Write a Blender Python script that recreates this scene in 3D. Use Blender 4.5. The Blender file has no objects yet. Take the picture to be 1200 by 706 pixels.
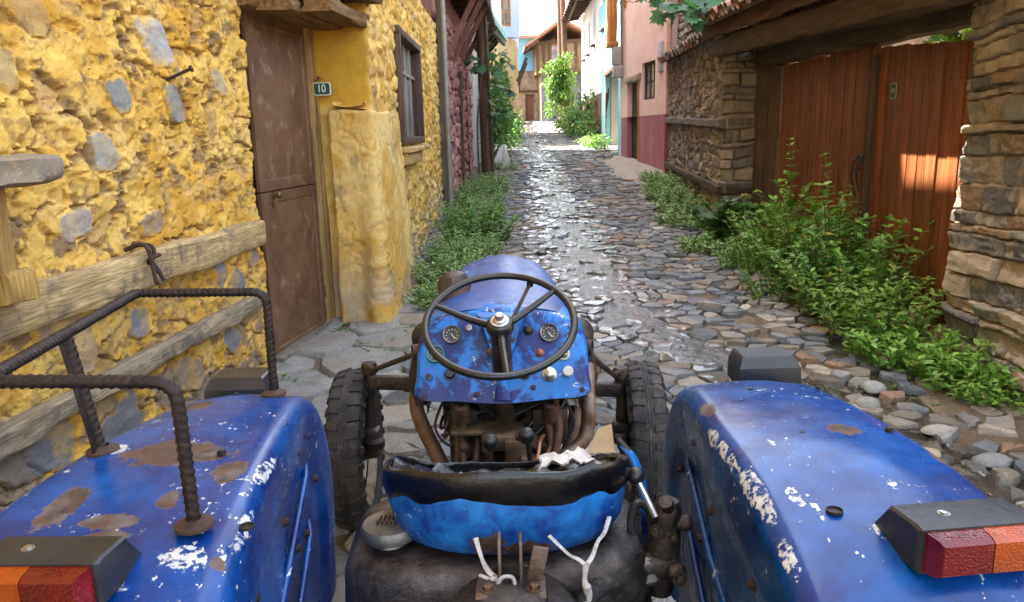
import bpy, bmesh, math, random
import numpy as np
from mathutils import Vector, Matrix
R = math.radians
random.seed(7)
scene = bpy.context.scene
COL = scene.collection

# ------------------------------------------------------------------ numpy noise
def _hash(ix, iy, iz, seed):
    h = (ix.astype(np.int64) * 374761393 + iy.astype(np.int64) * 668265263 + iz.astype(np.int64) * 2147483647 + seed * 974711) & 0xFFFFFFFF
    h = ((h ^ (h >> 13)) * 1274126177) & 0xFFFFFFFF
    h = ((h ^ (h >> 16)) * 2246822519) & 0xFFFFFFFF
    return ((h ^ (h >> 15)) & 0xFFFFFF) / float(0xFFFFFF)

def vnoise(x, y, z=None, seed=0):
    x = np.asarray(x, float); y = np.asarray(y, float)
    z = np.zeros_like(x) if z is None else np.asarray(z, float)
    ix, iy, iz = np.floor(x), np.floor(y), np.floor(z)
    fx, fy, fz = x - ix, y - iy, z - iz
    u, v, w = [f * f * f * (f * (f * 6 - 15) + 10) for f in (fx, fy, fz)]
    r = 0
    for a in (0, 1):
        for b in (0, 1):
            for c in (0, 1):
                r = r + _hash(ix + a, iy + b, iz + c, seed) * (u if a else 1 - u) * (v if b else 1 - v) * (w if c else 1 - w)
    return r

def fbm(x, y, z=None, seed=0, o=4, gain=.5):
    s = 0; a = 1.; t = 0
    for k in range(o):
        f = 2.03 ** k
        s = s + a * vnoise(np.asarray(x) * f + 17.3 * k, np.asarray(y) * f - 9.1 * k, None if z is None else np.asarray(z) * f, seed + k)
        t += a; a *= gain
    return s / t

def worley(x, y, seed=0, jit=.9):
    """F1, F2 and the id (0..1) of the closest cell"""
    ix, iy = np.floor(x), np.floor(y)
    f1 = np.full(x.shape, 9.); f2 = np.full(x.shape, 9.); cid = np.zeros(x.shape)
    z0 = np.zeros(x.shape)
    for a in (-1, 0, 1):
        for b in (-1, 0, 1):
            cx, cy = ix + a, iy + b
            px = cx + .5 + jit * (_hash(cx, cy, z0, seed) - .5)
            py = cy + .5 + jit * (_hash(cx, cy, z0 + 1, seed) - .5)
            d = np.hypot(x - px, y - py)
            h = _hash(cx, cy, z0 + 2, seed)
            m = d < f1
            f2 = np.where(m, f1, np.minimum(f2, d))
            cid = np.where(m, h, cid)
            f1 = np.where(m, d, f1)
    return f1, f2, cid

def sstep(a, b, x):
    t = np.clip((np.asarray(x, float) - a) / (b - a), 0, 1)
    return t * t * (3 - 2 * t)

def lerpc(c1, c2, t):
    t = np.asarray(t)[..., None]
    return np.asarray(c1, float) * (1 - t) + np.asarray(c2, float) * t

def palette(cid, cols):
    cols = np.asarray(cols, float)
    return cols[np.clip((cid * 7919.17 % 1 * len(cols)).astype(int), 0, len(cols) - 1)]

# ground profile: level by the tractor, then climbing
def g(y):
    y = np.asarray(y, float)
    return np.where(y < 2.5, 0, np.where(y < 4.5, .014 * (y - 2.5) ** 2, .056 * (y - 3.5)))
def gf(y): return float(g(y))

# ------------------------------------------------------------------ materials
class Mat:
    def __init__(s, name):
        s.m = bpy.data.materials.new(name); s.m.use_nodes = True
        s.nt = s.m.node_tree
        s.out = s.nt.nodes['Material Output']; s.p = s.nt.nodes['Principled BSDF']
        s._o = None
    def n(s, typ, out=0, props=None, **inp):
        nd = s.nt.nodes.new('ShaderNode' + typ)
        for k, v in (props or {}).items(): setattr(nd, k, v)
        for k, v in inp.items():
            i = nd.inputs[int(k[1:])] if k[0] == '_' else nd.inputs[k]
            if isinstance(v, bpy.types.NodeSocket): s.nt.links.new(v, i)
            else: i.default_value = v
        return nd.outputs[out]
    @property
    def obj(s):
        if s._o is None: s._o = s.n('TexCoord', 'Object')
        return s._o
    def noise(s, scale, detail=5, rough=.6, vec=None, dist=0., out='Fac'):
        return s.n('TexNoise', out, Vector=vec or s.obj, Scale=scale, Detail=detail, Roughness=rough, Distortion=dist)
    def scaled(s, sc, vec=None):
        return s.n('VectorMath', 0, {'operation': 'MULTIPLY'}, _0=vec or s.obj, _1=sc)
    def ramp(s, fac, stops, interp='LINEAR'):
        nd = s.nt.nodes.new('ShaderNodeValToRGB'); cr = nd.color_ramp; cr.interpolation = interp
        while len(cr.elements) < len(stops): cr.elements.new(.5)
        for e, (p, c) in zip(cr.elements, stops):
            e.position = p
            e.color = (c, c, c, 1) if isinstance(c, (int, float)) else (*c, 1)
        s.nt.links.new(fac, nd.inputs[0]); return nd.outputs[0]
    def mix(s, fac, a, b, blend='MIX'):
        f = lambda c: c if isinstance(c, bpy.types.NodeSocket) else (*c, 1)
        return s.n('Mix', 2, {'data_type': 'RGBA', 'blend_type': blend}, _0=fac, _6=f(a), _7=f(b))
    def math(s, op, a, b=0., clamp=False):
        return s.n('Math', 0, {'operation': op, 'use_clamp': clamp}, _0=a, _1=b)
    def attr(s, name='Col', out='Color'):
        return s.n('Attribute', out, {'attribute_name': name})
    def set(s, **k):
        for a, v in k.items():
            i = s.p.inputs[a.replace('_', ' ')]
            if isinstance(v, bpy.types.NodeSocket): s.nt.links.new(v, i)
            elif isinstance(v, tuple) and i.type == 'RGBA': i.default_value = (*v[:3], 1)
            else: i.default_value = v
        return s
    def bump(s, h, dist=.01, strength=1., prev=None):
        k = dict(Height=h, Distance=dist, Strength=strength)
        if prev is not None: k['Normal'] = prev
        s.last = s.n('Bump', 0, **k)
        s.nt.links.new(s.last, s.p.inputs['Normal']); return s.last

def mat_attr(name, rough=.85, bscale=60, bdist=.006, var=.35, vscale=9, spec=.3, speck=None):
    """colour from the mesh's Col attribute, broken up by fine noise"""
    m = Mat(name)
    c = m.attr()
    v = m.ramp(m.noise(vscale, 8, .7), [(.25, 1 - var), (.75, 1 + var * .6)])
    c = m.mix(1., c, v, 'MULTIPLY')
    f = m.ramp(m.noise(bscale * 1.7, 4, .7), [(.3, 1 - var * .7), (.7, 1 + var * .45)])
    c = m.mix(1., c, f, 'MULTIPLY')
    if speck: c = m.mix(m.ramp(m.noise(speck[0], 3, .6), [(speck[1], 0.), (speck[1] + .05, 1.)]), c, speck[2])
    m.set(Base_Color=c, Roughness=rough, Specular_IOR_Level=spec)
    h = m.noise(bscale, 6, .7)
    m.bump(h, bdist)
    return m.m

def mat_wood(name, dark, light, axis=2, sc=1., rough=.7, bd=.004, use_col=False, weather=None):
    m = Mat(name)
    k = [14 * sc] * 3; k[axis] = .9 * sc
    v = m.scaled(tuple(k))
    g1 = m.noise(2.2, 8, .65, v, .6)
    k2 = [90 * sc] * 3; k2[axis] = 2.5 * sc
    g2 = m.noise(1., 4, .6, m.scaled(tuple(k2)))
    c = m.ramp(g1, [(.3, dark), (.72, light)])
    c = m.mix(1., c, m.ramp(g2, [(.3, .6), (.65, 1.15)]), 'MULTIPLY')
    c = m.mix(1., c, m.ramp(m.noise(1.3, 4, .6), [(.3, .72), (.7, 1.2)]), 'MULTIPLY')
    if weather: c = m.mix(m.ramp(m.noise(weather[0], 6, .7, m.scaled((3, 3, 1)) if axis == 2 else None), [(weather[1], 0.), (weather[1] + .12, 1.)]), c, weather[2])
    if use_col: c = m.mix(1., c, m.attr(), 'MULTIPLY')
    m.set(Base_Color=c, Roughness=rough, Specular_IOR_Level=.3)
    h = m.math('ADD', m.math('MULTIPLY', g1, .6), g2)
    m.bump(h, bd)
    return m.m

def mat_plain(name, col, rough=.5, metal=0., var=.25, vs=12, bump=0., bs=80, spec=.5):
    m = Mat(name)
    c = m.mix(1., col, m.ramp(m.noise(vs, 6, .65), [(.25, 1 - var), (.75, 1 + var)]), 'MULTIPLY')
    rg = m.ramp(m.noise(vs * 2.3, 5, .6), [(.25, max(.03, rough - .12)), (.75, min(1., rough + .12))])
    m.set(Base_Color=c, Roughness=rg, Metallic=metal, Specular_IOR_Level=spec)
    if bump: m.bump(m.noise(bs, 5, .6), bump)
    return m.m

def mat_grime(name, c1, c2, c3=None, scale=8, rough=.55, metal=.3, bump=.003, t=(.4, .6)):
    """oily cast iron: two or three tones in blotches"""
    m = Mat(name)
    a = m.noise(scale, 8, .68, dist=.4)
    c = m.mix(m.ramp(a, [(t[0], 0.), (t[1], 1.)]), c1, c2)
    if c3: c = m.mix(m.ramp(m.noise(scale * 2.6, 7, .7), [(.56, 0.), (.64, 1.)]), c, c3)
    m.set(Base_Color=c, Metallic=metal, Roughness=m.ramp(m.noise(scale * 1.7, 6, .6), [(.3, rough - .2), (.7, min(.95, rough + .2))]))
    m.bump(m.noise(scale * 12, 5, .7), bump)
    return m.m

def mat_paint(name, base, light, chips=.62, rust=.66, patches=(), whites=(), rough=.3, dust=0., mott=(.38, .66), big_s=5, pm=(.3, .9)):
    """old gloss paint: mottled coat, lighter undercoat, white filler flecks, rust where it flaked.  patches: (x, y, z, rx, ry, rz) worn spots"""
    m = Mat(name)
    o = m.n('NewGeometry', 'Position')
    big = m.noise(big_s, 8, .68, o, .3)
    c = m.mix(m.ramp(big, [(mott[0], 0.), (mott[1], 1.)]), base, light)
    c = m.mix(1., c, m.ramp(m.noise(26, 5, .7, o), [(.3, .8), (.7, 1.15)]), 'MULTIPLY')
    if dust: c = m.mix(m.math('MULTIPLY', m.ramp(m.noise(3.5, 7, .7, o), [(.3, 0.), (.75, 1.)]), dust), c, (.32, .36, .5))
    fl = m.noise(34, 9, .72, o, .3)                                # flecks
    fm = m.noise(5.5, 3, .5, o)
    wf = m.ramp(m.math('MULTIPLY', fl, m.ramp(fm, [(.3, .72), (.75, 1.12)])), [(chips, 0.), (chips + .025, 1.)])
    fl2 = m.ramp(m.math('MULTIPLY', m.noise(85, 4, .6, m.scaled((1, .45, 1), o)), m.ramp(m.noise(4.2, 4, .6, o), [(.35, .78), (.7, 1.06)])), [(.635, 0.), (.655, 1.)])
    wf = m.math('MAXIMUM', wf, fl2)
    # long scratches
    sc = m.noise(7, 3, .55, m.scaled((1.3, 9, 6), o), 1.4)
    wf = m.math('MAXIMUM', wf, m.math('MULTIPLY', m.ramp(sc, [(.716, 0.), (.727, 1.)]), m.ramp(fm, [(.45, 0.), (.6, 1.)])))
    rf = m.ramp(m.noise(7.5, 8, .68, o, .5), [(rust, 0.), (rust + .03, 1.)])
    wob = m.noise(16, 6, .7, o)
    def blob(p, lo=.9):
        d = m.n('VectorMath', 0, {'operation': 'SUBTRACT'}, _0=o, _1=tuple(p[:3]))
        d = m.n('VectorMath', 0, {'operation': 'DIVIDE'}, _0=d, _1=tuple(p[3:6]))
        d = m.n('VectorMath', 'Value', {'operation': 'LENGTH'}, _0=d)
        d = m.math('ADD', d, m.math('MULTIPLY', m.math('SUBTRACT', wob, .5), 2.0))
        return m.ramp(d, [(lo, 1.), (lo + .07, 0.)])
    edge = None
    for p in patches:
        b = blob(p); rf = m.math('MAXIMUM', rf, b)
        e = blob(p, .93 if len(p) < 7 else 1.0); edge = e if edge is None else m.math('MAXIMUM', edge, e)
    for p in whites:
        b = m.math('MULTIPLY', blob(p), m.ramp(m.noise(60, 6, .7, o), [(.47, 0.), (.50, 1.)])); wf = m.math('MAXIMUM', wf, b)
    c = m.mix(wf, c, m.mix(m.ramp(m.noise(40, 4, .6, o), [(.35, 0.), (.65, 1.)]), (.42, .44, .46), (.62, .63, .63)))
    rust_c = m.mix(m.ramp(m.noise(30, 7, .7, o), [(.35, 0.), (.65, 1.)]), (.028, .025, .026), (.12, .06, .034))
    rust_c = m.mix(m.ramp(m.noise(11, 4, .6, o), [(.5, 0.), (.62, 1.)]), rust_c, (.125, .115, .11))
    if edge is not None: c = m.mix(m.math('MULTIPLY', edge, .85), c, (.24, .11, .05))
    c = m.mix(rf, c, rust_c)
    r = m.mix(rf, m.mix(m.ramp(m.noise(9, 6, .7, o), [(.3, 0.), (.75, 1.)]), (rough,) * 3, (rough + .22,) * 3), (.75,) * 3)
    m.set(Base_Color=c, Roughness=r, Specular_IOR_Level=.38, Coat_Weight=.10, Coat_Roughness=.14)
    h = m.math('SUBTRACT', m.math('MULTIPLY', m.noise(8, 3, .5, o), .5), m.math('MULTIPLY', m.math('MAXIMUM', rf, wf), .16))
    m.bump(h, .008, .6)
    return m.m

def mat_leaf(name, trans=.35, rough=.5):
    m = Mat(name)
    c = m.mix(1., m.attr(), m.ramp(m.noise(35, 4, .6), [(.3, .75), (.7, 1.2)]), 'MULTIPLY')
    m.set(Base_Color=c, Roughness=rough, Specular_IOR_Level=.4)
    tr = m.n('BsdfTranslucent', 0, Color=m.mix(1., c, (1.5, 1.7, .7), 'MULTIPLY'))
    mx = m.n('MixShader', 0, _0=trans, _1=m.p.outputs[0], _2=tr)
    m.nt.links.new(mx, m.out.inputs[0])
    return m.m

def mat_glass(name, tint=(.05, .055, .06), rough=.06):
    m = Mat(name)
    c = m.mix(m.ramp(m.noise(3, 4, .6), [(.4, 0.), (.7, 1.)]), tint, tuple(min(1, t * 3 + .02) for t in tint))
    m.set(Base_Color=c, Roughness=rough, Specular_IOR_Level=.9)
    m.bump(m.noise(2.5, 2, .5), .004)
    return m.m

def mat_lens(name, col):
    m = Mat(name)
    o = m.obj
    w = m.n('TexVoronoi', 'Distance', {'distance': 'CHEBYCHEV'}, Vector=o, Scale=230.)
    m.set(Base_Color=m.mix(1., col, m.ramp(m.noise(14, 4, .6), [(.3, .6), (.7, 1.25)]), 'MULTIPLY'), Roughness=.16, Specular_IOR_Level=.6, Coat_Weight=.1, Coat_Roughness=.08, Subsurface_Weight=.05, Subsurface_Scale=.02, Subsurface_Radius=(1., .3, .1))
    m.bump(w, .0016, .6)
    return m.m

def mat_stucco(name, col, stain, var=.14, bd=.006, t=.56):
    m = Mat(name)
    c = m.mix(1., col, m.ramp(m.noise(2.2, 9, .7), [(.25, 1 - var), (.75, 1 + var)]), 'MULTIPLY')
    streak = m.noise(1.6, 7, .7, m.scaled((2.2, 2.2, .5)))
    c = m.mix(m.ramp(streak, [(t, 0.), (t + .16, .75)]), c, stain)
    m.set(Base_Color=c, Roughness=.9, Specular_IOR_Level=.2)
    m.bump(m.math('ADD', m.noise(5, 5, .6), m.math('MULTIPLY', m.noise(55, 4, .6), .25)), bd * 2)
    return m.m

# ------------------------------------------------------------------ mesh building
def root_loc(o):
    while o.parent: o = o.parent
    return np.array(o.location)

def link_mesh(name, verts, faces, mat, parent=None, cols=None, smooth=40, loc=None, label=None, extra=None):
    v = np.asarray(verts, float).reshape(-1, 3)
    if parent is not None: off = root_loc(parent)
    else:
        off = np.array(loc) if loc is not None else np.array([(v[:, 0].min() + v[:, 0].max()) / 2, (v[:, 1].min() + v[:, 1].max()) / 2, v[:, 2].min()])
    me = bpy.data.meshes.new(name)
    v = v - off
    if isinstance(faces, np.ndarray):
        nf, k = faces.shape
        me.vertices.add(len(v)); me.vertices.foreach_set('co', v.astype(np.float32).ravel())
        me.loops.add(nf * k); me.loops.foreach_set('vertex_index', faces.astype(np.int32).ravel())
        me.polygons.add(nf); me.polygons.foreach_set('loop_start', (np.arange(nf) * k).astype(np.int32))
        me.update(calc_edges=True)
    else:
        me.from_pydata(v.tolist(), [], faces); me.update()
    if cols is not None:
        c = np.asarray(cols, float)
        if c.ndim == 1: c = np.tile(c, (len(v), 1))
        c = np.concatenate([np.clip(c, 0, 1.6), np.ones((len(v), 1))], 1)
        a = me.color_attributes.new('Col', 'FLOAT_COLOR', 'POINT'); a.data.foreach_set('color', c.astype(np.float32).ravel())
    for k, arr in (extra or {}).items():
        a = me.attributes.new(k, 'FLOAT', 'POINT'); a.data.foreach_set('value', np.asarray(arr, np.float32).ravel())
    me.materials.append(mat)
    if smooth:
        me.shade_smooth()
        if smooth < 180: me.set_sharp_from_angle(angle=R(smooth))
    o = bpy.data.objects.new(name, me); COL.objects.link(o)
    if parent is not None: o.parent = parent
    else: o.location = off
    if label: o['label'] = label
    return o

def tag(o, label=None, cat=None, group=None, kind=None):
    if label: o['label'] = label
    if cat: o['category'] = cat
    if group: o['group'] = group
    if kind: o['kind'] = kind
    return o

def thing(name, label, cat, loc, group=None):
    o = bpy.data.objects.new(name, None); COL.objects.link(o); o.location = loc
    o.empty_display_size = .2
    return tag(o, label, cat, group)

def frame_of(d):
    d = Vector(d).normalized()
    a = Vector((0, 0, 1)) if abs(d.z) < .9 else Vector((0, 1, 0))
    x = d.cross(a).normalized(); y = x.cross(d).normalized()
    return np.array(x), np.array(y)

class MB:
    def __init__(s, col=(1, 1, 1)):
        s.v = []; s.f = []; s.c = []; s.col = col; s.n = 0
    def add(s, v, f, col=None):
        v = np.asarray(v, float).reshape(-1, 3)
        s.v.append(v); s.c.append(np.tile(np.asarray(s.col if col is None else col, float), (len(v), 1)))
        s.f += [tuple(int(i) + s.n for i in q) for q in f]; s.n += len(v); return s
    def box(s, c, size, rot=None, bevel=0., col=None):
        bm = bmesh.new(); bmesh.ops.create_cube(bm, size=1.)
        bmesh.ops.scale(bm, vec=size, verts=bm.verts)
        if bevel: bmesh.ops.bevel(bm, geom=list(bm.edges), offset=bevel, segments=2, affect='EDGES', profile=.5)
        M = Matrix.Translation(c)
        if rot is not None:
            M = M @ (rot.to_4x4() if isinstance(rot, Matrix) else Matrix.Rotation(rot[2], 4, 'Z') @ Matrix.Rotation(rot[1], 4, 'Y') @ Matrix.Rotation(rot[0], 4, 'X'))
        bmesh.ops.transform(bm, matrix=M, verts=bm.verts)
        bm.verts.index_update()
        s.add([x.co[:] for x in bm.verts], [[x.index for x in q.verts] for q in bm.faces], col); bm.free(); return s
    def tube(s, pts, r, n=10, caps=True, closed=False, col=None, sm=0, sq=1., twist=None):
        P = np.asarray(pts, float)
        if sm:
            P = smooth_path(P, sm, closed)
        m = len(P)
        rr = np.full(m, r, float) if np.isscalar(r) else np.interp(np.linspace(0, 1, m), np.linspace(0, 1, len(r)), r)
        T = np.gradient(P, axis=0)
        if closed: T = np.roll(P, -1, 0) - np.roll(P, 1, 0)
        T /= np.linalg.norm(T, axis=1)[:, None] + 1e-12
        x, _ = frame_of(T[0]); V = []
        a = np.linspace(0, 2 * math.pi, n, endpoint=False)
        for i in range(m):
            x = x - T[i] * x.dot(T[i]); x /= np.linalg.norm(x); y = np.cross(T[i], x)
            V.append(P[i] + rr[i] * (np.cos(a)[:, None] * x + sq * np.sin(a)[:, None] * y))
        F = []
        for i in range(m if closed else m - 1):
            j = (i + 1) % m
            for k in range(n): F.append((i * n + k, i * n + (k + 1) % n, j * n + (k + 1) % n, j * n + k))
        if caps and not closed: F += [tuple(range(n - 1, -1, -1)), tuple((m - 1) * n + k for k in range(n))]
        return s.add(np.concatenate(V), F, col)
    def lathe(s, prof, c=(0, 0, 0), axis=(0, 0, 1), n=24, col=None, a0=0., a1=2 * math.pi):
        x, y = frame_of(axis); ax = np.array(Vector(axis).normalized()); c = np.array(c, float)
        full = abs(a1 - a0 - 2 * math.pi) < 1e-6
        a = np.linspace(a0, a1, n, endpoint=not full); V = []; F = []
        for r, h in prof: V.append(c + ax * h + max(r, 1e-5) * (np.cos(a)[:, None] * x + np.sin(a)[:, None] * y))
        for i in range(len(prof) - 1):
            for k in range(n if full else n - 1): F.append((i * n + k, i * n + (k + 1) % n, (i + 1) * n + (k + 1) % n, (i + 1) * n + k))
        return s.add(np.concatenate(V), F, col)
    def ball(s, c, r, n=12, col=None, sc=(1, 1, 1)):
        c = np.array(c, float); V = []; F = []
        for i in range(n + 1):
            t = math.pi * i / n
            for k in range(2 * n): V.append(c + r * np.array(sc) * np.array([max(math.sin(t), 1e-4) * math.cos(math.pi * k / n), max(math.sin(t), 1e-4) * math.sin(math.pi * k / n), math.cos(t)]))
        for i in range(n):
            for k in range(2 * n): F.append((i * 2 * n + k, (i + 1) * 2 * n + k, (i + 1) * 2 * n + (k + 1) % (2 * n), i * 2 * n + (k + 1) % (2 * n)))
        return s.add(V, F, col)
    def bolt(s, c, axis, r=.012, h=.01, col=None):
        s.lathe([(r * 1.5, 0), (r * 1.5, h * .25), (r * 1.05, h * .25)], c, axis, 14, col)
        return s.lathe([(r, h * .2), (r, h * .9), (r * .8, h), (0, h)], c, axis, 6, col)
    def grid(s, P, col=None, wrap=False):
        P = np.asarray(P, float); a, b = P.shape[:2]; F = []
        for i in range(a - 1):
            for j in range(b if wrap else b - 1): F.append((i * b + j, i * b + (j + 1) % b, (i + 1) * b + (j + 1) % b, (i + 1) * b + j))
        return s.add(P.reshape(-1, 3), F, col)
    def cap_loft(s, rings, col=None, close0=True, close1=True):
        """rings: list of equal-length closed loops"""
        n = len(rings[0]); V = np.concatenate([np.asarray(r, float) for r in rings]); F = []
        for i in range(len(rings) - 1):
            for k in range(n): F.append((i * n + k, i * n + (k + 1) % n, (i + 1) * n + (k + 1) % n, (i + 1) * n + k))
        if close0: F.append(tuple(range(n - 1, -1, -1)))
        if close1: F.append(tuple((len(rings) - 1) * n + k for k in range(n)))
        return s.add(V, F, col)
    def prism(s, poly, vec, col=None):
        P = np.asarray(poly, float); return s.cap_loft([P, P + np.asarray(vec, float)], col)
    def beam(s, p0, p1, w, h, seed=0, amp=.006, col=None, step=.1, bulge=None):
        """rough-hewn timber from p0 to p1: rounded rectangle w (sideways) by h"""
        p0, p1 = np.array(p0, float), np.array(p1, float); L = np.linalg.norm(p1 - p0); d = (p1 - p0) / L
        x, y = frame_of(d)
        n = max(3, int(L / step)); rings = []
        q = [(-1, -.8), (-.8, -1), (-.3, -1), (.3, -1), (.8, -1), (1, -.8), (1, -.3), (1, .3), (1, .8), (.8, 1), (.3, 1), (-.3, 1), (-.8, 1), (-1, .8), (-1, .3), (-1, -.3)]
        q = np.array(q) * (w / 2, h / 2)
        for i in range(n + 1):
            t = i / n; c = p0 + d * L * t
            k = np.arange(len(q))
            dn = (fbm(k * .45 + seed * 3.1, np.full(len(q), t * L * 2.2), seed=seed) - .5) * 4 * amp
            lo = (fbm(np.array([t * L * .7]), np.array([seed * 7.7]), seed=seed + 5)[0] - .5) * 3 * amp
            sc = 1 + dn / (min(w, h) / 2)
            rings.append(c + x * (q[:, 0] * sc + lo)[:, None] + y * (q[:, 1] * sc)[:, None])
        return s.cap_loft(rings, col)
    def build(s, name, mat, parent=None, label=None, smooth=40, loc=None, cols=False, split=None):
        if split:
            # every separate piece becomes a part of its own
            bx = [(v.min(0) - split, v.max(0) + split) for v in s.v]; grp = list(range(len(bx)))
            for i in range(len(bx)):
                for j in range(i):
                    if (bx[i][0] <= bx[j][1]).all() and (bx[j][0] <= bx[i][1]).all():
                        a, b = grp[i], grp[j]; grp = [b if g_ == a else g_ for g_ in grp]
            off = np.cumsum([0] + [len(v) for v in s.v]); out = []; own = np.repeat(np.arange(len(s.v)), [len(v) for v in s.v])
            for g_ in sorted(set(grp)):
                m = MB(); ids = [i for i in range(len(grp)) if grp[i] == g_]; re = {}
                for i in ids:
                    re[i] = m.n; m.v.append(s.v[i]); m.c.append(s.c[i]); m.n += len(s.v[i])
                m.f = [tuple(k - off[own[k]] + re[own[k]] for k in q) for q in s.f if grp[own[q[0]]] == g_]
                out.append(m.build(name, mat, parent, label, smooth, loc, cols))
            return out
        return link_mesh(name, np.concatenate(s.v), s.f, mat, parent, np.concatenate(s.c) if cols else None, smooth, loc, label)

def smooth_path(P, k=6, closed=False):
    """Catmull-Rom through the points, k samples per span"""
    P = np.asarray(P, float); n = len(P); out = []
    for i in range(n if closed else n - 1):
        p = [P[(i + o) % n] if closed else P[min(max(i + o, 0), n - 1)] for o in (-1, 0, 1, 2)]
        for t in np.linspace(0, 1, k, endpoint=False):
            out.append(.5 * (2 * p[1] + (p[2] - p[0]) * t + (2 * p[0] - 5 * p[1] + 4 * p[2] - p[3]) * t * t + (3 * p[1] - p[0] - 3 * p[2] + p[3]) * t ** 3))
    if not closed: out.append(P[-1])
    return np.array(out)

def wall_sheet(name, path, z0, z1, du, dz, side, hfun, cfun, mat, parent, holes=(), lean=0., round_=3, smooth=60, label=None):
    """displaced masonry over a plan path; side=+1 puts the face to the left of the walking direction. hfun/cfun(U, Z, X, Y)"""
    path = np.asarray(path, float)
    seg = np.linalg.norm(np.diff(path, axis=0), axis=1); U0 = np.concatenate([[0], np.cumsum(seg)])
    nu = int(U0[-1] / du) + 1; u = np.linspace(0, U0[-1], nu)
    px, py = np.interp(u, U0, path[:, 0]), np.interp(u, U0, path[:, 1])
    for _ in range(round_ * 2):
        px[1:-1] = (px[:-2] + 2 * px[1:-1] + px[2:]) / 4; py[1:-1] = (py[:-2] + 2 * py[1:-1] + py[2:]) / 4
    tx, ty = np.gradient(px), np.gradient(py)
    for _ in range(round_):
        tx[1:-1] = (tx[:-2] + 2 * tx[1:-1] + tx[2:]) / 4; ty[1:-1] = (ty[:-2] + 2 * ty[1:-1] + ty[2:]) / 4
    l = np.hypot(tx, ty); nx, ny = -ty / l * side, tx / l * side
    nz = int((z1 - z0) / dz) + 1; z = np.linspace(z0, z1, nz)
    U, Z = np.meshgrid(u, z, indexing='ij'); X, Y = np.broadcast_to(px[:, None], U.shape), np.broadcast_to(py[:, None], U.shape)
    H, C = hfun(U, Z, X, Y), None
    C = cfun(U, Z, X, Y, H)
    V = np.stack([X + nx[:, None] * H + lean * Z, Y + ny[:, None] * H, Z], -1).reshape(-1, 3)
    I = np.arange(nu * nz).reshape(nu, nz)
    Fq = np.stack([I[:-1, :-1], I[1:, :-1], I[1:, 1:], I[:-1, 1:]], -1)
    if side > 0: Fq = Fq[..., ::-1]
    keep = np.ones(Fq.shape[:2], bool); uc, zc = (u[:-1] + u[1:]) / 2, (z[:-1] + z[1:]) / 2
    for a, b, c, d in holes: keep &= ~(((uc > a) & (uc < b))[:, None] & ((zc > c) & (zc < d))[None])
    return link_mesh(name, V, Fq[keep].reshape(-1, 4), mat, parent, C.reshape(-1, 3), smooth, None, label)

def rubble(U, Z, su, sz, seed, joint=.22, depth=.05, rough=.02, warp=.25):
    wx = U / su + warp * (fbm(U * 3, Z * 3, seed=seed) - .5) * 2; wz = Z / sz + warp * (fbm(U * 3 + 40, Z * 3, seed=seed + 3) - .5) * 2
    f1, f2, cid = worley(wx, wz, seed)
    e = sstep(.02, joint, f2 - f1)
    h = depth * e * (.55 + .6 * _hash(np.floor(cid * 9999), cid * 0, cid * 0, seed + 1)) + rough * (fbm(U * 9, Z * 14, seed=seed + 8) - .5) * 2 * (.4 + .6 * e)
    tilt = (_hash(np.floor(cid * 9999), cid * 0, cid * 0 + 4, seed) - .5) * .5
    h = h + e * tilt * depth * (f1 * 1.2)
    return h, e, cid

def coursed(U, Z, rows, length, seed, joint=.012, warp=.02):
    """coursed stones of uneven height and length: edge profile 0..1, a hash per stone and the place inside it"""
    Zw = Z + warp * (fbm(U * 1.7, Z * 1.3, seed=seed) - .5) * 2 + .25 * warp * (fbm(U * 9, Z * 9, seed=seed + 1) - .5)
    rr = np.random.default_rng(seed); hs = rr.uniform(*rows, 80); B = np.cumsum(hs) - .4
    r = np.clip(np.searchsorted(B, Zw) - 1, 0, 78); d_z = np.minimum(Zw - B[r], B[r + 1] - Zw)
    Ln = length * (.6 + .9 * rr.random(80))[r] * (.6 + hs[r] / max(rows)); u = (U + .012 * (fbm(U * 12, Z * 12, seed=seed + 2) - .5)) / Ln + rr.random(80)[r] * 9
    i = np.floor(u); bd = lambda k: k + .7 * (_hash(k, r, r * 0 + 1, seed) - .5)
    i = np.where(u < bd(i), i - 1, np.where(u > bd(i + 1), i + 1, i))
    d_u = np.minimum(u - bd(i), bd(i + 1) - u) * Ln
    d = np.minimum(d_u, d_z) + .007 * (fbm(U * 30, Z * 30, seed=seed + 3, o=3) - .5)
    rnd = _hash(i, r, r * 0 + 2, seed); t = _hash(i, r, r * 0 + 3, seed) - .5
    return sstep(0, joint, d), rnd, t * (Zw - (B[r] + B[r + 1]) / 2), (rnd - .5)

def dup(root, loc, label=None):
    r = root.copy(); COL.objects.link(r); r.location = loc
    if label: r['label'] = label
    for ch in list(root.children):
        c = ch.copy(); COL.objects.link(c); c.parent = r
        for q in ch.children:
            d = q.copy(); COL.objects.link(d); d.parent = c
    return r
# ------------------------------------------------------------------ camera, light, sky
cam = bpy.data.objects.new('camera', bpy.data.cameras.new('camera')); COL.objects.link(cam)
cam.data.sensor_width = 36; cam.data.lens = 27.0; cam.data.clip_end = 600; cam.data.clip_start = .05
cam.matrix_world = Matrix.Translation((0, 0, 1.75)) @ Matrix.Rotation(R(90 - 12.46), 4, 'X') @ Matrix.Rotation(-.026, 4, 'Z')
scene.camera = cam

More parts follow.
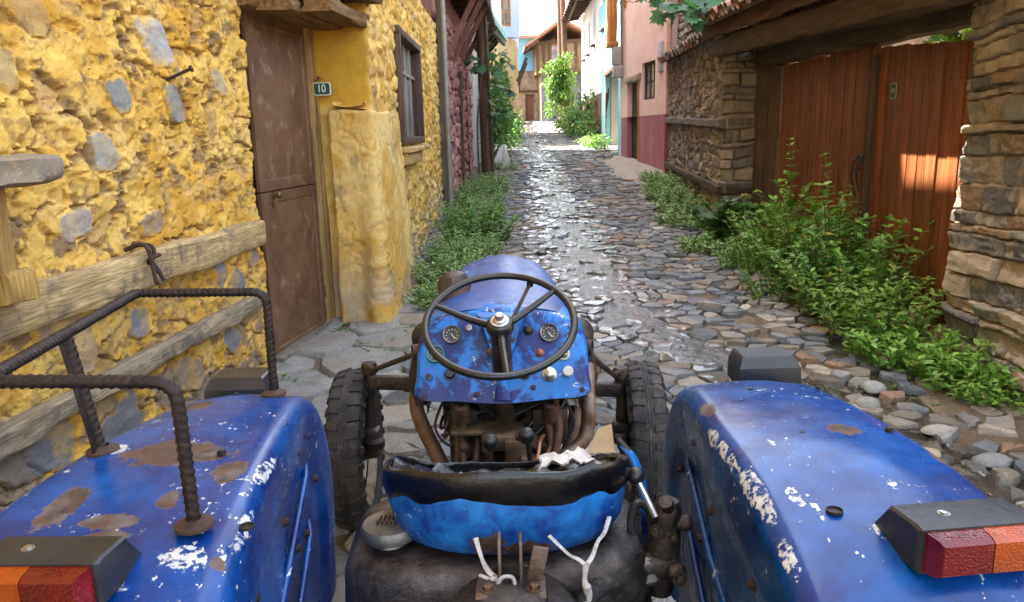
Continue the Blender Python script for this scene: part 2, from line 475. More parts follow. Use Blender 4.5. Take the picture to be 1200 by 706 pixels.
TO_SUN = Vector((-.80, .30, 1.36)).normalized()
elev = math.asin(TO_SUN.z)
sun = bpy.data.objects.new('sun', bpy.data.lights.new('sun', 'SUN')); COL.objects.link(sun)
sun.data.energy = 5.; sun.data.angle = R(.55); sun.data.color = (1., .93, .82)
sun.rotation_euler = TO_SUN.to_track_quat('Z', 'Y').to_euler()
w = bpy.data.worlds.new('World'); scene.world = w; w.use_nodes = True
nt = w.node_tree; bg = nt.nodes['Background']
sky = nt.nodes.new('ShaderNodeTexSky'); sky.sky_type = 'NISHITA'; sky.sun_disc = False
sky.sun_elevation = elev; sky.sun_rotation = math.atan2(TO_SUN.x, TO_SUN.y)
sky.air_density = 1.3; sky.dust_density = 4.; sky.ozone_density = .6
hs = nt.nodes.new('ShaderNodeHueSaturation'); hs.inputs['Saturation'].default_value = .5
nt.links.new(sky.outputs[0], hs.inputs['Color']); nt.links.new(hs.outputs[0], bg.inputs[0]); bg.inputs[1].default_value = .12
vs = scene.view_settings
scene.display_settings.display_device = 'sRGB'
vs.view_transform = 'Standard'; vs.look = 'None'; vs.exposure = 3.15; vs.gamma = 1.; vs.use_curve_mapping = False
scene.cycles.use_denoising = True
scene.cycles.max_bounces = 8; scene.cycles.diffuse_bounces = 5; scene.cycles.transparent_max_bounces = 12
scene.cycles.caustics_reflective = False; scene.cycles.caustics_refractive = False
scene.cycles.sample_clamp_indirect = 6.

# ------------------------------------------------------------------ shared materials
M_yellow = mat_attr('yellow_limewash', .9, 70, .010, .22, 7)
M_stone = mat_attr('rubble_stone', .88, 55, .008, .35, 11)
M_pinkstone = mat_attr('painted_pink_stone', .9, 50, .008, .22, 8)
M_wood_dark = mat_wood('dark_old_timber', (.035, .022, .014), (.13, .08, .05), 1, 1., .75, .006)
M_wood_dark_v = mat_wood('dark_upright_timber', (.04, .026, .018), (.15, .095, .06), 2, 1., .75, .006)
M_wood_pole = mat_wood('weathered_pole', (.05, .03, .02), (.19, .11, .065), 2, .8, .8, .006)
M_wood_gate = mat_wood('red_brown_planks', (.10, .032, .012), (.30, .10, .032), 2, .8, .55, .003, use_col=True)
M_wood_wash = mat_wood('limewashed_timber', (.30, .20, .09), (.70, .50, .24), 1, 1.2, .85, .008, weather=(5, .52, (.20, .15, .10)))
M_wood_grey = mat_wood('grey_weathered_timber', (.09, .075, .065), (.27, .23, .19), 2, 1., .85, .006)
M_wood_orange = mat_wood('orange_timber', (.36, .14, .03), (.62, .28, .07), 2, .5, .6, .002)
M_rust = mat_grime('rusty_iron', (.035, .022, .018), (.09, .045, .03), None, 18, .7, .35, .002)
M_black_iron = mat_grime('dark_iron', (.02, .02, .02), (.05, .045, .04), None, 14, .5, .5, .001)
M_glass = mat_glass('old_window_glass', (.10, .105, .10))  # paler tint put in to imitate reflections in the panes
M_tile = mat_attr('clay_tile', .9, 40, .006, .35, 8)
M_dark = mat_plain('dark_interior', (.012, .010, .009), .9)
M_leaf = mat_leaf('leaf', .3, .5)
M_leaf_gloss = mat_leaf('glossy_leaf', .25, .32)
M_stem = mat_plain('green_stem', (.10, .13, .04), .7)
M_bark = mat_plain('bark', (.11, .08, .055), .9, 0, .4, 14, .01, 30)

# ------------------------------------------------------------------ ground sheet
ys = np.concatenate([np.linspace(-40, 0, 9)[:-1], np.arange(0, 9, .12), np.arange(9, 46, .5), np.linspace(46, 140, 20)])
xs = np.concatenate([np.linspace(-90, -4, 12)[:-1], np.arange(-4, 5.5, .12), np.linspace(5.5, 90, 12)])
GX, GY = np.meshgrid(xs, ys, indexing='ij')
near = sstep(16, 8, np.abs(GY - 3)) * sstep(7, 4, np.abs(GX))
GZ = g(GY) + near * ((fbm(GX * .8, GY * .8, seed=3) - .5) * .05 + (fbm(GX * 3, GY * 3, seed=4) - .5) * .035) + .004
GC = lerpc((.17, .125, .085), (.27, .215, .155), sstep(.35, .65, fbm(GX * 1.2, GY * 1.2, seed=9)))
I = np.arange(GX.size).reshape(GX.shape)
F = np.stack([I[:-1, :-1], I[1:, :-1], I[1:, 1:], I[:-1, 1:]], -1).reshape(-1, 4)
M_soil = mat_attr('bare_earth', .95, 26, .03, .45, 5)
ground = link_mesh('ground', np.stack([GX, GY, GZ], -1).reshape(-1, 3), F, M_soil, None, GC.reshape(-1, 3), 180, (0, 0, 0))
tag(ground, 'bare brown earth of the alley rising gently uphill', 'ground', kind='structure')

# ------------------------------------------------------------------ the stream and the cobbles
S_Y = np.array([2.0, 3.2, 4.0, 4.6, 5.2, 6.2, 8.5, 11, 14, 18, 26, 36, 45.])
S_X = np.array([2.6, 2.25, 1.9, 1.75, 1.43, .95, .74, .78, .82, .84, .86, .95, 1.1])
S_W = np.array([.28, .30, .34, .36, .34, .42, .46, .45, .42, .40, .38, .4, .4])
def stream_d(x, y):
    """distance to the stream's middle in half-widths"""
    return np.abs(x - np.interp(y, S_Y, S_X)) / np.interp(y, S_Y, S_W)
LW_Y = np.array([0, 5.3, 5.45, 6.45, 6.6, 12.6, 18.8, 28, 40, 46]); LW_X = np.array([-2.2, -1.75, -1.75, -1.6, -1.0, -1.0, -.9, -.6, -.2, 0])
RW_Y = np.array([0, 4.3, 5.5, 10.8, 16.8, 21, 30, 46]); RW_X = np.array([3.5, 3.4, 3.5, 3.05, 3.45, 3.1, 3.3, 3.8])

rng = random.Random(11)
sites = []; row = 0; y = 1.6
while y < 45.5:
    k = 1. + max(0, y - 9) * .045
    dy, dx = .105 * k, .18 * k
    xl, xr = np.interp(y, LW_Y, LW_X), np.interp(y, RW_Y, RW_X)
    xx = xl - .3 + rng.random() * dx; line = []
    while xx < xr + .3:
        slab = (y < 7.0 and xx < -.62) or (y < 3.2 and xx < -.2)
        line.append((xx + rng.uniform(-.07, .07) * k, y + rng.uniform(-.05, .05) * k, slab))
        xx += dx * (rng.uniform(.4, 1.9))
    sites.append(line); y += dy
# porch slabs: one big site for many small ones
big = []
yy = 1.9
while yy < 7.0:
    xx = -2.3 + rng.random() * .3
    while xx < -.45: big.append((xx + rng.uniform(-.08, .08), yy + rng.uniform(-.08, .08))); xx += rng.uniform(.45, .8)
    yy += .5
flat = []
for i, line in enumerate(sites):
    for p in line:
        if not p[2]: flat.append((p[0], p[1], 0))
flat += [(a, b, 1) for a, b in big if (b < 7.0 and a < -.5) or (b < 3.2 and a < -.15)]
FA = np.array([(a, b) for a, b, _ in flat])
order = np.argsort(FA[:, 1]); flat = [flat[i] for i in order]; FA = FA[order]
pal = np.array([(.165, .185, .21), (.14, .16, .18), (.235, .24, .245), (.26, .25, .225), (.24, .205, .165), (.38, .35, .30), (.19, .175, .155), (.095, .10, .105), (.29, .185, .125), (.21, .225, .235)])
nrng = np.random.default_rng(5)
CV, CF, CC, CW = [], [], [], []; base = 0
for i, (x, y, slab) in enumerate(flat):
    reach = .95 if y < 7.5 and x < .4 else .52 * (1 + max(0, y - 9) * .045)
    a, b = np.searchsorted(FA[:, 1], [y - reach, y + reach])
    nb = FA[a:b]; d2 = np.hypot(nb[:, 0] - x, nb[:, 1] - y); nb = nb[(d2 < reach * 1.3) & (d2 > 1e-6)]
    nb = nb[np.argsort(np.hypot(nb[:, 0] - x, nb[:, 1] - y))][:22]
    s = .6 if slab else .4 * (1 + max(0, y - 9) * .05)
    poly = [(x - s, y - s), (x + s, y - s), (x + s, y + s), (x - s, y + s)]
    for qx, qy in nb:
        mx, my, dx, dy = (x + qx) / 2, (y + qy) / 2, qx - x, qy - y
        val = [(px - mx) * dx + (py - my) * dy for px, py in poly]; new = []
        for k in range(len(poly)):
            v0, v1 = val[k - 1], val[k]; p0, p1 = poly[k - 1], poly[k]
            if (v0 < 0) != (v1 < 0):
                t = v0 / (v0 - v1); new.append((p0[0] + (p1[0] - p0[0]) * t, p0[1] + (p1[1] - p0[1]) * t))
            if v1 < 0: new.append(p1)
        poly = new
        if len(poly) < 3: break
    if len(poly) < 3: continue
    P = np.array(poly); c = P.mean(0)
    if c[0] < np.interp(c[1], LW_Y, LW_X) - .25 or c[0] > np.interp(c[1], RW_Y, RW_X) + .25: continue
    # loosen the paving at the foot of the walls and in the near right corner
    loose = float(sstep(1.5, 2.5, c[0]) * sstep(9, 5, c[1])); earthy = float(sstep(.75, .25, abs(c[0] - np.interp(c[1], RW_Y, RW_X))) * sstep(16, 12, c[1]))
    if nrng.random() < .30 * loose + .8 * earthy: continue
    if 1.9 < c[0] < 3.2 and 14.5 < c[1] < 21 and c[0] > 2.45 - .0 * c[1]: continue                 # bare threshold by the pink house
    for _ in range(1): P = np.concatenate([np.stack([P * .83 + np.roll(P, -1, 0) * .17, P * .17 + np.roll(P, -1, 0) * .83], 1)]).reshape(-1, 2)
    n = len(P); k = 1. + max(0, c[1] - 9) * .045
    sc = 1 - nrng.uniform(.02, .10) - .16 * loose * nrng.random() - (.0 if slab else .03)
    P = c + (P - c) * sc + nrng.normal(0, .0075 * k, P.shape)
    z0 = gf(c[1]); dist = float(stream_d(c[0], c[1]))
    h = nrng.uniform(.014, .034) + .025 * nrng.random() ** 4 - .010 * max(0, 1 - dist) + .012 * loose
    if slab: h = nrng.uniform(.03, .045)
    tl = nrng.normal(0, .04 if not slab else .012, 2) * (1 + .9 * loose)
    def ring(f, hz, j=0.):
        q = c + (P - c) * f
        z = z0 + (gf(c[1] + .05) - z0) / .05 * (q[:, 1] - c[1]) + hz + ((q - c) @ tl if hz > 0 else 0) + nrng.normal(0, j, n)
        return np.column_stack([q, z])
    rings = [ring(1.02, -.03), ring(.985, h * .6, .003), ring(.955, h * .97, .0035), ring(.6, h * 1.02, .0045)]
    V = np.concatenate(rings + [np.array([[c[0], c[1], rings[3][:, 2].mean() + .001]])])
    m = len(rings)
    q = np.arange(n); q2 = (q + 1) % n
    for r in range(m - 1): CF.append(np.stack([base + r * n + q, base + r * n + q2, base + (r + 1) * n + q2, base + (r + 1) * n + q], 1))
    CF.append(np.stack([base + (m - 1) * n + q, base + (m - 1) * n + q2, np.full(n, base + m * n), np.full(n, base + m * n)], 1))
    col = pal[nrng.choice(len(pal), p=[.17, .13, .13, .12, .11, .07, .10, .07, .04, .06])] * nrng.uniform(.75, 1.2)
    if slab: col = np.array((.25, .245, .23)) * nrng.uniform(.75, 1.2) if c[1] > 4.2 else np.array((.165, .18, .19)) * nrng.uniform(.85, 1.1)
    CV.append(V); CC.append(np.tile(col, (len(V), 1)))
    wet = float(sstep(1.35, .6, dist + nrng.normal(0, .22)))
    CW.append(np.full(len(V), wet)); base += len(V)
FQ = np.concatenate(CF); tri = FQ[:, 2] == FQ[:, 3]
faces = [tuple(r) for r in FQ[~tri].tolist()] + [tuple(r[:3]) for r in FQ[tri].tolist()]
m = Mat('cobbles')
wet = m.attr('Wet', 'Fac')
c = m.mix(1., m.attr(), m.ramp(m.noise(9, 9, .72, dist=.5), [(.25, .6), (.75, 1.3)]), 'MULTIPLY')
c = m.mix(1., c, m.ramp(m.noise(70, 4, .65), [(.3, .75), (.7, 1.2)]), 'MULTIPLY')
c = m.mix(m.ramp(m.noise(1.1, 6, .65), [(.5, 0.), (.68, .7)]), c, (.25, .195, .135))          # dried mud carried over the stones
c = m.mix(wet, c, m.mix(1., c, (.55, .53, .5), 'MULTIPLY'))
wn = m.math('MULTIPLY', wet, m.ramp(m.noise(7, 4, .6), [(.32, .35), (.55, 1.)]))
m.set(Base_Color=c, Roughness=m.mix(wn, m.ramp(m.noise(14, 5, .6), [(.3, .66), (.7, .92)]), (.22,) * 3), Specular_IOR_Level=m.mix(wn, (.25,) * 3, (.8,) * 3), Coat_Weight=wn, Coat_Roughness=.07, Coat_IOR=1.6)
m.bump(m.math('ADD', m.noise(22, 8, .7), m.math('MULTIPLY', m.noise(110, 4, .6), .3)), .018)
street = link_mesh('street', np.concatenate(CV), faces, m.m, None, np.concatenate(CC), 38, (0, 0, 0), extra={'Wet': np.concatenate(CW)})
tag(street, 'uneven cobbled alley of flat grey and brown stones', 'street', kind='structure')

# water running down the middle of the alley: a thin sheet between and over the lower stones
wy = np.concatenate([np.arange(3.0, 9, .05), np.arange(9, 20, .1), np.arange(20, 45, .3)]); wu = np.linspace(-1, 1, 36)
WY, WU = np.meshgrid(wy, wu, indexing='ij')
wid = np.interp(WY, S_Y, S_W) * (.80 + .5 * (fbm(WY * 1.3, WU * 0 + np.sign(WU) * 5, seed=21) - .3))
WX = np.interp(WY, S_Y, S_X) + WU * wid + (fbm(WY * .9, WU * 0, seed=22) - .5) * .3
WZ = g(WY) + .027 + (fbm(WX * 7, WY * 4, seed=23) - .5) * .012 + (fbm(WX * 20, WY * 12, seed=24) - .5) * .005 - .03 * np.abs(WU) ** 4
I = np.arange(WX.size).reshape(WX.shape)
F = np.stack([I[:-1, :-1], I[:-1, 1:], I[1:, 1:], I[1:, :-1]], -1).reshape(-1, 4)
m = Mat('running_water')
m.bump(m.noise(1., 5, .65, m.scaled((20, 12, 10))), .018, 1.)
gl = m.n('BsdfGlossy', 0, Color=(1, 1, 1, 1), Roughness=.07, Normal=m.last)
tr = m.n('BsdfTransparent', 0, Color=(.80, .74, .64, 1))
fr = m.n('Fresnel', 0, IOR=2.0, Normal=m.last)
m.nt.links.new(m.n('MixShader', 0, _0=fr, _1=tr, _2=gl), m.out.inputs[0])
M_water = m.m
water = link_mesh('stream', np.stack([WX, WY, WZ], -1).reshape(-1, 3), F, M_water, None, None, 180, (0, 0, 0))
tag(water, 'thin stream of clear water running down the middle of the cobbled alley', 'stream', kind='structure')
# the gutter puddle along the right-hand verge
py_ = np.arange(3.6, 8.6, .06); pu = np.linspace(-1, 1, 14)
PY, PU = np.meshgrid(py_, pu, indexing='ij')
PX = np.interp(PY, [3.6, 5.0, 6.5, 8.6], [2.25, 2.35, 2.45, 2.62]) + PU * (.12 + .12 * fbm(PY * 1.1, PU * 0, seed=31)) * sstep(3.6, 4.2, PY) * sstep(8.6, 7.6, PY) + (fbm(PY * .8, PU * 0, seed=32) - .5) * .25
PZ = g(PY) + .016 + (fbm(PX * 5, PY * 3, seed=33) - .5) * .012
I = np.arange(PX.size).reshape(PX.shape)
F = np.stack([I[:-1, :-1], I[:-1, 1:], I[1:, 1:], I[1:, :-1]], -1).reshape(-1, 4)
pud = link_mesh('gutter_water', np.stack([PX, PY, PZ], -1).reshape(-1, 3), F, M_water, None, None, 180, (0, 0, 0))
tag(pud, 'muddy trickle of water along the weedy verge before the gate', 'water', kind='structure')
# earth bank left of the gutter and threshold slab at the pink house
th = MB(); q = []
ta = np.linspace(0, 2 * math.pi, 60, endpoint=False); tr_ = 1 + .55 * (fbm(np.cos(ta) * 2.2 + 5, np.sin(ta) * 2.2, seed=44, o=4) - .5)
q = np.column_stack([3.0 + .72 * tr_ * np.cos(ta), 18.2 + 3.0 * tr_ * np.sin(ta)])
zz = lambda pts, h: np.column_stack([pts, g(pts[:, 1]) + h + .03 * (fbm(pts[:, 0] * 3, pts[:, 1] * 3, seed=45) - .5)])
th.cap_loft([zz(q, -.04), zz(q, .012), zz((q - (3.0, 18.2)) * .86 + (3.0, 18.2), .045), zz((q - (3.0, 18.2)) * .5 + (3.0, 18.2), .055)])
o = th.build('threshold', mat_attr('beaten_earth', .95, 30, .01, .3, 4), None, smooth=40, loc=(0, 0, 0), cols=True)
for d in o.data.color_attributes['Col'].data: d.color = (.36, .31, .25, 1)
tag(o, 'pale beaten earth apron before the pink house door', 'pavement', kind='structure')

# ------------------------------------------------------------------ yellow house
NWX = lambda y: -1.72 + .083 * (y - 5.4)
yh = thing('yellow_house', 'house of rough yellow limewashed rubble wall with brown metal door numbered 10', 'house', (-2.2, 6.0, 0))
STONES = [(3.85, 1.965, .10, .10), (4.38, 1.94, .07, .12), (3.66, 1.70, .12, .10), (4.25, 2.25, .12, .16), (3.40, 1.40, .14, .075), (3.28, 2.28, .12, .09), (3.24, .93, .22, .13), (4.69, .94, .08, .10),
          (2.80, .58, .20, .13), (3.02, .53, .15, .12), (3.78, .86, .09, .09), (4.89, .85, .10, .10), (4.94, 2.1, .09, .09), (5.19, .96, .09, .07), (3.5, .42, .2, .12), (4.2, .45, .16, .1), (4.75, .5, .15, .09), (2.5, .9, .2, .1), (3.05, 2.05, .14, .10), (4.0, 1.33, .1, .07)]
SCOL = [(.25, .27, .27), (.24, .28, .31), (.30, .32, .32), (.42, .42, .42), (.40, .34, .31), (.36, .24, .13), (.42, .30, .21), (.20, .22, .25), (.16, .17, .19), (.17, .18, .20), (.22, .23, .25), (.18, .19, .21), (.45, .36, .22), (.33, .24, .17), (.19, .19, .2), (.3, .23, .17), (.2, .21, .22), (.25, .2, .15), (.5, .36, .16), (.34, .26, .2)]
def plaster(U, Z): return sstep(.37, .43, fbm(U * 2.7, Z * 3.3, seed=150, o=6, gain=.58))
def stone_d(x, z, a, b):
    t = (a * 91.7 + b * 37.3) % 1 * 1.2 - .6; c, s = math.cos(t), math.sin(t); x, z = (x * c + z * s) / a, (z * c - x * s) / b
    return (np.abs(x) ** 3.5 + np.abs(z + .25 * x) ** 3.5) ** (1 / 3.5) * 1.06
def joints(U, Z):
    """gaps between the stones where the limewash has fallen out of them"""
    wx = U / .36 + .55 * (fbm(U * 3, Z * 3, seed=160, o=5, gain=.6) - .5) * 2; wz = Z / .21 + .55 * (fbm(U * 3 + 40, Z * 3, seed=161, o=5, gain=.6) - .5) * 2
    f1, f2, cid = worley(wx, wz, 5); j = sstep(.10, .02, f2 - f1) * sstep(.47, .58, fbm(U * 2.9 + 3, Z * 3.4, seed=162, o=4)); return j, cid, f1
def near_h(U, Z, X, Y):
    I = plaster(U, Z); j, cid, f1 = joints(U, Z)
    wu, wz = U + .05 * fbm(U * 5, Z * 5, seed=151), Z + .05 * fbm(U * 5, Z * 5, seed=152)
    rid = 1 - np.abs(fbm(wu * 5.5, wz * 10, seed=52, o=6, gain=.62) - .5) * 2          # crags running along the wall
    chip = sstep(.53, .56, fbm(wu * 6, wz * 8, seed=163, o=6, gain=.62)) * .5 + sstep(.60, .62, fbm(wu * 9, wz * 14, seed=164, o=5, gain=.6)) * .5
    cell = (_hash(np.floor(cid * 9999), cid * 0, cid * 0, 77) - .5)
    base = .055 * (fbm(U * 2.1, Z * 2.4, seed=50, o=3) - .5) + .022 * cell + .03 * cell * (.5 - f1)
    rough = .030 * (rid - .88) - .018 * chip - .022 * sstep(.62, .68, fbm(U * 15 + 5, Z * 18, seed=53, o=4))
    flat = .016 + .010 * (fbm(U * 6, Z * 6, seed=154, o=4) - .5) - .010 * chip + .005 * (fbm(U * 26, Z * 26, seed=155, o=3) - .5) - .016 * sstep(.64, .66, fbm(U * 11, Z * 17, seed=156, o=5))
    h = base + rough * (1 - I) + flat * I - .034 * j + .009 * (fbm(U * 42, Z * 46, seed=54, o=4, gain=.65) - .5)
    for (a, b, ra, rb) in STONES:
        d = stone_d(U + 2.2 - a, Z - b, ra, rb) + .7 * (fbm(U * 9, Z * 9, seed=55, o=4) - .5)
        k = sstep(1.06, .94, d)
        h = h * (1 - k) + k * (.016 + .55 * base + .026 * (fbm(U * 6, Z * 13, seed=56, o=5) - .5)) - .014 * sstep(.09, 0, np.abs(d - 1.04))
    return h - .03
def near_c(U, Z, X, Y, H):
    a = fbm(U * 2.1, Z * 2.1, seed=60); b = fbm(U * 9, Z * 11, seed=61)
    c = lerpc((.69, .37, .05), (.86, .55, .13), sstep(.36, .62, a * .6 + b * .4))


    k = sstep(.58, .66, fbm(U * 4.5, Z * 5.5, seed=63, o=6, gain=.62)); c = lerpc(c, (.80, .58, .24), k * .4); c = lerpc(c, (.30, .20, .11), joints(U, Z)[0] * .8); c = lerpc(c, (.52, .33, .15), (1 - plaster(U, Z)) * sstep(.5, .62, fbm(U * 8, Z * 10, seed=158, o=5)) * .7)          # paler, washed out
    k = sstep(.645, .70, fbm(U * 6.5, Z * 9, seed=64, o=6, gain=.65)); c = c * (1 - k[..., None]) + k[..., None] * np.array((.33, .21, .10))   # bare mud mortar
    low = sstep(1.0, .35, Z); k = low * sstep(.50, .58, fbm(U * 3.4, Z * 4.2, seed=65, o=5)); c = c * (1 - k[..., None]) + k[..., None] * np.array((.30, .22, .15))
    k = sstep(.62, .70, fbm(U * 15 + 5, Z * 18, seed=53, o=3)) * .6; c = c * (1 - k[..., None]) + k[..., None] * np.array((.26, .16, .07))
    for (s, sc) in zip(STONES, SCOL):
        d = stone_d(U + 2.2 - s[0], Z - s[1], s[2], s[3]) + .7 * (fbm(U * 9, Z * 9, seed=55, o=4) - .5) + .45 * (fbm(U * 40, Z * 40, seed=57) - .5)
        k = sstep(1.0, .80, d)[..., None] * (.55 + .4 * sstep(.35, .6, fbm(U * 8, Z * 8, seed=157, o=4)))[..., None]
        c = c * (1 - k) + k * np.array(sc) * (.8 + .5 * fbm(U * 14, Z * 40, seed=58))[..., None]
    return c
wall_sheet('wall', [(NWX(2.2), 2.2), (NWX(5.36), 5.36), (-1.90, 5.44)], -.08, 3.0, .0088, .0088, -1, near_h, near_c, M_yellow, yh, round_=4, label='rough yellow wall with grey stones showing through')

def far_h(U, Z, X, Y):
    jam = sstep(.62, .5, U)
    h, e, cid = rubble(U, Z, .30, .17, 9, .45, .035, .010, .4)
    rough = h * .7 + .034 * (fbm(U * 6, Z * 9, seed=71, o=6, gain=.62) - .5) + .026 * (fbm(U * 16, Z * 22, seed=72, o=4) - .5) - .022 * sstep(.57, .66, fbm(U * 12, Z * 16, seed=73))
    smooth = .035 * (fbm(U * 2, Z * 2, seed=74) - .5) + .010 * (fbm(U * 14, Z * 14, seed=75) - .5)
    sm = np.maximum(jam, sstep(1.9, .9, U) * sstep(2.1, 1.9, Z) * .75)
    h = rough * (1 - sm) + smooth * sm
    edge = 1.99 + .05 * (fbm(U * 4, Z * 0, seed=76) - .5)
    return h - .02
def far_c(U, Z, X, Y, H):
    c = lerpc((.66, .37, .07), (.82, .55, .17), sstep(.36, .62, fbm(U * 2.5, Z * 3, seed=77) * .55 + fbm(U * 10, Z * 12, seed=78) * .45))
    up = (sstep(.6, .52, U) * sstep(1.95, 2.02, Z))[..., None]; c = c * (1 - up) + up * np.array((.60, .335, .035))  # upper jamb: shade of the recess put in as deeper orange
    k = sstep(.60, .66, fbm(U * 5, Z * 8, seed=79, o=5, gain=.6)) * sstep(.55, .7, U) * .7; c = c * (1 - k[..., None]) + k[..., None] * np.array((.38, .27, .14))
    k = (sstep(.7, .25, Z - .056 * np.clip(Y - 3.5, 0, 9)) * sstep(.38, .6, fbm(U * 4, Z * 5, seed=80)))[..., None] * .8; c = c * (1 - k) + k * np.array((.37, .31, .24))
    return c
wall_sheet('wall', [(-1.68, 6.52), (-1.09, 6.52), (-1.06, 12.5), (-1.4, 12.56)], -.05, 3.4, .016, .016, -1, far_h, far_c, M_yellow, yh, holes=[(1.98, 3.86, 1.67, 2.77)], round_=3, label='rough yellow wall round the window')
def pier_h(U, Z, X, Y):
    h = .022 * (fbm(U * 1.7, Z * 1.7, seed=74) - .5) + .026 * (fbm(U * 6, Z * 6, seed=76, o=4) - .5) + .008 * (fbm(U * 22, Z * 22, seed=75) - .5) + .050 * (2. - Z) * sstep(.36, .50, U) + .004 * (2. - Z)
    top = 1.98 + .05 * (fbm(U * 3, Z * 0, seed=176) - .5)
    crk = np.abs(fbm(U * 2.2, Z * 1.6, seed=178, o=5) - .5); h = h - .010 * sstep(.012, .002, crk) - .010 * sstep(.60, .615, fbm(U * 4, Z * 5, seed=81, o=5, gain=.6))
    return h - .30 * sstep(top - .05, top + .01, Z) ** 2
def pier_c(U, Z, X, Y, H):
    c = lerpc((.66, .38, .075), (.80, .55, .20), sstep(.36, .62, fbm(U * 2.2, Z * 2.2, seed=77) * .6 + fbm(U * 9, Z * 9, seed=78) * .4))
    k = (sstep(.95, .25, Z) * sstep(.38, .62, fbm(U * 3, Z * 4, seed=80, o=5)))[..., None] * .8; c = c * (1 - k) + k * np.array((.40, .33, .25))
    k = sstep(.60, .66, fbm(U * 5, Z * 5, seed=81, o=5, gain=.6))[..., None] * .6; return c * (1 - k) + k * np.array((.42, .30, .14))
wall_sheet('pier', [(-1.46, 6.58), (-1.455, 6.405), (-1.10, 6.385), (-1.085, 7.9), (-1.25, 8.0)], -.05, 2.02, .013, .013, -1, pier_h, pier_c, M_yellow, yh, round_=1, label='smooth plastered pier beside the door')
M_ystucco = mat_stucco('upper_yellow_plaster', (.66, .42, .13), (.4, .27, .12))
b = MB()
b.prism([(-9, -6, -.3), (NWX(-6) - .14, -6, -.3), (NWX(5.3) - .14, 5.3, -.3), (-9, 5.3, -.3)], (0, 0, 8.7))
b.prism([(-9, 5.3, -.3), (-2.02, 5.3, -.3), (-1.84, 6.6, -.3), (-9, 6.6, -.3)], (0, 0, 3.1))
b.prism([(-9, 5.302, 2.802), (-1.90, 5.302, 2.802), (-1.16, 6.6, 2.802), (-9, 6.6, 2.802)], (0, 0, 5.598))
b.prism([(-9, 6.602, -.3), (-1.30, 6.602, -.3), (-1.27, 12.45, -.3), (-9, 12.45, -.3)], (0, 0, 8.9))
b.build('wall', M_ystucco, yh, smooth=0, label='plain plaster body of the upper house')
b2 = MB(); b2.prism([(-9, 8.75, 8.9), (-1.30, 8.75, 8.9), (-1.27, 12.45, 8.9), (-9, 12.45, 8.9)], (0, 0, 2.2)); b2.prism([(-9, -6, 8.405), (-1.30, -6, 8.405), (-1.30, 7.03, 8.405), (-9, 7.03, 8.405)], (0, 0, .95)); b2.build('upper_storey', M_ystucco, yh, smooth=0)  # unseen storeys added to carry the roofs that block the sun
rf = MB()
for y0, y1, ze in ((-6.4, 7.04, 9.3), (7.06, 8.72, 8.25), (8.74, 12.7, 10.6)):  # unseen eaves stepped, with a notch shaped to let sun onto the gate
    rf.prism([(-.78, y0, ze - .17), (-.78, y0, ze), (-4.9, y0, ze + 1.5), (-9.4, y0, ze - .08), (-9.4, y0, ze - .25), (-4.9, y0, ze + 1.3)], (0, y1 - y0, 0))
rf.build('roof', mat_plain('roof_tile', (.30, .14, .08), .9, 0, .4, 6, .03, 12), yh, smooth=0)
# lintel planks over the door
l = MB()
l.beam((-1.80, 5.30, 2.64), (-1.62, 6.60, 2.64), .26, .10, 1, .008); l.beam((-1.54, 5.42, 2.625), (-1.40, 6.60, 2.625), .22, .09, 2, .008); l.beam((-1.31, 5.62, 2.65), (-1.20, 6.60, 2.65), .20, .11, 3, .010)
l.beam((-1.62, 5.34, 2.83), (-1.12, 6.62, 2.86), .30, .14, 4, .010)
l.build('lintel', mat_wood('lintel_timber', (.09, .045, .02), (.34, .19, .07), 1, 1., .8, .006), yh)
# the metal door: two sheets with pressed pyramids
dn = np.array([.9866, -.163]); dt = np.array([.165, .991]) / np.hypot(.165, .991)
D0 = np.array([-1.795, 5.44])
def dp(u, z, o=0.): q = D0 + dt * u + dn * o; return (q[0], q[1], z)
M_door = mat_grime('brown_door_paint', (.105, .050, .027), (.165, .085, .045), (.23, .135, .085), 3.2, .5, .0, .003, (.38, .6))
d = MB()
ZS = [.16, 1.36, 1.375, 2.62]
rd = Matrix.Rotation(-math.atan2(dt[0], dt[1]), 3, 'Z')
for z0, z1 in ((.13, 1.362), (1.372, 2.60)):
    a0, a1 = .05, 1.03
    q = lambda u, z, o: dp(u, z, o)
    R0 = [q(a0, z0, 0), q(a1, z0, 0), q(a1, z1, 0), q(a0, z1, 0)]
    R1 = [q(a0, z0, .028), q(a1, z0, .028), q(a1, z1, .028), q(a0, z1, .028)]
    i = .075
    R2 = [q(a0 + i, z0 + i, .028), q(a1 - i, z0 + i, .028), q(a1 - i, z1 - i, .028), q(a0 + i, z1 - i, .028)]
    j = .084
    R3 = [q(a0 + j, z0 + j, .020), q(a1 - j, z0 + j, .020), q(a1 - j, z1 - j, .020), q(a0 + j, z1 - j, .020)]
    d.cap_loft([R0, R1, R2, R3], close1=False)
    V = R3 + [q((a0 + a1) / 2, (z0 + z1) / 2, .065)]
    d.add(V, [(0, 1, 4), (1, 2, 4), (2, 3, 4), (3, 0, 4)])
door = d.build('door', M_door, yh, smooth=4, label='brown sheet metal door with pressed panels')
h = MB(); c = dp(.24, 1.335, .03); h.lathe([(.030, 0), (.030, .006), (.012, .008), (.012, .03), (.022, .034), (.026, .05), (.015, .06), (0, .062)], c, (*dn, 0), 18); c2 = dp(.24, 1.27, .028); h.box(c2, (.012, .03, .05), (0, 0, -.16), .003)
h.build('handle', mat_plain('worn_brass', (.20, .13, .06), .4, .8), door)
h = MB()
for z in (.45, 1.05, 1.7, 2.3): h.tube([dp(1.035, z - .05, .03), dp(1.035, z + .05, .03)], .011, 8)
h.build('hinge', M_rust, door, split=.002)
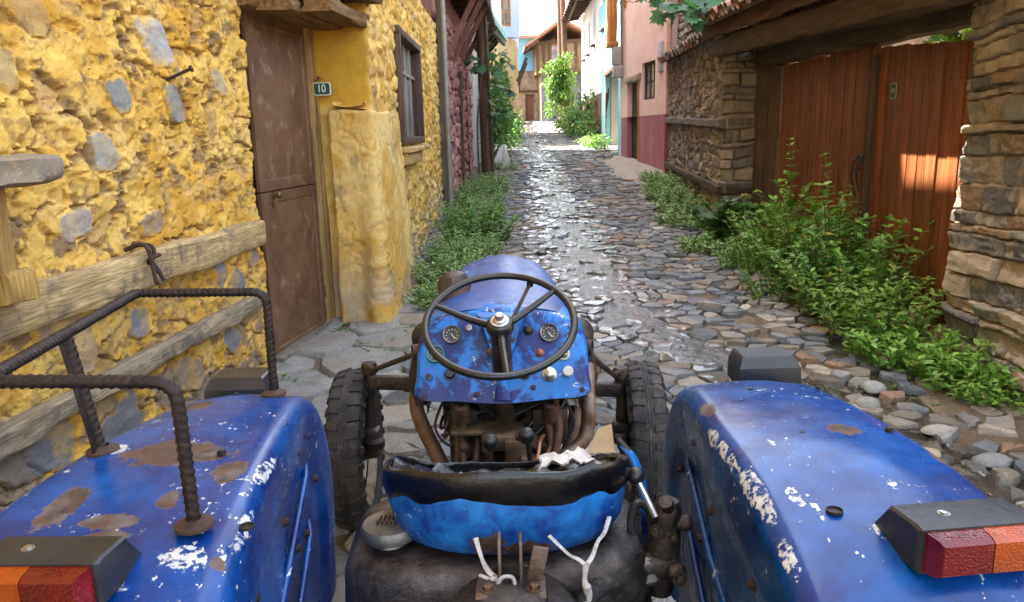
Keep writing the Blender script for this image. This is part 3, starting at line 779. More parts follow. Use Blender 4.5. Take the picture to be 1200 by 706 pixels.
f = MB(); f.beam(dp(1.075, .10, .02), dp(1.06, 2.66, .02), .07, .10, 8, .004); f.beam(dp(1.13, .12, .05), dp(1.11, 2.66, .04), .045, .08, 9, .006)
f.build('door_frame', mat_wood('yellow_washed_frame', (.20, .11, .045), (.50, .32, .12), 2, 1., .8, .005), yh)
s = MB(); s.beam(dp(-.02, .12, .03), dp(1.15, .155, .03), .16, .10, 10, .006); s.build('sill', M_wood_grey, yh, label='worn grey door sill')
# wooden tie beams bedded in the wall
t = MB(); t.beam((NWX(2.2) + .012, 2.2, 1.13), (NWX(5.27) - .005, 5.27, 1.115), .11, .165, 12, .008, step=.07); t.build('tie_beam', M_wood_wash, yh, label='yellow washed timber tie beam across the wall')
t = MB(); t.beam((NWX(2.2) + .008, 2.2, .66), (NWX(5.2) + .0, 5.22, .665), .09, .095, 13, .010, step=.07); t.build('tie_beam', mat_wood('greyed_timber', (.17, .125, .08), (.42, .33, .21), 1, 1.2, .85, .008, weather=(5, .5, (.16, .13, .10))), yh, label='lower split grey tie beam')
# number plate and the bell push above it (on the plastered jamb, facing down the alley)
pl = MB(); w_, h_ = .072, .052
def rrect(w, h, r, y, cx, cz, n=5):
    pts = []
    for sx, sz, a0 in ((1, 1, 0), (-1, 1, 90), (-1, -1, 180), (1, -1, 270)):
        for k in range(n): a = R(a0 + 90 * k / (n - 1)); pts.append((cx + sx * (w - r) + r * math.cos(a), y, cz + sz * (h - r) + r * math.sin(a)))
    return pts
PC = (-1.50, 2.125)
pl.cap_loft([rrect(w_, h_, .018, 6.495, *PC), rrect(w_, h_, .018, 6.476, *PC), rrect(w_ - .009, h_ - .009, .014, 6.474, *PC), rrect(w_ - .009, h_ - .009, .014, 6.478, *PC)], close1=False)
plate = pl.build('number_plate', mat_plain('plate_rim', (.55, .53, .46), .45), yh, label='green house number plate reading 10')
q = MB(); q.cap_loft([rrect(w_ - .008, h_ - .008, .014, 6.486, *PC), rrect(w_ - .008, h_ - .008, .014, 6.477, *PC)]); q.build('plate_face', mat_plain('plate_green', (.006, .045, .035), .35), plate)
def text(name, s, size, loc, rot, mat, parent, ext=.0015, bold=.0):
    cu = bpy.data.curves.new(name, 'FONT'); cu.body = s; cu.size = size; cu.extrude = ext; cu.offset = bold; cu.align_x = 'CENTER'; cu.align_y = 'CENTER'
    o = bpy.data.objects.new('tmp', cu); COL.objects.link(o); bpy.context.view_layer.update()
    me = bpy.data.meshes.new_from_object(o.evaluated_get(bpy.context.evaluated_depsgraph_get())); bpy.data.objects.remove(o)
    Mx = Matrix.Translation(loc) @ rot.to_4x4()
    v = [tuple(Mx @ x.co) for x in me.vertices]; f = [tuple(p.vertices) for p in me.polygons]; bpy.data.meshes.remove(me)
    return link_mesh(name, v, f, mat, parent, smooth=0)
M_white = mat_plain('white_enamel', (.75, .76, .70), .4)
text('lettering', '10', .088, (PC[0] - .004, 6.4755, PC[1] + .001), Matrix.Rotation(R(90), 3, 'X') @ Matrix.Diagonal((.82, 1, 1)), M_white, plate)
q = MB(); q.box((-1.535, 6.482, 2.212), (.075, .03, .028), None, .004); bell = q.build('bell_push', mat_plain('brown_bakelite', (.30, .13, .05), .4), yh)
q = MB(); q.lathe([(.010, 0), (.010, .004), (0, .006)], (-1.520, 6.467, 2.212), (0, -1, 0), 14); q.build('button', M_dark, bell)
# window
wn = MB()
for (y, z, sy, sz) in ((7.97, 2.22, .075, 1.16), (9.79, 2.22, .075, 1.16)): wn.box((-1.10, y, z), (.13, sy, sz), None, .006)
for z in (1.685, 2.755): wn.box((-1.10, 8.88, z), (.132, 1.92, .07), None, .006)
win = wn.build('window', mat_wood('window_timber', (.05, .028, .02), (.14, .08, .055), 2, 1., .6, .003), yh)
q = MB(); q.box((-1.15, 8.88, 2.22), (.008, 1.78, 1.04)); q.build('pane', M_glass, win)
q = MB()
for y in (8.42, 8.88, 9.34): q.box((-1.133, y, 2.22), (.03, .035 if y != 8.88 else .06, 1.02), None, .004)
q.box((-1.131, 8.88, 2.40), (.028, 1.76, .04), None, .004)
q.build('sash', mat_wood('pale_sash', (.16, .12, .10), (.42, .38, .33), 2, 1., .6, .003), win)
q = MB(); q.box((-1.045, 8.86, 1.59), (.15, 1.9, .055), None, .012); q.box((-1.06, 8.6, 1.50), (.10, 1.3, .13), None, .02); q.build('sill', mat_wood('ochre_sill', (.38, .24, .08), (.66, .45, .18), 1, 1., .8, .006), win)
# corner post
cp = MB(); cp.beam((-1.02, 12.55, .35), (-1.00, 12.55, 6.4), .11, .16, 21, .008); cp.build('corner_post', M_wood_grey, yh, label='grey weathered corner post')
cp = MB(); cp.tube([(-.93, 12.3, .45), (-.93, 12.33, 2.7), (-.95, 12.3, 6.4)], .04, 12); cp.build('downpipe', mat_plain('grey_pipe', (.26, .25, .24), .5, .3, .3), yh)

# things hanging on and standing against the wall
n_ = MB(); a = (NWX(4.32) - .02, 4.32, 2.07); n_.tube([a, (a[0] + .13, 4.33, 2.125)], .009, 8); n_.lathe([(.018, 0), (.018, .012), (0, .013)], (a[0] + .125, 4.33, 2.122), (.92, .05, .38), 10)
tag(n_.build('iron_spike', M_rust), 'rusty iron spike sticking out of the yellow wall', 'spike')
hk = MB(); X0 = NWX(3.71) + .05
hk.tube([(X0 - .06, 3.70, 1.235), (X0 + .03, 3.69, 1.262), (X0 + .065, 3.685, 1.22), (X0 + .085, 3.67, 1.10), (X0 + .088, 3.68, 1.07)], .011, 8, sm=5)
hk.tube([(X0 - .05, 3.75, 1.25), (X0 + .04, 3.76, 1.245), (X0 + .05, 3.755, 1.19), (X0 + .02, 3.75, 1.165), (X0 + .05, 3.75, 1.15), (X0 + .085, 3.76, 1.07)], .011, 8, sm=5)
hk.tube([(X0 + .055, 3.72, 1.19), (X0 + .075, 3.76, 1.2), (X0 + .05, 3.79, 1.19), (X0 + .035, 3.75, 1.185)], .010, 8, sm=5, closed=True)
tag(hk.build('iron_hasp', M_rust), 'twisted rusty iron hasp fixed to the timber tie beam', 'hasp')
sh = thing('wall_shelf', 'thick weathered shelf slab on wooden posts against the yellow wall', 'shelf', (-1.9, 2.6, 1.2))
s = MB(); s.beam((-1.84, 1.8, 1.655), (-1.80, 2.99, 1.655), .26, .115, 30, .012, step=.05); s.build('slab', mat_grime('grey_stone_slab', (.30, .23, .15), (.22, .20, .18), (.42, .33, .2), 5, .9, 0, .008), sh)
s = MB(); s.beam((-1.86, 2.74, 1.26), (-1.86, 2.74, 1.60), .12, .10, 31, .006, step=.05); s.beam((-1.86, 2.25, 1.2), (-1.86, 2.25, 1.60), .12, .1, 32, .006); s.build('post', mat_wood('ochre_post', (.24, .13, .04), (.5, .31, .10), 2, 1., .8, .006), sh, split=.004)
s = MB(); s.beam((-1.86, 2.68, 1.235), (-1.86, 2.83, 1.235), .17, .13, 33, .012, step=.05); s.build('bracket_block', mat_wood('ochre_block', (.36, .2, .05), (.66, .42, .13), 2, 1., .85, .01), sh)
# ------------------------------------------------------------------ facade helper
def facade(mb, p0, p1, z0, z1, thick, side, openings=(), col=(1, 1, 1)):
    """straight wall from p0 to p1 (plan), outer face on the given side, rectangular openings (u0,u1,za,zb) with reveals"""
    p0, p1 = np.array(p0, float), np.array(p1, float); L = np.linalg.norm(p1 - p0); d = (p1 - p0) / L
    nr = np.array([-d[1], d[0]]) * side
    us = sorted({0, L, *[o[0] for o in openings], *[min(L, o[1]) for o in openings]}); zs = sorted({z0, z1, *[min(max(o[2], z0), z1) for o in openings], *[min(max(o[3], z0), z1) for o in openings]})
    P = lambda u, z, o: (*(p0 + d * u - nr * o), z)
    for i in range(len(us) - 1):
        for j in range(len(zs) - 1):
            uc, zc = (us[i] + us[i + 1]) / 2, (zs[j] + zs[j + 1]) / 2
            if any(o[0] < uc < o[1] and o[2] < zc < o[3] for o in openings): continue
            a, b, c, e = us[i], us[i + 1], zs[j], zs[j + 1]
            for o in (0, thick): mb.add([P(a, c, o), P(b, c, o), P(b, e, o), P(a, e, o)], [(0, 1, 2, 3)], col)
    q = lambda *v: mb.add(v, [(0, 1, 2, 3)], col)
    for u in (0, L): q(P(u, z0, 0), P(u, z1, 0), P(u, z1, thick), P(u, z0, thick))
    for z in (z0, z1): q(P(0, z, 0), P(L, z, 0), P(L, z, thick), P(0, z, thick))
    for (a, b, c, e) in openings:
        b = min(b, L); c2, e2 = max(c, z0), min(e, z1)
        if c2 >= e2: continue
        for u in (a, b): q(P(u, c2, 0), P(u, e2, 0), P(u, e2, thick), P(u, c2, thick))
        for z, on in ((c, c > z0 and c < z1), (e, e < z1 and e > z0)):
            if on: q(P(a, z, 0), P(b, z, 0), P(b, z, thick), P(a, z, thick))
    return P
def window_on(P, parent, u0, u1, z0, z1, depth=.12, cols=2, rows=2, mat=None, label=None, glass=None):
    """a framed window set back in an opening of a facade"""
    mat = mat or M_wood_dark_v
    f = MB(); t = .055
    def bar(a, b, c, e, o0, o1):
        V = [P(u, z, o) for o in (o0, o1) for (u, z) in ((a, c), (b, c), (b, e), (a, e))]
        f.add(V, [(0, 1, 2, 3), (7, 6, 5, 4), (0, 4, 5, 1), (1, 5, 6, 2), (2, 6, 7, 3), (3, 7, 4, 0)])
    e = .004
    bar(u0 + e, u0 + t, z0 + e, z1 - e, depth - .03, depth + .03); bar(u1 - t, u1 - e, z0 + e, z1 - e, depth - .03, depth + .03)
    bar(u0 + t, u1 - t, z0 + e, z0 + t, depth - .03, depth + .03); bar(u0 + t, u1 - t, z1 - t, z1 - e, depth - .03, depth + .03)
    for k in range(1, cols): u = u0 + (u1 - u0) * k / cols; bar(u - .018, u + .018, z0 + t, z1 - t, depth - .015, depth + .02)
    for k in range(1, rows): z = z0 + (z1 - z0) * k / rows; bar(u0 + t, u1 - t, z - .014, z + .014, depth - .012, depth + .018)
    w = f.build('window', mat, parent, smooth=0, label=label)
    g_ = MB(); g_.add([P(u0 + t * .6, z0 + t * .6, depth + .01), P(u1 - t * .6, z0 + t * .6, depth + .01), P(u1 - t * .6, z1 - t * .6, depth + .01), P(u0 + t * .6, z1 - t * .6, depth + .01)], [(0, 1, 2, 3)])
    g_.add([P(u0 + t * .6, z0 + t * .6, depth + .016), P(u1 - t * .6, z0 + t * .6, depth + .016), P(u1 - t * .6, z1 - t * .6, depth + .016), P(u0 + t * .6, z1 - t * .6, depth + .016)], [(3, 2, 1, 0)])
    g_.build('pane', glass or M_glass, w, smooth=0)
    return w
def block(parent, poly, z0, z1, mat, name='wall', label=None):
    b = MB(); b.prism([(x, y, z0) for x, y in poly], (0, 0, z1 - z0)); return b.build(name, mat, parent, smooth=0, label=label)

# ------------------------------------------------------------------ LEFT, beyond the yellow house
rh = thing('red_stone_house', 'dusky pink painted rubble stone house with timber struts behind the wooden pole', 'house', (-1.6, 15.7, .6))
PINKS = [(.36, .155, .14), (.42, .20, .17), (.30, .125, .12), (.46, .25, .21), (.34, .17, .155)]
def red_h(U, Z, X, Y):
    h, e, cid = rubble(U, Z, .30, .17, 15, .3, .085, .022, .35)
    return h
def red_c(U, Z, X, Y, H):
    h, e, cid = rubble(U, Z, .30, .17, 15, .3, .085, .022, .35)
    c = palette(cid, PINKS); return lerpc((.33, .17, .15), 0, np.zeros_like(U)) * (1 - e[..., None]) + c * e[..., None]
wall_sheet('wall', [(-1.06, 12.66), (-.98, 15.8), (-.90, 18.9), (-1.3, 18.95)], .2, 3.7, .022, .02, -1, red_h, red_c, M_pinkstone, rh, round_=2, label='lower wall of pink painted rubble')
M_pinkst = mat_stucco('faded_pink_plaster', (.47, .24, .21), (.30, .17, .15))
block(rh, [(-7, 12.66), (-1.14, 12.66), (-1.0, 18.88), (-7, 18.88)], 0, 12, M_pinkst, label='pink plastered upper wall')  # top raised out of view to keep sun off the walls opposite
j = MB(); j.prism([(-1.12, 12.9, 4.35), (-.45, 12.9, 4.35), (-.30, 18.7, 4.35), (-1.0, 18.7, 4.35)], (0, 0, 7.64)); j.build('upper_storey', M_pinkst, rh, smooth=0)
j = MB()
for y in np.arange(13.1, 18.7, .62): j.beam((-1.15, y, 4.29), (-.28, y, 4.29), .12, .11, int(y * 10))
j.beam((-.42, 12.9, 4.18), (-.27, 18.7, 4.18), .12, .12, 3); j.build('joist', M_wood_dark, rh)
for i, y in enumerate((13.35, 14.55, 15.75, 17.0)):
    s = MB(); s.beam((-1.0, y, 2.95), (-.36, y + .05, 4.16), .075, .09, 60 + i); s.build('strut', mat_wood('reddish_strut', (.11, .04, .03), (.27, .12, .09), 2, 1., .8, .005) if i == 0 else bpy.data.materials['reddish_strut'], rh)
s = MB(); s.beam((-.93, 15.45, .6), (-.91, 15.45, 2.9), .12, .12, 71); s.build('door_post', M_wood_dark_v, rh)
s = MB(); s.beam((-.90, 17.2, .7), (-.90, 17.2, 3.0), .10, .12, 72); s.build('door_post', M_wood_dark_v, rh)
block(rh, [(-7.2, 12.3), (-.2, 12.75), (-.1, 19.0), (-7.2, 19.0)], 12, 12.2, bpy.data.materials['roof_tile'], 'roof')

pole = MB(); pole.tube([(-.43, 16.73, .5), (-.47, 16.73, 3.2), (-.53, 16.73, 8.2)], [.145, .125, .10], 16, sm=6)
up = thing('utility_pole', 'tall brown weathered wooden pole standing at the left edge of the alley', 'pole', (-.43, 16.73, .7))
pole.build('shaft', M_wood_pole, up)
q = MB(); q.tube([(-.34, 16.6, .75), (-.36, 16.58, 2.0), (-.40, 16.6, 3.4), (-.42, 16.62, 5.6)], .012, 6, sm=6); q.build('cable', M_black_iron, up)

wb = thing('white_bay_house', 'white plastered house with a jutting upper bay beyond the wooden pole', 'house', (-2.6, 21.5, 1))
M_white_st = mat_stucco('white_limewash', (.72, .74, .76), (.5, .5, .48), .1)
M_stone_far = mat_stucco('far_stone', (.30, .23, .17), (.17, .13, .10), .5, .05, .48)
block(wb, [(-6, 19.0), (-.78, 19.0), (-.66, 22.2), (-6, 22.2)], .5, 12.6, M_white_st)  # unseen top raised to shade the pink house; rear block kept low for sun
block(wb, [(-6, 22.202), (-.66, 22.202), (-.58, 24.6), (-6, 24.6)], .5, 9.4, M_white_st, label='lower rear wing')
block(wb, [(-.82, 19.6), (-.33, 19.6), (-.09, 22.2), (-.64, 22.2)], 4.45, 12.6, M_white_st, 'upper_bay')
block(wb, [(-.84, 19.4), (-.25, 19.4), (.06, 23.4), (-.6, 23.4)], 4.30, 4.447, mat_plain('green_blue_board', (.22, .36, .38), .7), 'bay_floor')
q = MB()
for y in (19.7, 20.8, 21.9, 23.0): q.beam((-.75, y, 3.7), (-.22, y, 4.27), .1, .12, int(y * 3))
q.beam((-.35, 19.5, 4.22), (-.04, 23.3, 4.22), .1, .12, 5); q.build('bracket', M_wood_dark, wb)
P = facade(MB(), (-.33, 19.597), (-.80, 19.597), 4.5, 6.5, .1, 1)
q = MB(); q.box((-.50, 19.585, 5.45), (.26, .04, .62), None, .01); wq = q.build('window', mat_plain('blue_green_frame', (.10, .22, .26), .6), wb); q = MB(); q.box((-.50, 19.562, 5.45), (.2, .01, .54)); q.build('pane', M_glass, wq)

lv = thing('lavender_house', 'lavender blue house with orange window frame above an ochre base', 'house', (-1.2, 29, 1.4))
M_lav = mat_stucco('lavender_limewash', (.42, .46, .72), (.4, .4, .5), .1); M_och = mat_stucco('ochre_render', (.62, .42, .22), (.4, .28, .17), .3, .05, .5)
block(lv, [(-5, 25.5), (-.25, 27.0), (.42, 30), (.5, 33), (-5, 33)], .8, 5.0, M_och, label='ochre lower wall')
m0 = MB(); P = facade(m0, (-.95, 27.3), (.52, 28.9), 5.002, 8.4, .3, -1, [(1.05, 1.72, 5.35, 6.75)]); m0.build('wall', M_lav, lv, smooth=0, label='lavender upper wall')
window_on(P, lv, 1.05, 1.72, 5.35, 6.75, .02, 2, 3, M_wood_orange)
block(lv, [(-5, 27.6), (-1.0, 27.6), (.2, 28.95), (.55, 33), (-5, 33)], 5.004, 8.4, M_lav)
q = MB(); q.prism([(-5, 26.9, 8.4), (.2, 26.9, 8.4), (.95, 28.6, 8.4), (.95, 33.2, 8.4), (-5, 33.2, 8.4)], (0, 0, .18)); q.build('roof', bpy.data.materials['roof_tile'], lv, smooth=0)
q = MB(); q.beam((.42, 28.9, 3.5), (.75, 28.9, 4.32), .12, .12, 3); q.beam((.44, 31, 3.5), (.8, 31, 4.32), .12, .12, 4); q.build('bracket', M_wood_dark, lv, split=.01)

bh = thing('blue_far_house', 'sky blue plastered house on brown stone base closing the alley far off', 'house', (.2, 45, 2.3))
M_blue_st = mat_stucco('sky_blue_limewash', (.16, .42, .60), (.25, .4, .48), .12)
m0 = MB(); P = facade(m0, (-.9, 44.2), (1.75, 44.5), 2.0, 5.0, .3, -1, [(1.95, 2.45, 2.2, 3.75)]); m0.build('wall', M_stone_far, bh, smooth=0, label='brown stone ground floor')
q = MB(); q.add([P(1.95, 2.2, .2), P(2.45, 2.2, .2), P(2.45, 3.75, .2), P(1.95, 3.75, .2)], [(0, 1, 2, 3)]); q.prism([P(2.19, 2.2, .19), P(2.21, 2.2, .19), P(2.21, 3.75, .19), P(2.19, 3.75, .19)], (0, -.02, 0)); q.build('door', mat_plain('brown_far_door', (.16, .07, .04), .7), bh, smooth=0)
q = MB(); q.beam(P(0, 3.9, -.03), P(2.7, 3.9, -.03), .1, .12, 7); q.beam(P(1.6, 3.9, -.03), P(1.6, 5, -.03), .1, .12, 8); q.build('tie_beam', M_wood_dark, bh)
block(bh, [(-.95, 44.15), (1.8, 44.4), (1.8, 50), (-.95, 50)], 5.002, 6.75, M_blue_st, label='sky blue upper storey')
q = MB(); q.prism([(-1.4, 43.7, 6.7), (-1.4, 43.7, 6.82), (-1.4, 47, 7.35), (-1.4, 50.5, 6.8), (-1.4, 50.5, 6.7), (-1.4, 47, 7.2)], (3.7, .3, 0)); q.build('roof', mat_plain('red_tile_roof', (.36, .17, .11), .9, 0, .4, 5, .03, 10), bh, smooth=0)
block(bh, [(-.9, 44.55), (1.75, 44.85), (1.75, 50), (-.9, 50)], 1.8, 5.0, M_stone_far)

tf = thing('timbered_house', 'old timber framed house on dark stone with deep brown eaves at the alley end', 'house', (2.9, 44, 2.2))
M_dstone = mat_stucco('dark_slate_stone', (.13, .135, .15), (.07, .07, .075), .55, .06, .5)
M_cream = mat_stucco('cream_infill', (.22, .15, .085), (.13, .085, .05), .3)
m0 = MB(); P = facade(m0, (1.85, 42.3), (4.2, 41.6), 2.0, 4.65, .3, -1, [(1.15, 1.72, 2.95, 3.75)]); m0.build('wall', M_dstone, tf, smooth=0, label='dark slate ground floor')
window_on(P, tf, 1.15, 1.72, 2.95, 3.75, .1, 2, 2, M_wood_dark_v)
block(tf, [(1.84, 42.31), (4.2, 41.92), (4.2, 50), (1.6, 50)], 1.9, 4.648, M_cream, label='pale side wall')
m0 = MB(); P = facade(m0, (1.6, 42.0), (4.3, 41.25), 4.652, 6.3, .3, -1, [(.75, 1.45, 5.1, 6.1)]); m0.build('wall', M_cream, tf, smooth=0, label='cream infilled upper storey')
window_on(P, tf, .75, 1.45, 5.1, 6.1, .06, 3, 3, mat_wood('far_window_timber', (.22, .09, .035), (.40, .18, .07), 2, 1., .6, .003))
block(tf, [(1.6, 42.01), (4.2, 41.6), (4.3, 50), (1.3, 50)], 4.654, 6.28, mat_wood('far_boarding', (.12, .065, .04), (.24, .13, .08), 2, 1., .8, .006), label='boarded upper side wall')
q = MB()
for u in (.06, .4, .7, 1.52, 2.1): q.beam(P(u, 4.66, -.03), P(u, 6.25, -.03), .13, .1, int(u * 10))
q.beam(P(0, 4.72, -.05), P(2.8, 4.72, -.05), .12, .14, 3); q.beam(P(0, 6.2, -.05), P(2.8, 6.2, -.05), .12, .14, 4)
q.build('timber_frame', M_wood_dark_v, tf)
q = MB(); q.prism([(.95, 40.9, 5.85), (.95, 40.9, 5.97), (2.9, 40.9, 7.3), (5.2, 40.9, 6.0), (5.2, 40.9, 5.9), (2.9, 40.9, 7.15)], (0, 9, 0)); q.build('roof', bpy.data.materials['roof_tile'], tf, smooth=0)
q = MB()
for y in np.arange(41, 44, .5): q.beam((1.0, y, 5.83), (1.7, y, 6.22), .09, .1, int(y * 7))
q.build('rafter', M_wood_dark, tf, split=.005)

# ------------------------------------------------------------------ RIGHT, from far to near
wt = thing('white_teal_house', 'sunlit white house with teal lower plaster and deep porch beyond the pink house', 'house', (4.2, 27, 1.2))
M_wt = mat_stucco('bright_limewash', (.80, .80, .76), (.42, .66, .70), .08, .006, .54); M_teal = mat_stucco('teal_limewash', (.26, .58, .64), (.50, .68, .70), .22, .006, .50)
A, B = (3.05, 21.12), (3.45, 36.5)
OP = [(.75, 4.1, .9, 3.35)]
WN = [(4.6, 5.3, 4.9, 6.3), (8.2, 8.9, 4.8, 6.0), (10.8, 11.5, 4.7, 5.9), (13.2, 13.9, 4.7, 5.9)]
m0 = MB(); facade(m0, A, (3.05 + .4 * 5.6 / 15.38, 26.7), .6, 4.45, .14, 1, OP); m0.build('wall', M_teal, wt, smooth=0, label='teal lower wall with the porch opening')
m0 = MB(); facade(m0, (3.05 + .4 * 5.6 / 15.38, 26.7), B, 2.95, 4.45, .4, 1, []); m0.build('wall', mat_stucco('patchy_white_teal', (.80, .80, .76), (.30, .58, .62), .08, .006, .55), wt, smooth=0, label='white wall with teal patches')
m0 = MB(); facade(m0, (3.05 + .4 * 5.6 / 15.38, 26.7), B, .8, 2.948, .4, 1, []); m0.build('wall', mat_stucco('dark_red_brick_base', (.26, .12, .10), (.17, .09, .08), .5, .05, .5), wt, smooth=0, label='dark red stone base')
m0 = MB(); facade(m0, (A[0] - .004, A[1]), (3.21, 27.6), 4.452, 5.7, .05, 1, []); m0.build('wall', M_teal, wt, smooth=0, label='white upper wall with its shade put in as turquoise')  # turquoise stands in for shade on the near white wall
m0 = MB(); P = facade(m0, (A[0] + .02, A[1]), (B[0] + .02, B[1]), 4.452, 6.6, .4, 1, WN); m0.build('wall', M_wt, wt, smooth=0, label='bright white upper wall')
for o in WN: window_on(P, wt, *o, .1, 2, 3, M_wood_pole)
q = MB()
for o in WN:
    c = np.array(P((o[0] + o[1]) / 2, o[2] - .04, -.05)); q.box(c, (.16, o[1] - o[0] + .2, .06), None, .01)
q.build('window_ledge', M_wood_dark, wt, split=.01)
block(wt, [(5.1, 21.2), (9, 21.2), (9, 36.5), (5.1, 36.5)], .5, 6.6, M_wt)
q = MB(); q.box((4.22, 25.36, 2.2), (1.8, .22, 3.2)); q.box((4.95, 23.3, 2.2), (.3, 4, 3.2)); q.build('porch_wall', M_white_st, wt, smooth=0)
q = MB(); q.box((4.2, 23.4, 3.62), (1.75, 4.3, .1)); q.build('porch_ceiling', M_wood_dark, wt, smooth=0)
q = MB(); q.beam((3.02, 21.7, 3.40), (3.20, 25.4, 3.42), .16, .14, 3); q.beam((3.2, 25.28, 1.1), (3.2, 25.28, 3.33), .12, .12, 4); q.build('porch_lintel', M_wood_dark, wt)
q = MB()
for y in np.arange(22.5, 36.4, .7): q.beam((3.3, y, 6.55), (2.45, y, 6.4), .1, .11, int(y * 5))
q.beam((2.5, 22.4, 6.42), (2.8, 36.6, 6.42), .1, .12, 8); q.build('rafter', M_wood_dark, wt)
q = MB(); q.prism([(2.25, 22.0, 6.45), (2.25, 22.0, 6.55), (5.5, 22.0, 7.9), (9.2, 22.0, 6.6), (9.2, 22.0, 6.5), (5.5, 22.0, 7.75)], (.3, 14.6, 0)); q.build('roof', bpy.data.materials['roof_tile'], wt, smooth=0)
for i, (x, y) in enumerate(((2.50, 36.0), (2.62, 35.2))):
    q = MB(); q.tube([(x, y, 1.6), (x - .03, y, 5), (x - .1 - .08 * i, y, 10)], [.15, .13, .1], 12)
    tag(q.build('wooden_pole', M_wood_pole), ['tall grey wooden pole behind the small drooping tree', 'second grey wooden pole by the white house eaves'][i], 'pole')

oh = thing('orange_bay', 'orange boarded timber bay jutting out between pink and white houses', 'bay', (2.95, 21.1, 3.4))
q = MB(); q.beam((2.80, 20.95, 3.95), (2.80, 20.95, 7.4), .20, .16, 91); q.beam((2.80, 21.45, 3.95), (2.80, 21.45, 7.4), .20, .16, 92); q.build('post', M_wood_orange, oh)
q = MB(); q.box((2.86, 21.2, 5.7), (.10, .36, 3.4), None, .006); q.box((2.80, 21.2, 3.90), (.28, .68, .12), None, .01); q.build('board', mat_wood('orange_board', (.42, .17, .04), (.68, .33, .09), 2, .6, .6, .002), oh)
q = MB(); q.box((2.90, 21.0, 3.6), (.22, .3, .46), None, .02); q.box((2.93, 21.0, 3.2), (.24, .34, .3), None, .02); q.build('corbel', mat_plain('grey_corbel', (.36, .34, .30), .85), oh)

pk = thing('pink_house', 'salmon pink house with maroon painted base and dark open doorway', 'house', (4.0, 19, .9))
M_pink = mat_stucco('salmon_limewash', (.78, .54, .45), (.62, .44, .38), .12, .004); M_mar = mat_stucco('maroon_base', (.37, .145, .165), (.45, .25, .25), .18, .004, .52)
A, B = (3.452, 16.82), (3.04, 21.05)
OPN = [(2.44, 3.60, .9, 2.87), (1.10, 2.22, 2.39, 3.24)]
m0 = MB(); P = facade(m0, A, B, 2.03, 7.2, .16, 1, OPN); m0.build('wall', M_pink, pk, smooth=0, label='salmon pink upper wall')
m0 = MB(); facade(m0, A, B, .5, 2.028, .165, 1, OPN[:1]); m0.build('painted_base', M_mar, pk, smooth=0)
block(pk, [(3.72, 16.86), (9, 16.86), (9, 21.1), (3.3, 21.1)], .3, 7.2, M_pink)
window_on(P, pk, 1.10, 2.22, 2.39, 3.24, .10, 3, 2, M_wood_dark_v)
q = MB(); q.add([P(2.44, .9, .13), P(3.6, .9, .13), P(3.6, 2.87, .13), P(2.44, 2.87, .13)], [(0, 1, 2, 3)]); q.prism([P(3.0, .9, .12), P(3.04, .9, .12), P(3.04, 2.87, .12), P(3.0, 2.87, .12)], (-.02, 0, 0)); dd = q.build('door', mat_wood('near_black_door', (.02, .014, .012), (.06, .04, .03), 2, 1., .7, .003), pk, smooth=0)
q = MB(); q.beam(P(2.48, .95, .03), P(2.48, 2.87, .03), .1, .1, 5); q.build('door_post', M_wood_orange, pk); 
q = MB(); q.beam(P(2.3, 2.95, .0), P(3.75, 2.95, .0), .1, .16, 6); q.build('door_lintel', mat_wood('pale_lintel', (.28, .22, .15), (.5, .42, .3), 1, 1., .8, .004), pk)
q = MB(); q.tube([(3.40, 16.72, 2.02), (3.40, 16.72, 7.0)], .05, 12); q.build('downpipe', mat_plain('pink_pipe', (.60, .35, .29), .6), pk)
q = MB(); q.tube([(3.39, 16.72, .65), (3.39, 16.72, 2.018)], .058, 12); q.build('downpipe_foot', mat_plain('maroon_pipe', (.30, .06, .08), .5), pk)
q = MB(); q.box(P(.62, 3.25, -.02), (.05, .26, .62), (0, 0, .098), .01); q.box(P(.66, 4.35, -.02), (.05, .2, .8), (0, 0, .098), .01); q.build('repair_patch', mat_plain('grey_cement', (.38, .38, .40), .9), pk, label='grey cement patch')
q = MB(); q.box(P(3.85, 5.2, .02), (.10, .22, .9), (0, 0, .098), .01); q.build('shutter', M_wood_orange, pk)

# rubble wall between the pink house and the gate
gw = thing('rubble_wall', 'dark rubble stone wall with timber bands between pink house and plank gate', 'wall', (3.3, 13.5, .5))
GREY = [(.31, .26, .205), (.24, .22, .20), (.39, .33, .25), (.18, .17, .165), (.33, .27, .21), (.29, .27, .245), (.43, .36, .27), (.21, .175, .15)]
def gw_h(U, Z, X, Y):
    h, e, cid = rubble(U, Z, .24, .105, 33, .16, .055, .024, .55)
    e2, r2, t2, k2 = coursed(U, Z, (.05, .19), .30, 34, .02, .07); q2 = e2 * (.05 + .04 * k2 + .4 * t2 + .02 * (fbm(U * 9, Z * 12, seed=35, o=4) - .5))
    k = sstep(5.55, 5.75, U); return h * (1 - k) + q2 * k
def gw_c(U, Z, X, Y, H):
    h, e, cid = rubble(U, Z, .24, .105, 33, .16, .055, .024, .55); e2, c2, t2, k2 = coursed(U, Z, (.05, .19), .30, 34, .02, .07)
    k = (U > 5.65)[..., None]
    c = palette(cid, GREY) * (1 - k) + palette(c2, GREY) * .85 * (.75 + .5 * fbm(U * 6, Z * 9, seed=37, o=4))[..., None] * k; ee = np.where(U > 5.65, e2, e)[..., None]
    return np.array((.26, .21, .155)) * (1 - ee) + c * ee
wall_sheet('wall', [(3.46, 16.76), (3.05, 10.86), (3.06, 10.78), (3.62, 10.74)], .1, 3.05, .018, .016, -1, gw_h, gw_c, M_stone, gw, round_=1, label='dry rubble wall face')
block(gw, [(3.16, 10.88), (3.66, 10.84), (9, 10.9), (9, 16.7), (3.57, 16.7)], -.1, 3.02, bpy.data.materials['far_stone'])
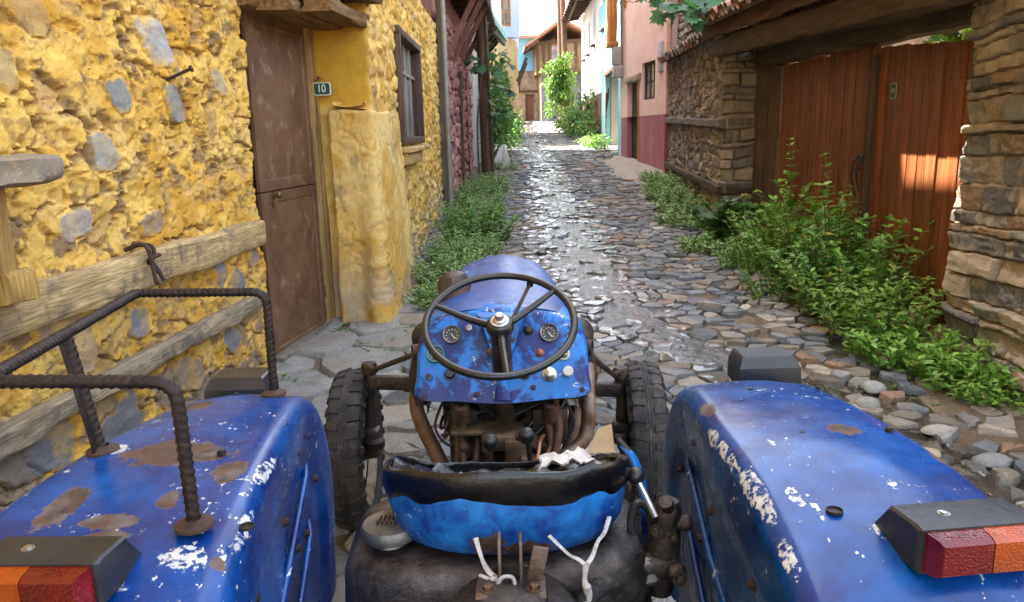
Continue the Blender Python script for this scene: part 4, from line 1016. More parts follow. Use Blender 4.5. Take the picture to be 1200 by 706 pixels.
q = MB(); q.beam((3.385, 16.6, 1.90), (2.99, 10.86, 1.78), .13, .11, 40, .006); q.beam((3.02, 10.76, 1.80), (3.5, 10.73, 1.80), .10, .10, 45, .004); q.build('timber_band', M_wood_grey, gw)
q = MB(); q.beam((3.385, 16.6, .98), (2.99, 10.86, .86), .13, .12, 41, .006); q.beam((3.02, 10.76, .88), (3.5, 10.73, .88), .10, .11, 46, .004); q.build('timber_band', M_wood_dark, gw)
def tiles(mb, p0, p1, into, n, r=.085, L=.42, seed=0):
    """a course of half-round clay tiles: p0-p1 along the eave, into = direction up the roof"""
    rr = random.Random(seed); p0, p1, into = np.array(p0, float), np.array(p1, float), np.array(into, float); into /= np.linalg.norm(into)
    for k in range(n):
        for lay in (0, 1):
            c = p0 + (p1 - p0) * ((k + .5 * lay + rr.uniform(-.12, .12)) / n) + into * rr.uniform(-.05, .03)
            e = (p1 - p0) / np.linalg.norm(p1 - p0); upv = np.cross(e, into); upv = upv * np.sign(upv[2])
            a = np.linspace(0, math.pi, 8) * (1 if lay else -1); q = []
            for (rad, s) in ((r, 0), (r, 1), (r - .014, 1), (r - .014, 0)):
                q.append([c + into * L * s * 1. + e * rad * math.cos(t) * (1 - .15 * s) + upv * (rad * math.sin(t) + (.05 if not lay else .03) + rr.uniform(-.004, .004)) for t in a])
            cc = np.array(rr.choice([(.33, .17, .11), (.27, .16, .11), (.22, .18, .15), (.36, .24, .17), (.17, .14, .12)]))
            q.append(q[0]); mb.grid(np.array(q), cc)
q = MB(); tiles(q, (3.22, 16.7, 3.08), (2.85, 11.6, 2.98), (1, 0, .35), 27, .09, .5, 3); tiles(q, (3.5, 16.7, 3.2), (3.15, 11.6, 3.1), (1, 0, .35), 27, .09, .5, 4); q.build('coping_tile', M_tile, gw, cols=True)
uw = thing('upper_stone_wall', 'grey layered stone wall above the tiled coping beside the pink house', 'wall', (4.2, 14.5, 3.0))
def uw_h(U, Z, X, Y): return rubble(U, Z, .55, .13, 61, .2, .06, .02, .2)[0]
def uw_c(U, Z, X, Y, H):
    h, e, cid = rubble(U, Z, .55, .13, 61, .2, .06, .02, .2); c = palette(cid, [(.30, .30, .25), (.24, .24, .20), (.36, .35, .30), (.18, .18, .16)])
    return np.array((.12, .11, .10)) * (1 - e[..., None]) + c * e[..., None]
wall_sheet('wall', [(3.62, 16.68), (3.5, 13.2), (3.6, 12.95), (6.0, 12.8)], 3.0, 6.2, .03, .025, -1, uw_h, uw_c, M_stone, uw, round_=1)
block(uw, [(3.78, 16.68), (3.7, 13.1), (8.5, 12.95), (8.5, 16.68)], 2.9, 6.2, bpy.data.materials['far_stone'], label='plain core of the upper wall')

# the plank gate under its beams
GX_ = lambda y: 3.48 - .03 * (10.75 - y)
gt = thing('plank_gate', 'wide red brown double plank gate behind tall weeds', 'gate', (3.15, 7.4, .3))
rg = random.Random(3)
def leafgate(y0, y1, seed):
    rr = random.Random(seed); b = MB(); y = y0
    while y < y1 - .02:
        wd = min(rr.uniform(.125, .175), y1 - y); top = 2.365 + .0115 * (y - 5.6) - .05 * max(0, 7.2 - y) + (.05 if y > 7.2 else .02) + rr.uniform(-.012, .008)
        c = np.array(rr.choice([(1, 1, 1), (.85, .85, .85), (1.12, 1.05, 1.), (.95, .9, .85), (1.05, 1.1, 1.15)])) * rr.uniform(.9, 1.1)
        b.box((GX_(y + wd / 2) - .0 + rr.uniform(-.008, .008), y + wd / 2, (top + gf(y) + .06) / 2), (.032, wd - .012, top - gf(y) - .06), (0, 0, -.03), .004, c); y += wd
    return b
gb = leafgate(7.22, 9.90, 1); gl1 = gb.build('gate_leaf', M_wood_gate, gt, cols=True)
gb = leafgate(5.30, 7.20, 2); gl2 = gb.build('gate_leaf', M_wood_gate, gt, cols=True)
for (a, b_, par) in ((7.28, 9.84, gl1), (5.35, 7.14, gl2)):
    q = MB()
    for z in (.75, 2.02): q.beam((GX_(a) + .06, a, z), (GX_(b_) + .06, b_, z + .05), .05, .12, int(z * 10))
    q.build('ledge', M_wood_dark, par)
    q = MB()
    for yy in np.arange(a, b_, .15): q.lathe([(.009, 0), (.008, .004), (0, .006)], (GX_(yy) - .017, yy, 2.04 + .012 * (yy - 5)), (-1, 0, 0), 8)
    q.build('nail', M_rust, par, split=.002)
q = MB(); q.box((GX_(7.21) - .035, 7.21, 1.26), (.05, .09, 2.16), (0, 0, -.03), .006); q.build('cover_strip', M_wood_dark_v, gl1)
q = MB(); y = 7.34; x = GX_(y) - .05
q.box((x + .02, y, 1.42), (.02, .16, .10), (0, 0, -.083), .004); q.tube([(x, y - .05, 1.45), (x - .05, y - .05, 1.40), (x - .06, y - .045, 1.28), (x - .03, y - .05, 1.12)], .010, 8, sm=5); q.tube([(x, y + .06, 1.44), (x - .06, y + .05, 1.36), (x - .055, y + .05, 1.2), (x - .02, y + .04, 1.05)], .011, 8, sm=5)
q.tube([(x - .04, y - .07, 1.33), (x - .07, y, 1.31), (x - .04, y + .09, 1.34)], .013, 8, sm=5); q.build('latch', M_black_iron, gl1)
q = MB()
q.beam((GX_(10.52) - .03, 10.52, .35), (GX_(10.52) - .03, 10.52, 2.50), .22, .22, 51); q.build('gate_post', M_wood_dark_v, gt)
q = MB(); q.beam((GX_(10.13) + .02, 10.13, .33), (GX_(10.13) + .02, 10.13, 2.46), .18, .42, 52); q.build('gate_post', mat_wood('brown_gate_post', (.06, .035, .025), (.17, .11, .08), 2, 1., .75, .005), gt)
q = MB(); q.beam((GX_(5.2) + .12, 5.2, .1), (GX_(5.2) + .12, 5.2, 2.4), .16, .2, 53); q.build('gate_post', M_wood_dark_v, gt)
# plate 90
PC2 = np.array([GX_(6.85) - .018, 6.85, 2.005]); rz = Matrix.Rotation(-.03, 3, 'Z') @ Matrix.Rotation(R(-90), 3, 'Z')
def pl_at(pts, o): return [tuple(PC2 + np.array(rz @ Vector((p[0], o, p[2])))) for p in pts]
q = MB(); rr_ = lambda w, h, r, : rrect(w, h, r, 0, 0, 0)
q.cap_loft([pl_at(rr_(.055, .068, .02), 0.), pl_at(rr_(.055, .068, .02), -.006), pl_at(rr_(.048, .061, .016), -.007), pl_at(rr_(.048, .061, .016), -.004)], close1=False)
p2 = q.build('number_plate', mat_plain('dull_rim', (.32, .34, .28), .5), gt, label='small dull green plate reading 90')
q = MB(); q.cap_loft([pl_at(rr_(.0485, .0615, .016), -.0035), pl_at(rr_(.0485, .0615, .016), -.0055)]); q.build('plate_face', mat_plain('dull_green', (.02, .05, .035), .5), p2)
text('lettering', '90', .06, tuple(PC2 + np.array(rz @ Vector((0, -.0065, 0)))), rz @ Matrix.Rotation(R(90), 3, 'X'), mat_plain('dull_white', (.36, .38, .30), .5), p2)
# beams and roof over the gate
gr = thing('gate_roof', 'heavy dark lintel beams and tiled eave roof over the plank gate', 'roof', (3.0, 8, 2.4))
q = MB(); q.beam((GX_(10.9) - .02, 11.0, 2.64), (GX_(5.2) - .02, 5.2, 2.535), .24, .28, 81, .012); q.build('lintel_beam', M_wood_dark, gr, label='rear lintel beam')
q = MB(); q.beam((GX_(11.4) - .54, 11.35, 2.81), (GX_(5.1) - .40, 5.1, 2.585), .22, .24, 82, .012); q.build('lintel_beam', M_wood_dark, gr, label='front lintel beam')
q = MB(); q.beam((GX_(11.4) - .27, 11.3, 2.95), (GX_(5.0) - .2, 5.0, 2.80), .3, .12, 83, .01); q.build('wall_plate', M_wood_dark, gr)
q = MB(); q.beam((GX_(11.4) - .68, 11.45, 3.04), (GX_(2.4) - .52, 2.4, 2.77), .05, .2, 84, .004); q.build('fascia_board', mat_wood('brown_fascia', (.10, .045, .025), (.26, .13, .08), 1, 1., .75, .004), gr)
q = MB()
V0, V1 = (GX_(11.4) - .80, 11.45, 3.10), (GX_(2.4) - .66, 2.4, 2.86)  # near end added out of view to shade the pillar; overhang bounds the sun patch
q.prism([(V0[0] - .15, V0[1], V0[2] - .057), (V0[0] + 1.9, V0[1], V0[2] + .72), (V0[0] + 1.9, V0[1], V0[2] + .68), (V0[0] - .13, V0[1], V0[2] - .085)], np.array(V1) - np.array(V0)); q.build('roof_board', M_wood_dark, gr, smooth=0)
q = MB()
for k in range(5): o = np.array([.38 * k - .06, 0, .145 * k + .01]); tiles(q, np.array(V0) + o, np.array(V1) + o, (1, 0, .38), 52, .09, .44, 10 + k)
q.build('roof_tile', M_tile, gr, cols=True)

# the near right pillar of coursed stone
pr = thing('stone_pillar', 'thick pier of coursed flat brown and slate stones at the right edge', 'pillar', (3.3, 4.8, 0))
PIL = [(.36, .29, .21), (.31, .27, .225), (.18, .18, .185), (.40, .33, .25), (.13, .13, .14), (.30, .21, .145), (.27, .25, .225), (.43, .36, .28), (.22, .23, .21)]
def pil(U, Z): return coursed(U, Z, (.04, .19), .30, 77, .012, .045)
def pil_h(U, Z, X, Y):
    e, rnd, tl, k = pil(U, Z); lay = fbm(U * 3, Z * 34, seed=96, o=4); crag = np.abs(fbm(U * 8, Z * 13, seed=97, o=6, gain=.62) - .5) * 2
    m = .035 * (fbm(U * 14, Z * 14, seed=95, o=4) - .5)
    return e * (.055 + .060 * k + .55 * tl + .018 * (lay - .5) * (rnd > .45) + .030 * (crag - .35) * (rnd < .7)) + (1 - e) * m + .03 * (fbm(U * 2, Z * 2, seed=98) - .5)
def pil_c(U, Z, X, Y, H):
    e, rnd, tl, k = pil(U, Z); c = palette(rnd, PIL) * (.72 + .56 * fbm(U * 5, Z * 16, seed=99, o=5))[..., None]
    q = sstep(.60, .66, fbm(U * 7, Z * 7, seed=93, o=5))[..., None] * .5; c = c * (1 - q) + q * np.array((.44, .37, .29))
    return np.array((.40, .33, .25)) * (.75 + .5 * fbm(U * 9, Z * 9, seed=94))[..., None] * (1 - e[..., None]) + c * e[..., None]
wall_sheet('wall', [(3.75, 5.50), (3.20, 5.42), (3.15, 5.32), (3.14, 4.5), (3.10, 3.2), (3.3, 2.9)], -.1, 3.0, .010, .010, -1, pil_h, pil_c, M_stone, pr, round_=4)
block(pr, [(3.95, 5.42), (3.30, 5.33), (3.29, 4.5), (3.26, 3.2), (3.9, 3.0)], -.2, 2.98, bpy.data.materials['far_stone'], label='core of the pier')
# ------------------------------------------------------------------ plants
LEAF = (np.array([(0, 0, 0), (-.24, .28, .06), (0, .3, -.02), (.24, .28, .06), (-.21, .62, .03), (0, .64, -.01), (.21, .62, .03), (0, 1, -.10)]),
        np.array([(0, 2, 1), (0, 3, 2), (1, 2, 5), (1, 5, 4), (2, 3, 6), (2, 6, 5), (4, 5, 7), (5, 6, 7)]))
_fo = [(0, 0), (-.22, .06), (-.50, -.02), (-.40, .22), (-.62, .48), (-.30, .50), (-.26, .86), (-.10, .74), (0, 1.05), (.10, .74), (.26, .86), (.30, .50), (.62, .48), (.40, .22), (.50, -.02), (.22, .06)]
FIG = (np.array([(x, y, .10 * abs(x) - .12 * y * y) for x, y in _fo] + [(0, .36, -.03)]), np.array([(i, 16, (i + 1) % 16) for i in range(16)])[:, [0, 2, 1]])

def leaf_mesh(name, T, pos, fwd, nrm, L, Wd, cols, mat, parent):
    pos, fwd, nrm = [np.asarray(a, float) for a in (pos, fwd, nrm)]
    fwd = fwd / np.linalg.norm(fwd, axis=1)[:, None]; sd = np.cross(fwd, nrm); sd /= np.linalg.norm(sd, axis=1)[:, None] + 1e-9; nn = np.cross(sd, fwd)
    L = np.asarray(L)[:, None, None]; Wd = np.asarray(Wd)[:, None, None]
    v = T[0]
    V = pos[:, None] + sd[:, None] * v[None, :, 0:1] * Wd + fwd[:, None] * v[None, :, 1:2] * L + nn[:, None] * v[None, :, 2:3] * L
    F = T[1][None] + (np.arange(len(pos)) * len(v))[:, None, None]
    C = np.repeat(np.asarray(cols)[:, None], len(v), 1)
    return link_mesh(name, V.reshape(-1, 3), F.reshape(-1, 3), mat, parent, C.reshape(-1, 3), 0)

def weed(name, label, cat, x, y, rad, hgt, n, leaf, c1, c2, seed, group=None, spread=.55, node=.05, T=LEAF, mat=None, wid=1., rx=1., up=.35, thin=1., zoff=0.):
    rr = np.random.default_rng(seed); z = gf(y) + zoff
    t = thing(name, label, cat, (x, y, z), group); st = MB(); P, Fw, Nn, Ls, C = [], [], [], [], []
    for i in range(n):
        a = rr.uniform(0, 2 * math.pi); r = rad * math.sqrt(rr.random())
        b = np.array([x + r * math.cos(a) * rx, y + r * math.sin(a), 0.]); b[2] = gf(b[1]) + zoff - .02
        h = hgt * rr.uniform(.55, 1.05) * (1 - .35 * (r / rad) ** 2); ln = np.array([math.cos(a), math.sin(a)]) * spread * h * (.15 + .85 * r / rad) + rr.normal(0, .12 * h, 2)
        q = lambda s: b + np.array([ln[0] * s * s, ln[1] * s * s, h * s * (1 - .12 * s)])
        st.tube([q(s) for s in (0, .35, .7, 1)], [.0045 * thin + .003 * h, .0018], 4, caps=False)
        k = max(3, int(h / node)); az = rr.uniform(0, 6.28)
        for j in range(k):
            s = .18 + .82 * (j + rr.uniform(-.3, .3)) / k
            if s > 1: s = 1
            c = q(s); az += 1.57 + rr.normal(0, .25)
            for e in ((0, math.pi) if j < k - 1 else (0, math.pi, 1.57, 4.71)):
                th = az + e + rr.normal(0, .25); el = up + rr.normal(0, .28)
                d = np.array([math.cos(th) * math.cos(el), math.sin(th) * math.cos(el), math.sin(el)])
                l = leaf * rr.uniform(.65, 1.2) * (1.05 - .55 * s ** 2)
                P.append(c); Fw.append(d); Nn.append((rr.normal(0, .25), rr.normal(0, .25), 1)); Ls.append(l)
                m_ = rr.random(); cc = np.array(c1) * (1 - m_) + np.array(c2) * m_
                if rr.random() < .045: cc = np.array((.34, .28, .08))
                C.append(cc * rr.uniform(.75, 1.2) * (.85 + .25 * s))
    st.build('stem', M_stem, t)
    leaf_mesh('foliage', T, P, Fw, Nn, Ls, np.array(Ls) * wid, C, mat or M_leaf, t)
    return t

def bush(name, label, cat, blobs, nleaf, leaf, c1, c2, seed, base, group=None, T=LEAF, wid=1., mat=None, droop=0.):
    """leaves through the volume of several blobs (x,y,z,rx,ry,rz) with woody stems to each blob"""
    rr = np.random.default_rng(seed); t = thing(name, label, cat, base, group)
    st = MB(); P, Fw, Nn, Ls, C = [], [], [], [], []
    tot = sum((b[3] * b[4] * b[5]) ** (2 / 3) for b in blobs)
    for b in blobs:
        c = np.array(b[:3]); k = int(nleaf * (b[3] * b[4] * b[5]) ** (2 / 3) / tot)
        m_ = (np.array(base) + c) / 2 + rr.normal(0, .12, 3)
        st.tube([base, m_, c], [.03, .012], 6, sm=4)
        for _ in range(5):
            e = c + rr.normal(0, .5, 3) * b[3:6]; st.tube([c, (c + e) / 2 + rr.normal(0, .04, 3), e], [.010, .003], 4, caps=False)
        tw = rr.normal(0, 1, (max(4, k // 9), 3)); tw /= np.linalg.norm(tw, axis=1)[:, None]; tw = tw * (rr.uniform(.35, 1.08, (len(tw), 1)))
        for i in range(k):
            d0 = tw[rr.integers(len(tw))] + rr.normal(0, .13, 3)
            p = c + d0 * b[3:6]; o = d0 / (np.linalg.norm(d0) + 1e-6)
            f = o * .5 + rr.normal(0, .6, 3) + np.array([0, 0, -droop]); P.append(p); Fw.append(f); Nn.append(o * .5 + np.array([0, 0, .8]) + rr.normal(0, .35, 3))
            Ls.append(leaf * rr.uniform(.6, 1.25)); u = rr.random(); C.append((np.array(c1) * (1 - u) + np.array(c2) * u) * rr.uniform(.7, 1.25))
    st.build('stem', M_bark, t); leaf_mesh('foliage', T, P, Fw, Nn, Ls, np.array(Ls) * wid, C, mat or M_leaf, t)
    return t

PALE1, PALE2 = (.17, .30, .095), (.28, .41, .17)
MID1, MID2 = (.10, .24, .05), (.19, .36, .075)
FR1, FR2 = (.13, .29, .05), (.23, .42, .08)
DK1, DK2 = (.025, .065, .02), (.05, .11, .03)
# left verge
gl = 'pale ground weeds along the yellow and pink walls'
for i, (x, y, r, h, n, lb) in enumerate([
        (-.62, 6.95, .34, .30, 110, 'low pale green weed patch at the foot of the plastered pier'),
        (-.56, 7.75, .42, .42, 150, 'pale green weed patch under the near end of the window sill'),
        (-.55, 8.75, .44, .46, 150, 'bushy pale weed patch below the middle of the yellow house window'),
        (-.52, 11.2, .46, .50, 120, 'pale weed patch under the downpipe of the yellow house'),
        (-.50, 12.8, .48, .52, 110, 'pale weed patch by the grey corner post'),
        (-.45, 14.5, .5, .5, 110, 'pale weed patch at the foot of the pink rubble wall'),
        (-.30, 16.0, .40, .35, 60, 'grassy weed patch in front of the utility pole foot'),
        (-.25, 18.4, .5, .4, 60, 'grassy weed patch just behind the utility pole')]):
    weed('verge_weed', lb, 'weed', x, y, r, h, n, .055, PALE1, PALE2, 100 + i, gl, .6, .032, rx=.85, wid=1.2, up=.1)
weed('dark_nettle', 'taller dark green nettle clump among the pale weeds by the yellow wall', 'nettle', -.45, 9.8, .42, .70, 80, .095, (.07, .19, .045), (.14, .29, .07), 121, None, .5, .05)
for i, (x, y, lb) in enumerate([(-1.02, 5.75, 'small trailing weed on the pavement before the yellow pier'), (-1.35, 6.25, 'small tuft of weed beside the door frame foot'), (-1.62, 5.0, 'tiny weed sprouting between slabs below the metal door'), (-.78, 6.1, 'low weed between the slabs left of the tractor nose')]):
    weed('pavement_weed', lb, 'weed', x, y, .17, .10, 26, .04, MID1, PALE2, 130 + i, None, 1.2, .022)
for i, (x, y, lb) in enumerate([(.42, 3.6, 'small weed on the ground inside the front right wheel'), (.30, 4.25, 'sparse weed on bare earth behind the tractor dashboard')]):
    weed('pavement_weed', lb, 'weed', x, y, .16, .07, 20, .035, MID1, PALE2, 138 + i, None, 1.3, .022)
# right verge, from the pink house to the gate
gr_ = 'pale low weeds along the rubble wall'
for i, (x, y, r, h, n, lb) in enumerate([
        (2.98, 15.6, .32, .36, 60, 'pale weed patch beside the maroon downpipe foot'),
        (2.86, 14.3, .36, .42, 70, 'pale weed patch at the far end of the rubble wall'),
        (2.72, 13.0, .38, .40, 75, 'pale weed patch under the middle of the rubble wall'),
        (2.62, 11.8, .38, .38, 75, 'pale weed patch near the corner of the rubble wall'),
        (2.52, 10.7, .40, .36, 85, 'pale weed patch in front of the rubble wall corner'),
        (2.42, 8.95, .40, .30, 90, 'silvery weed patch in front of the dark fig seedling')]):
    weed('verge_weed', lb, 'weed', x, y, r, h, n, .078, PALE1, PALE2, 150 + i, gr_, .6, .04, wid=1.15, up=.1)
weed('fig_seedling', 'dark fig seedling with broad lobed leaves beside the brown gate post', 'fig', 2.78, 9.45, .24, .85, 16, .25, (.045, .11, .035), (.085, .17, .055), 160, None, .9, .10, FIG, M_leaf, .95)
gt_ = 'bushy green weeds in front of the plank gate'
for i, (x, y, r, h, n, lb) in enumerate([
        (2.95, 8.45, .36, .85, 50, 'tall leafy weed clump beside the fig seedling before the gate'),
        (2.80, 7.8, .42, 1.0, 70, 'bushy weed clump before the left leaf of the gate'),
        (2.92, 7.0, .40, 1.1, 70, 'bushy weed clump under the iron gate latch'),
        (2.85, 6.35, .42, .90, 74, 'dense weed clump before the right leaf of the gate'),
        (2.78, 5.75, .38, .72, 66, 'dense weed clump at the pillar side of the gate'),
        (2.50, 6.9, .36, .46, 48, 'low spreading weed clump at the water edge before the gate'),
        (2.52, 8.0, .32, .44, 42, 'low weed clump nearest the puddled gutter')]):
    weed('gate_weed', lb, 'weed', x, y, r, h, n, (.105, .075, .12, .085, .095, .06, .07)[i], *((MID1, MID2), ((.13, .25, .05), (.24, .38, .09)), ((.08, .20, .045), (.16, .31, .07)))[i % 3], 170 + i, gt_, .45, (.058, .045, .07, .05, .055, .04, .045)[i], wid=(1., .75, 1.1, .8, 1., .65, .9)[i])
weed('tall_weed', 'tallest thin weed reaching halfway up the left gate leaf', 'weed', 2.85, 7.9, .13, 1.95, 8, .135, MID1, FR2, 181, None, .18, .10, thin=1.4)
weed('tall_weed', 'tall thin weed rising in front of the gate latch', 'weed', 2.9, 6.9, .10, 1.75, 6, .13, MID1, FR2, 182, None, .22, .09, thin=1.4)
weed('tall_weed', 'tall leafy weed crossing the sunlit patch of the gate', 'weed', 2.9, 6.15, .15, 1.7, 9, .13, MID1, FR2, 183, None, .2, .085, thin=1.4)
gp = 'fresh green weeds at the pillar foot'
for i, (x, y, r, h, n, lb) in enumerate([
        (2.70, 5.15, .30, .42, 58, 'fresh green weed at the inner corner of the pillar foot'),
        (2.82, 4.75, .26, .40, 52, 'fresh green weed against the middle of the pillar foot'),
        (2.92, 4.45, .22, .34, 40, 'fresh green weed at the very right under the pillar')]):
    weed('pillar_weed', lb, 'weed', x, y, r, h, n, (.085, .10, .075)[i], FR1, FR2, 190 + i, gp, .7, (.045, .05, .038)[i], rx=.9, wid=(1., .9, .7)[i])
weed('pavement_weed', 'sparse creeping weed among the loose stones before the pillar', 'weed', 2.25, 4.55, .32, .08, 40, .032, MID1, PALE2, 195, None, 1.3, .02)
# fig branch reaching in from above the rubble wall
fb = thing('fig_branch', 'overhanging fig branch with large lobed leaves above the rubble wall', 'branch', (3.7, 11.5, 3.1))
rr = np.random.default_rng(8); st = MB(); P, Fw, Nn, Ls, C = [], [], [], [], []
for a, b_, c in [((4.2, 11.8, 3.5), (3.0, 11.2, 3.42), (2.15, 10.8, 3.20)), ((3.4, 11.4, 3.5), (2.75, 10.8, 3.35), (2.45, 10.4, 3.02)), ((4.3, 11.2, 3.6), (3.4, 10.6, 3.45), (2.78, 10.2, 3.22)), ((3.6, 11.8, 3.5), (2.9, 12.3, 3.5), (2.35, 12.4, 3.36)), ((3.2, 11.3, 3.45), (2.35, 10.9, 3.5), (1.75, 10.9, 3.40))]:
    pts = smooth_path([a, b_, c], 6); st.tube(pts, [.028, .008], 7)
    for k in range(3, len(pts)):
        for _ in range(2):
            p = pts[k] + rr.normal(0, .02, 3); d = np.array([rr.normal(-.3, .6), rr.normal(-.4, .6), -.15 + rr.normal(0, .3)]); d /= np.linalg.norm(d); e = p + d * .10
            st.tube([p, (p + e) / 2 + (0, 0, .01), e], .0035, 4, caps=False); P.append(e + (0, 0, .12)); Fw.append(d + np.array([0, 0, -.25])); Nn.append((rr.normal(0, .4), rr.normal(-.2, .4), 1)); Ls.append(rr.uniform(.17, .28)); C.append(np.array((.05, .13, .06)) * rr.uniform(.7, 1.5))
st.build('stem', M_bark, fb); leaf_mesh('foliage', FIG, P, Fw, Nn, Ls, Ls, C, M_leaf, fb)
# vine behind the gate
bush('courtyard_vine', 'sunlit green vine seen through the gap above the plank gate', 'vine', [(4.6, y, 2.75, .5, .7, .55) for y in (5.4, 6.6, 7.8)] + [(4.8, 6.2, 1.8, .5, 1.2, .8)], 900, .15, (.09, .2, .05), (.2, .34, .09), 210, (4.9, 6.4, .2), None, FIG, 1.)
cy = thing('courtyard_wall', 'ochre wall of the yard behind the plank gate', 'wall', (6.6, 7, 0)); block(cy, [(6.5, 1), (6.8, 1), (6.8, 10.5), (6.5, 10.5)], -.2, 3.4, M_och)
# vine up the pole
vn = thing('pole_vine', 'broad leaved vine with a thin stem climbing beside the wooden pole', 'vine', (-.62, 16.2, .7))
st = MB(); P, Fw, Nn, Ls, C = [], [], [], [], []; rr = np.random.default_rng(12)
st.tube([(-.60, 16.2, .7), (-.62, 16.2, 1.8), (-.52, 16.3, 2.8), (-.45, 16.4, 3.6)], [.022, .010], 6, sm=5)
for a, b_ in (((-.52, 16.3, 2.75), (-.72, 15.9, 3.2)), ((-.45, 16.4, 3.0), (-.05, 16.3, 2.95)), ((-.45, 16.4, 2.4), (.0, 16.5, 2.55)), ((-.3, 16.5, 3.2), (.05, 16.6, 3.25)), ((-.3, 16.6, 2.2), (-.05, 16.7, 2.1))):
    a, b_ = np.array(a), np.array(b_); st.tube([a, (a + b_) / 2 + (0, 0, .08), b_], [.010, .005], 5, sm=4)
    for k in range(9):
        p = a + (b_ - a) * rr.uniform(.3, 1.1) + rr.normal(0, .07, 3); P.append(p); Fw.append((rr.normal(0, .7), rr.normal(-.5, .6), rr.normal(-.3, .4))); Nn.append((rr.normal(0, .5), -.3, 1)); Ls.append(rr.uniform(.13, .24)); C.append(np.array((.045, .12, .05)) * rr.uniform(.7, 1.6))
st.build('stem', M_bark, vn); leaf_mesh('foliage', FIG, P, Fw, Nn, Ls, Ls, C, M_leaf, vn)
# far bushes and the small tree
bush('climbing_bush', 'tall dark green climber covering the wall beyond the wooden pole', 'climber', [(-.28, 19.6, 2.3, .36, .6, .9), (-.22, 21.2, 2.2, .42, .9, .9), (-.18, 20.4, 3.3, .30, .6, .55), (-.12, 23, 1.9, .42, 1.0, .6), (-.25, 19.2, 1.3, .4, .5, .5)], 3200, .12, (.05, .13, .03), (.13, .25, .06), 220, (-.4, 20.4, 1.0))
bush('verge_bush', 'rounded green bush at the left edge where the alley fades', 'bush', [(-.05, 25.2, 1.7, .5, .8, .55), (.08, 27.2, 1.9, .5, .9, .6)], 1500, .12, (.08, .18, .04), (.18, .31, .08), 221, (-.1, 26, 1.2))
bush('pale_bush', 'pale feathery shrub by the ochre wall at the far left of the alley', 'bush', [(.25, 33, 2.1, .45, .9, .5)], 600, .12, (.14, .24, .07), (.25, .36, .12), 222, (.2, 33, 1.6))
bush('roadside_bush', 'bright green bush under the white house wall', 'bush', [(2.65, 29.5, 2.0, .6, 1.2, .65), (2.5, 32, 2.1, .6, 1.2, .55), (2.85, 27.2, 1.8, .45, .8, .6), (2.9, 28.6, 2.7, .35, .8, .45)], 2600, .13, (.06, .14, .03), (.14, .25, .055), 223, (2.75, 29.5, 1.4))
bush('roadside_bush', 'small low bush beside the porch of the white and teal house', 'bush', [(2.72, 23.6, 1.35, .38, .7, .22), (2.6, 24.9, 1.4, .35, .6, .22)], 800, .09, (.08, .18, .04), (.18, .31, .07), 224, (2.7, 24, 1.15))
tr = thing('small_tree', 'small drooping yellow green tree before the white house', 'tree', (2.62, 33.5, 1.7))
q = MB(); q.tube([(2.62, 33.5, 1.6), (2.55, 33.5, 2.8), (2.6, 33.5, 3.6), (2.35, 33.4, 4.4)], [.10, .07, .04], 10, sm=5); q.build('trunk', M_bark, tr)
q = MB(); rr = np.random.default_rng(31); P, Fw, Nn, Ls, C = [], [], [], [], []
for k in range(34):
    a = rr.uniform(0, 6.28); r = rr.uniform(.25, .75); s = np.array([2.45, 33.45, rr.uniform(2.8, 4.6)]); e = s + np.array([math.cos(a) * r - .2, math.sin(a) * r, rr.uniform(-.9, .35)]); md = (s + e) / 2 + (0, 0, .3)
    pts = smooth_path([s, md, e], 6); q.tube(pts, [.02, .006], 5, caps=False)
    for p in pts[2:]:
        for _ in range(11):
            P.append(p + rr.normal(0, .09, 3)); Fw.append((rr.normal(0, .5), rr.normal(0, .5), rr.normal(-.5, .4))); Nn.append((rr.normal(0, .6), rr.normal(0, .6), 1)); Ls.append(rr.uniform(.09, .18)); C.append(np.array((.10, .19, .035)) * rr.uniform(.6, 1.4))
q.build('branch', M_bark, tr); leaf_mesh('crown', LEAF, P, Fw, Nn, Ls, np.array(Ls) * .8, C, M_leaf, tr)

# loose stones on the right-hand verge
rr = np.random.default_rng(77)
for i, (x, y, sx, sy, sz, c, lb) in enumerate([
        (1.93, 4.28, .085, .06, .045, (.46, .36, .24), 'pale tan loose stone, the lightest behind the right fender'),
        (2.28, 4.63, .075, .07, .05, (.33, .34, .34), 'round grey loose stone standing by the fresh weeds'),
        (2.13, 4.38, .07, .06, .05, (.32, .32, .30), 'egg shaped grey stone beside the pale tan stone'),
        (2.02, 4.0, .10, .06, .04, (.30, .20, .13), 'reddish brown flat stone in front of the pale tan stone'),
        (2.35, 4.0, .09, .05, .035, (.38, .36, .32), 'flat light grey stone below the fresh weeds'),
        (2.12, 3.72, .085, .055, .035, (.42, .34, .25), 'small tan slab among cobbles at the far right fender side'),
        (2.42, 3.62, .10, .06, .04, (.24, .25, .26), 'dark slate stone at the right edge above the tail light'),
        (1.62, 4.95, .07, .045, .04, (.5, .46, .38), 'small whitish stone at the edge of the gutter water')]):
    n = 22; V = []; F = []
    q = MB(); rings = []
    for k, (f, hz) in enumerate([(.7, -.5), (1., -.1), (.97, .3), (.75, .75), (.35, .98)]):
        a = np.linspace(0, 2 * math.pi, n, endpoint=False); r = 1 + .35 * (fbm(np.cos(a) * 1.3 + i * 9, np.sin(a) * 1.3 + k * .15, seed=i, o=3) - .5)
        rings.append(np.column_stack([x + sx * f * r * np.cos(a), y + sy * f * r * np.sin(a), gf(y) + .03 + sz * (hz + .25 * (fbm(np.cos(a) + i, np.sin(a) + k, seed=i + 3) - .5))]))
    q.cap_loft(rings, c); o = q.build('loose_stone', M_stone, smooth=50, cols=True); tag(o, lb, 'stone')
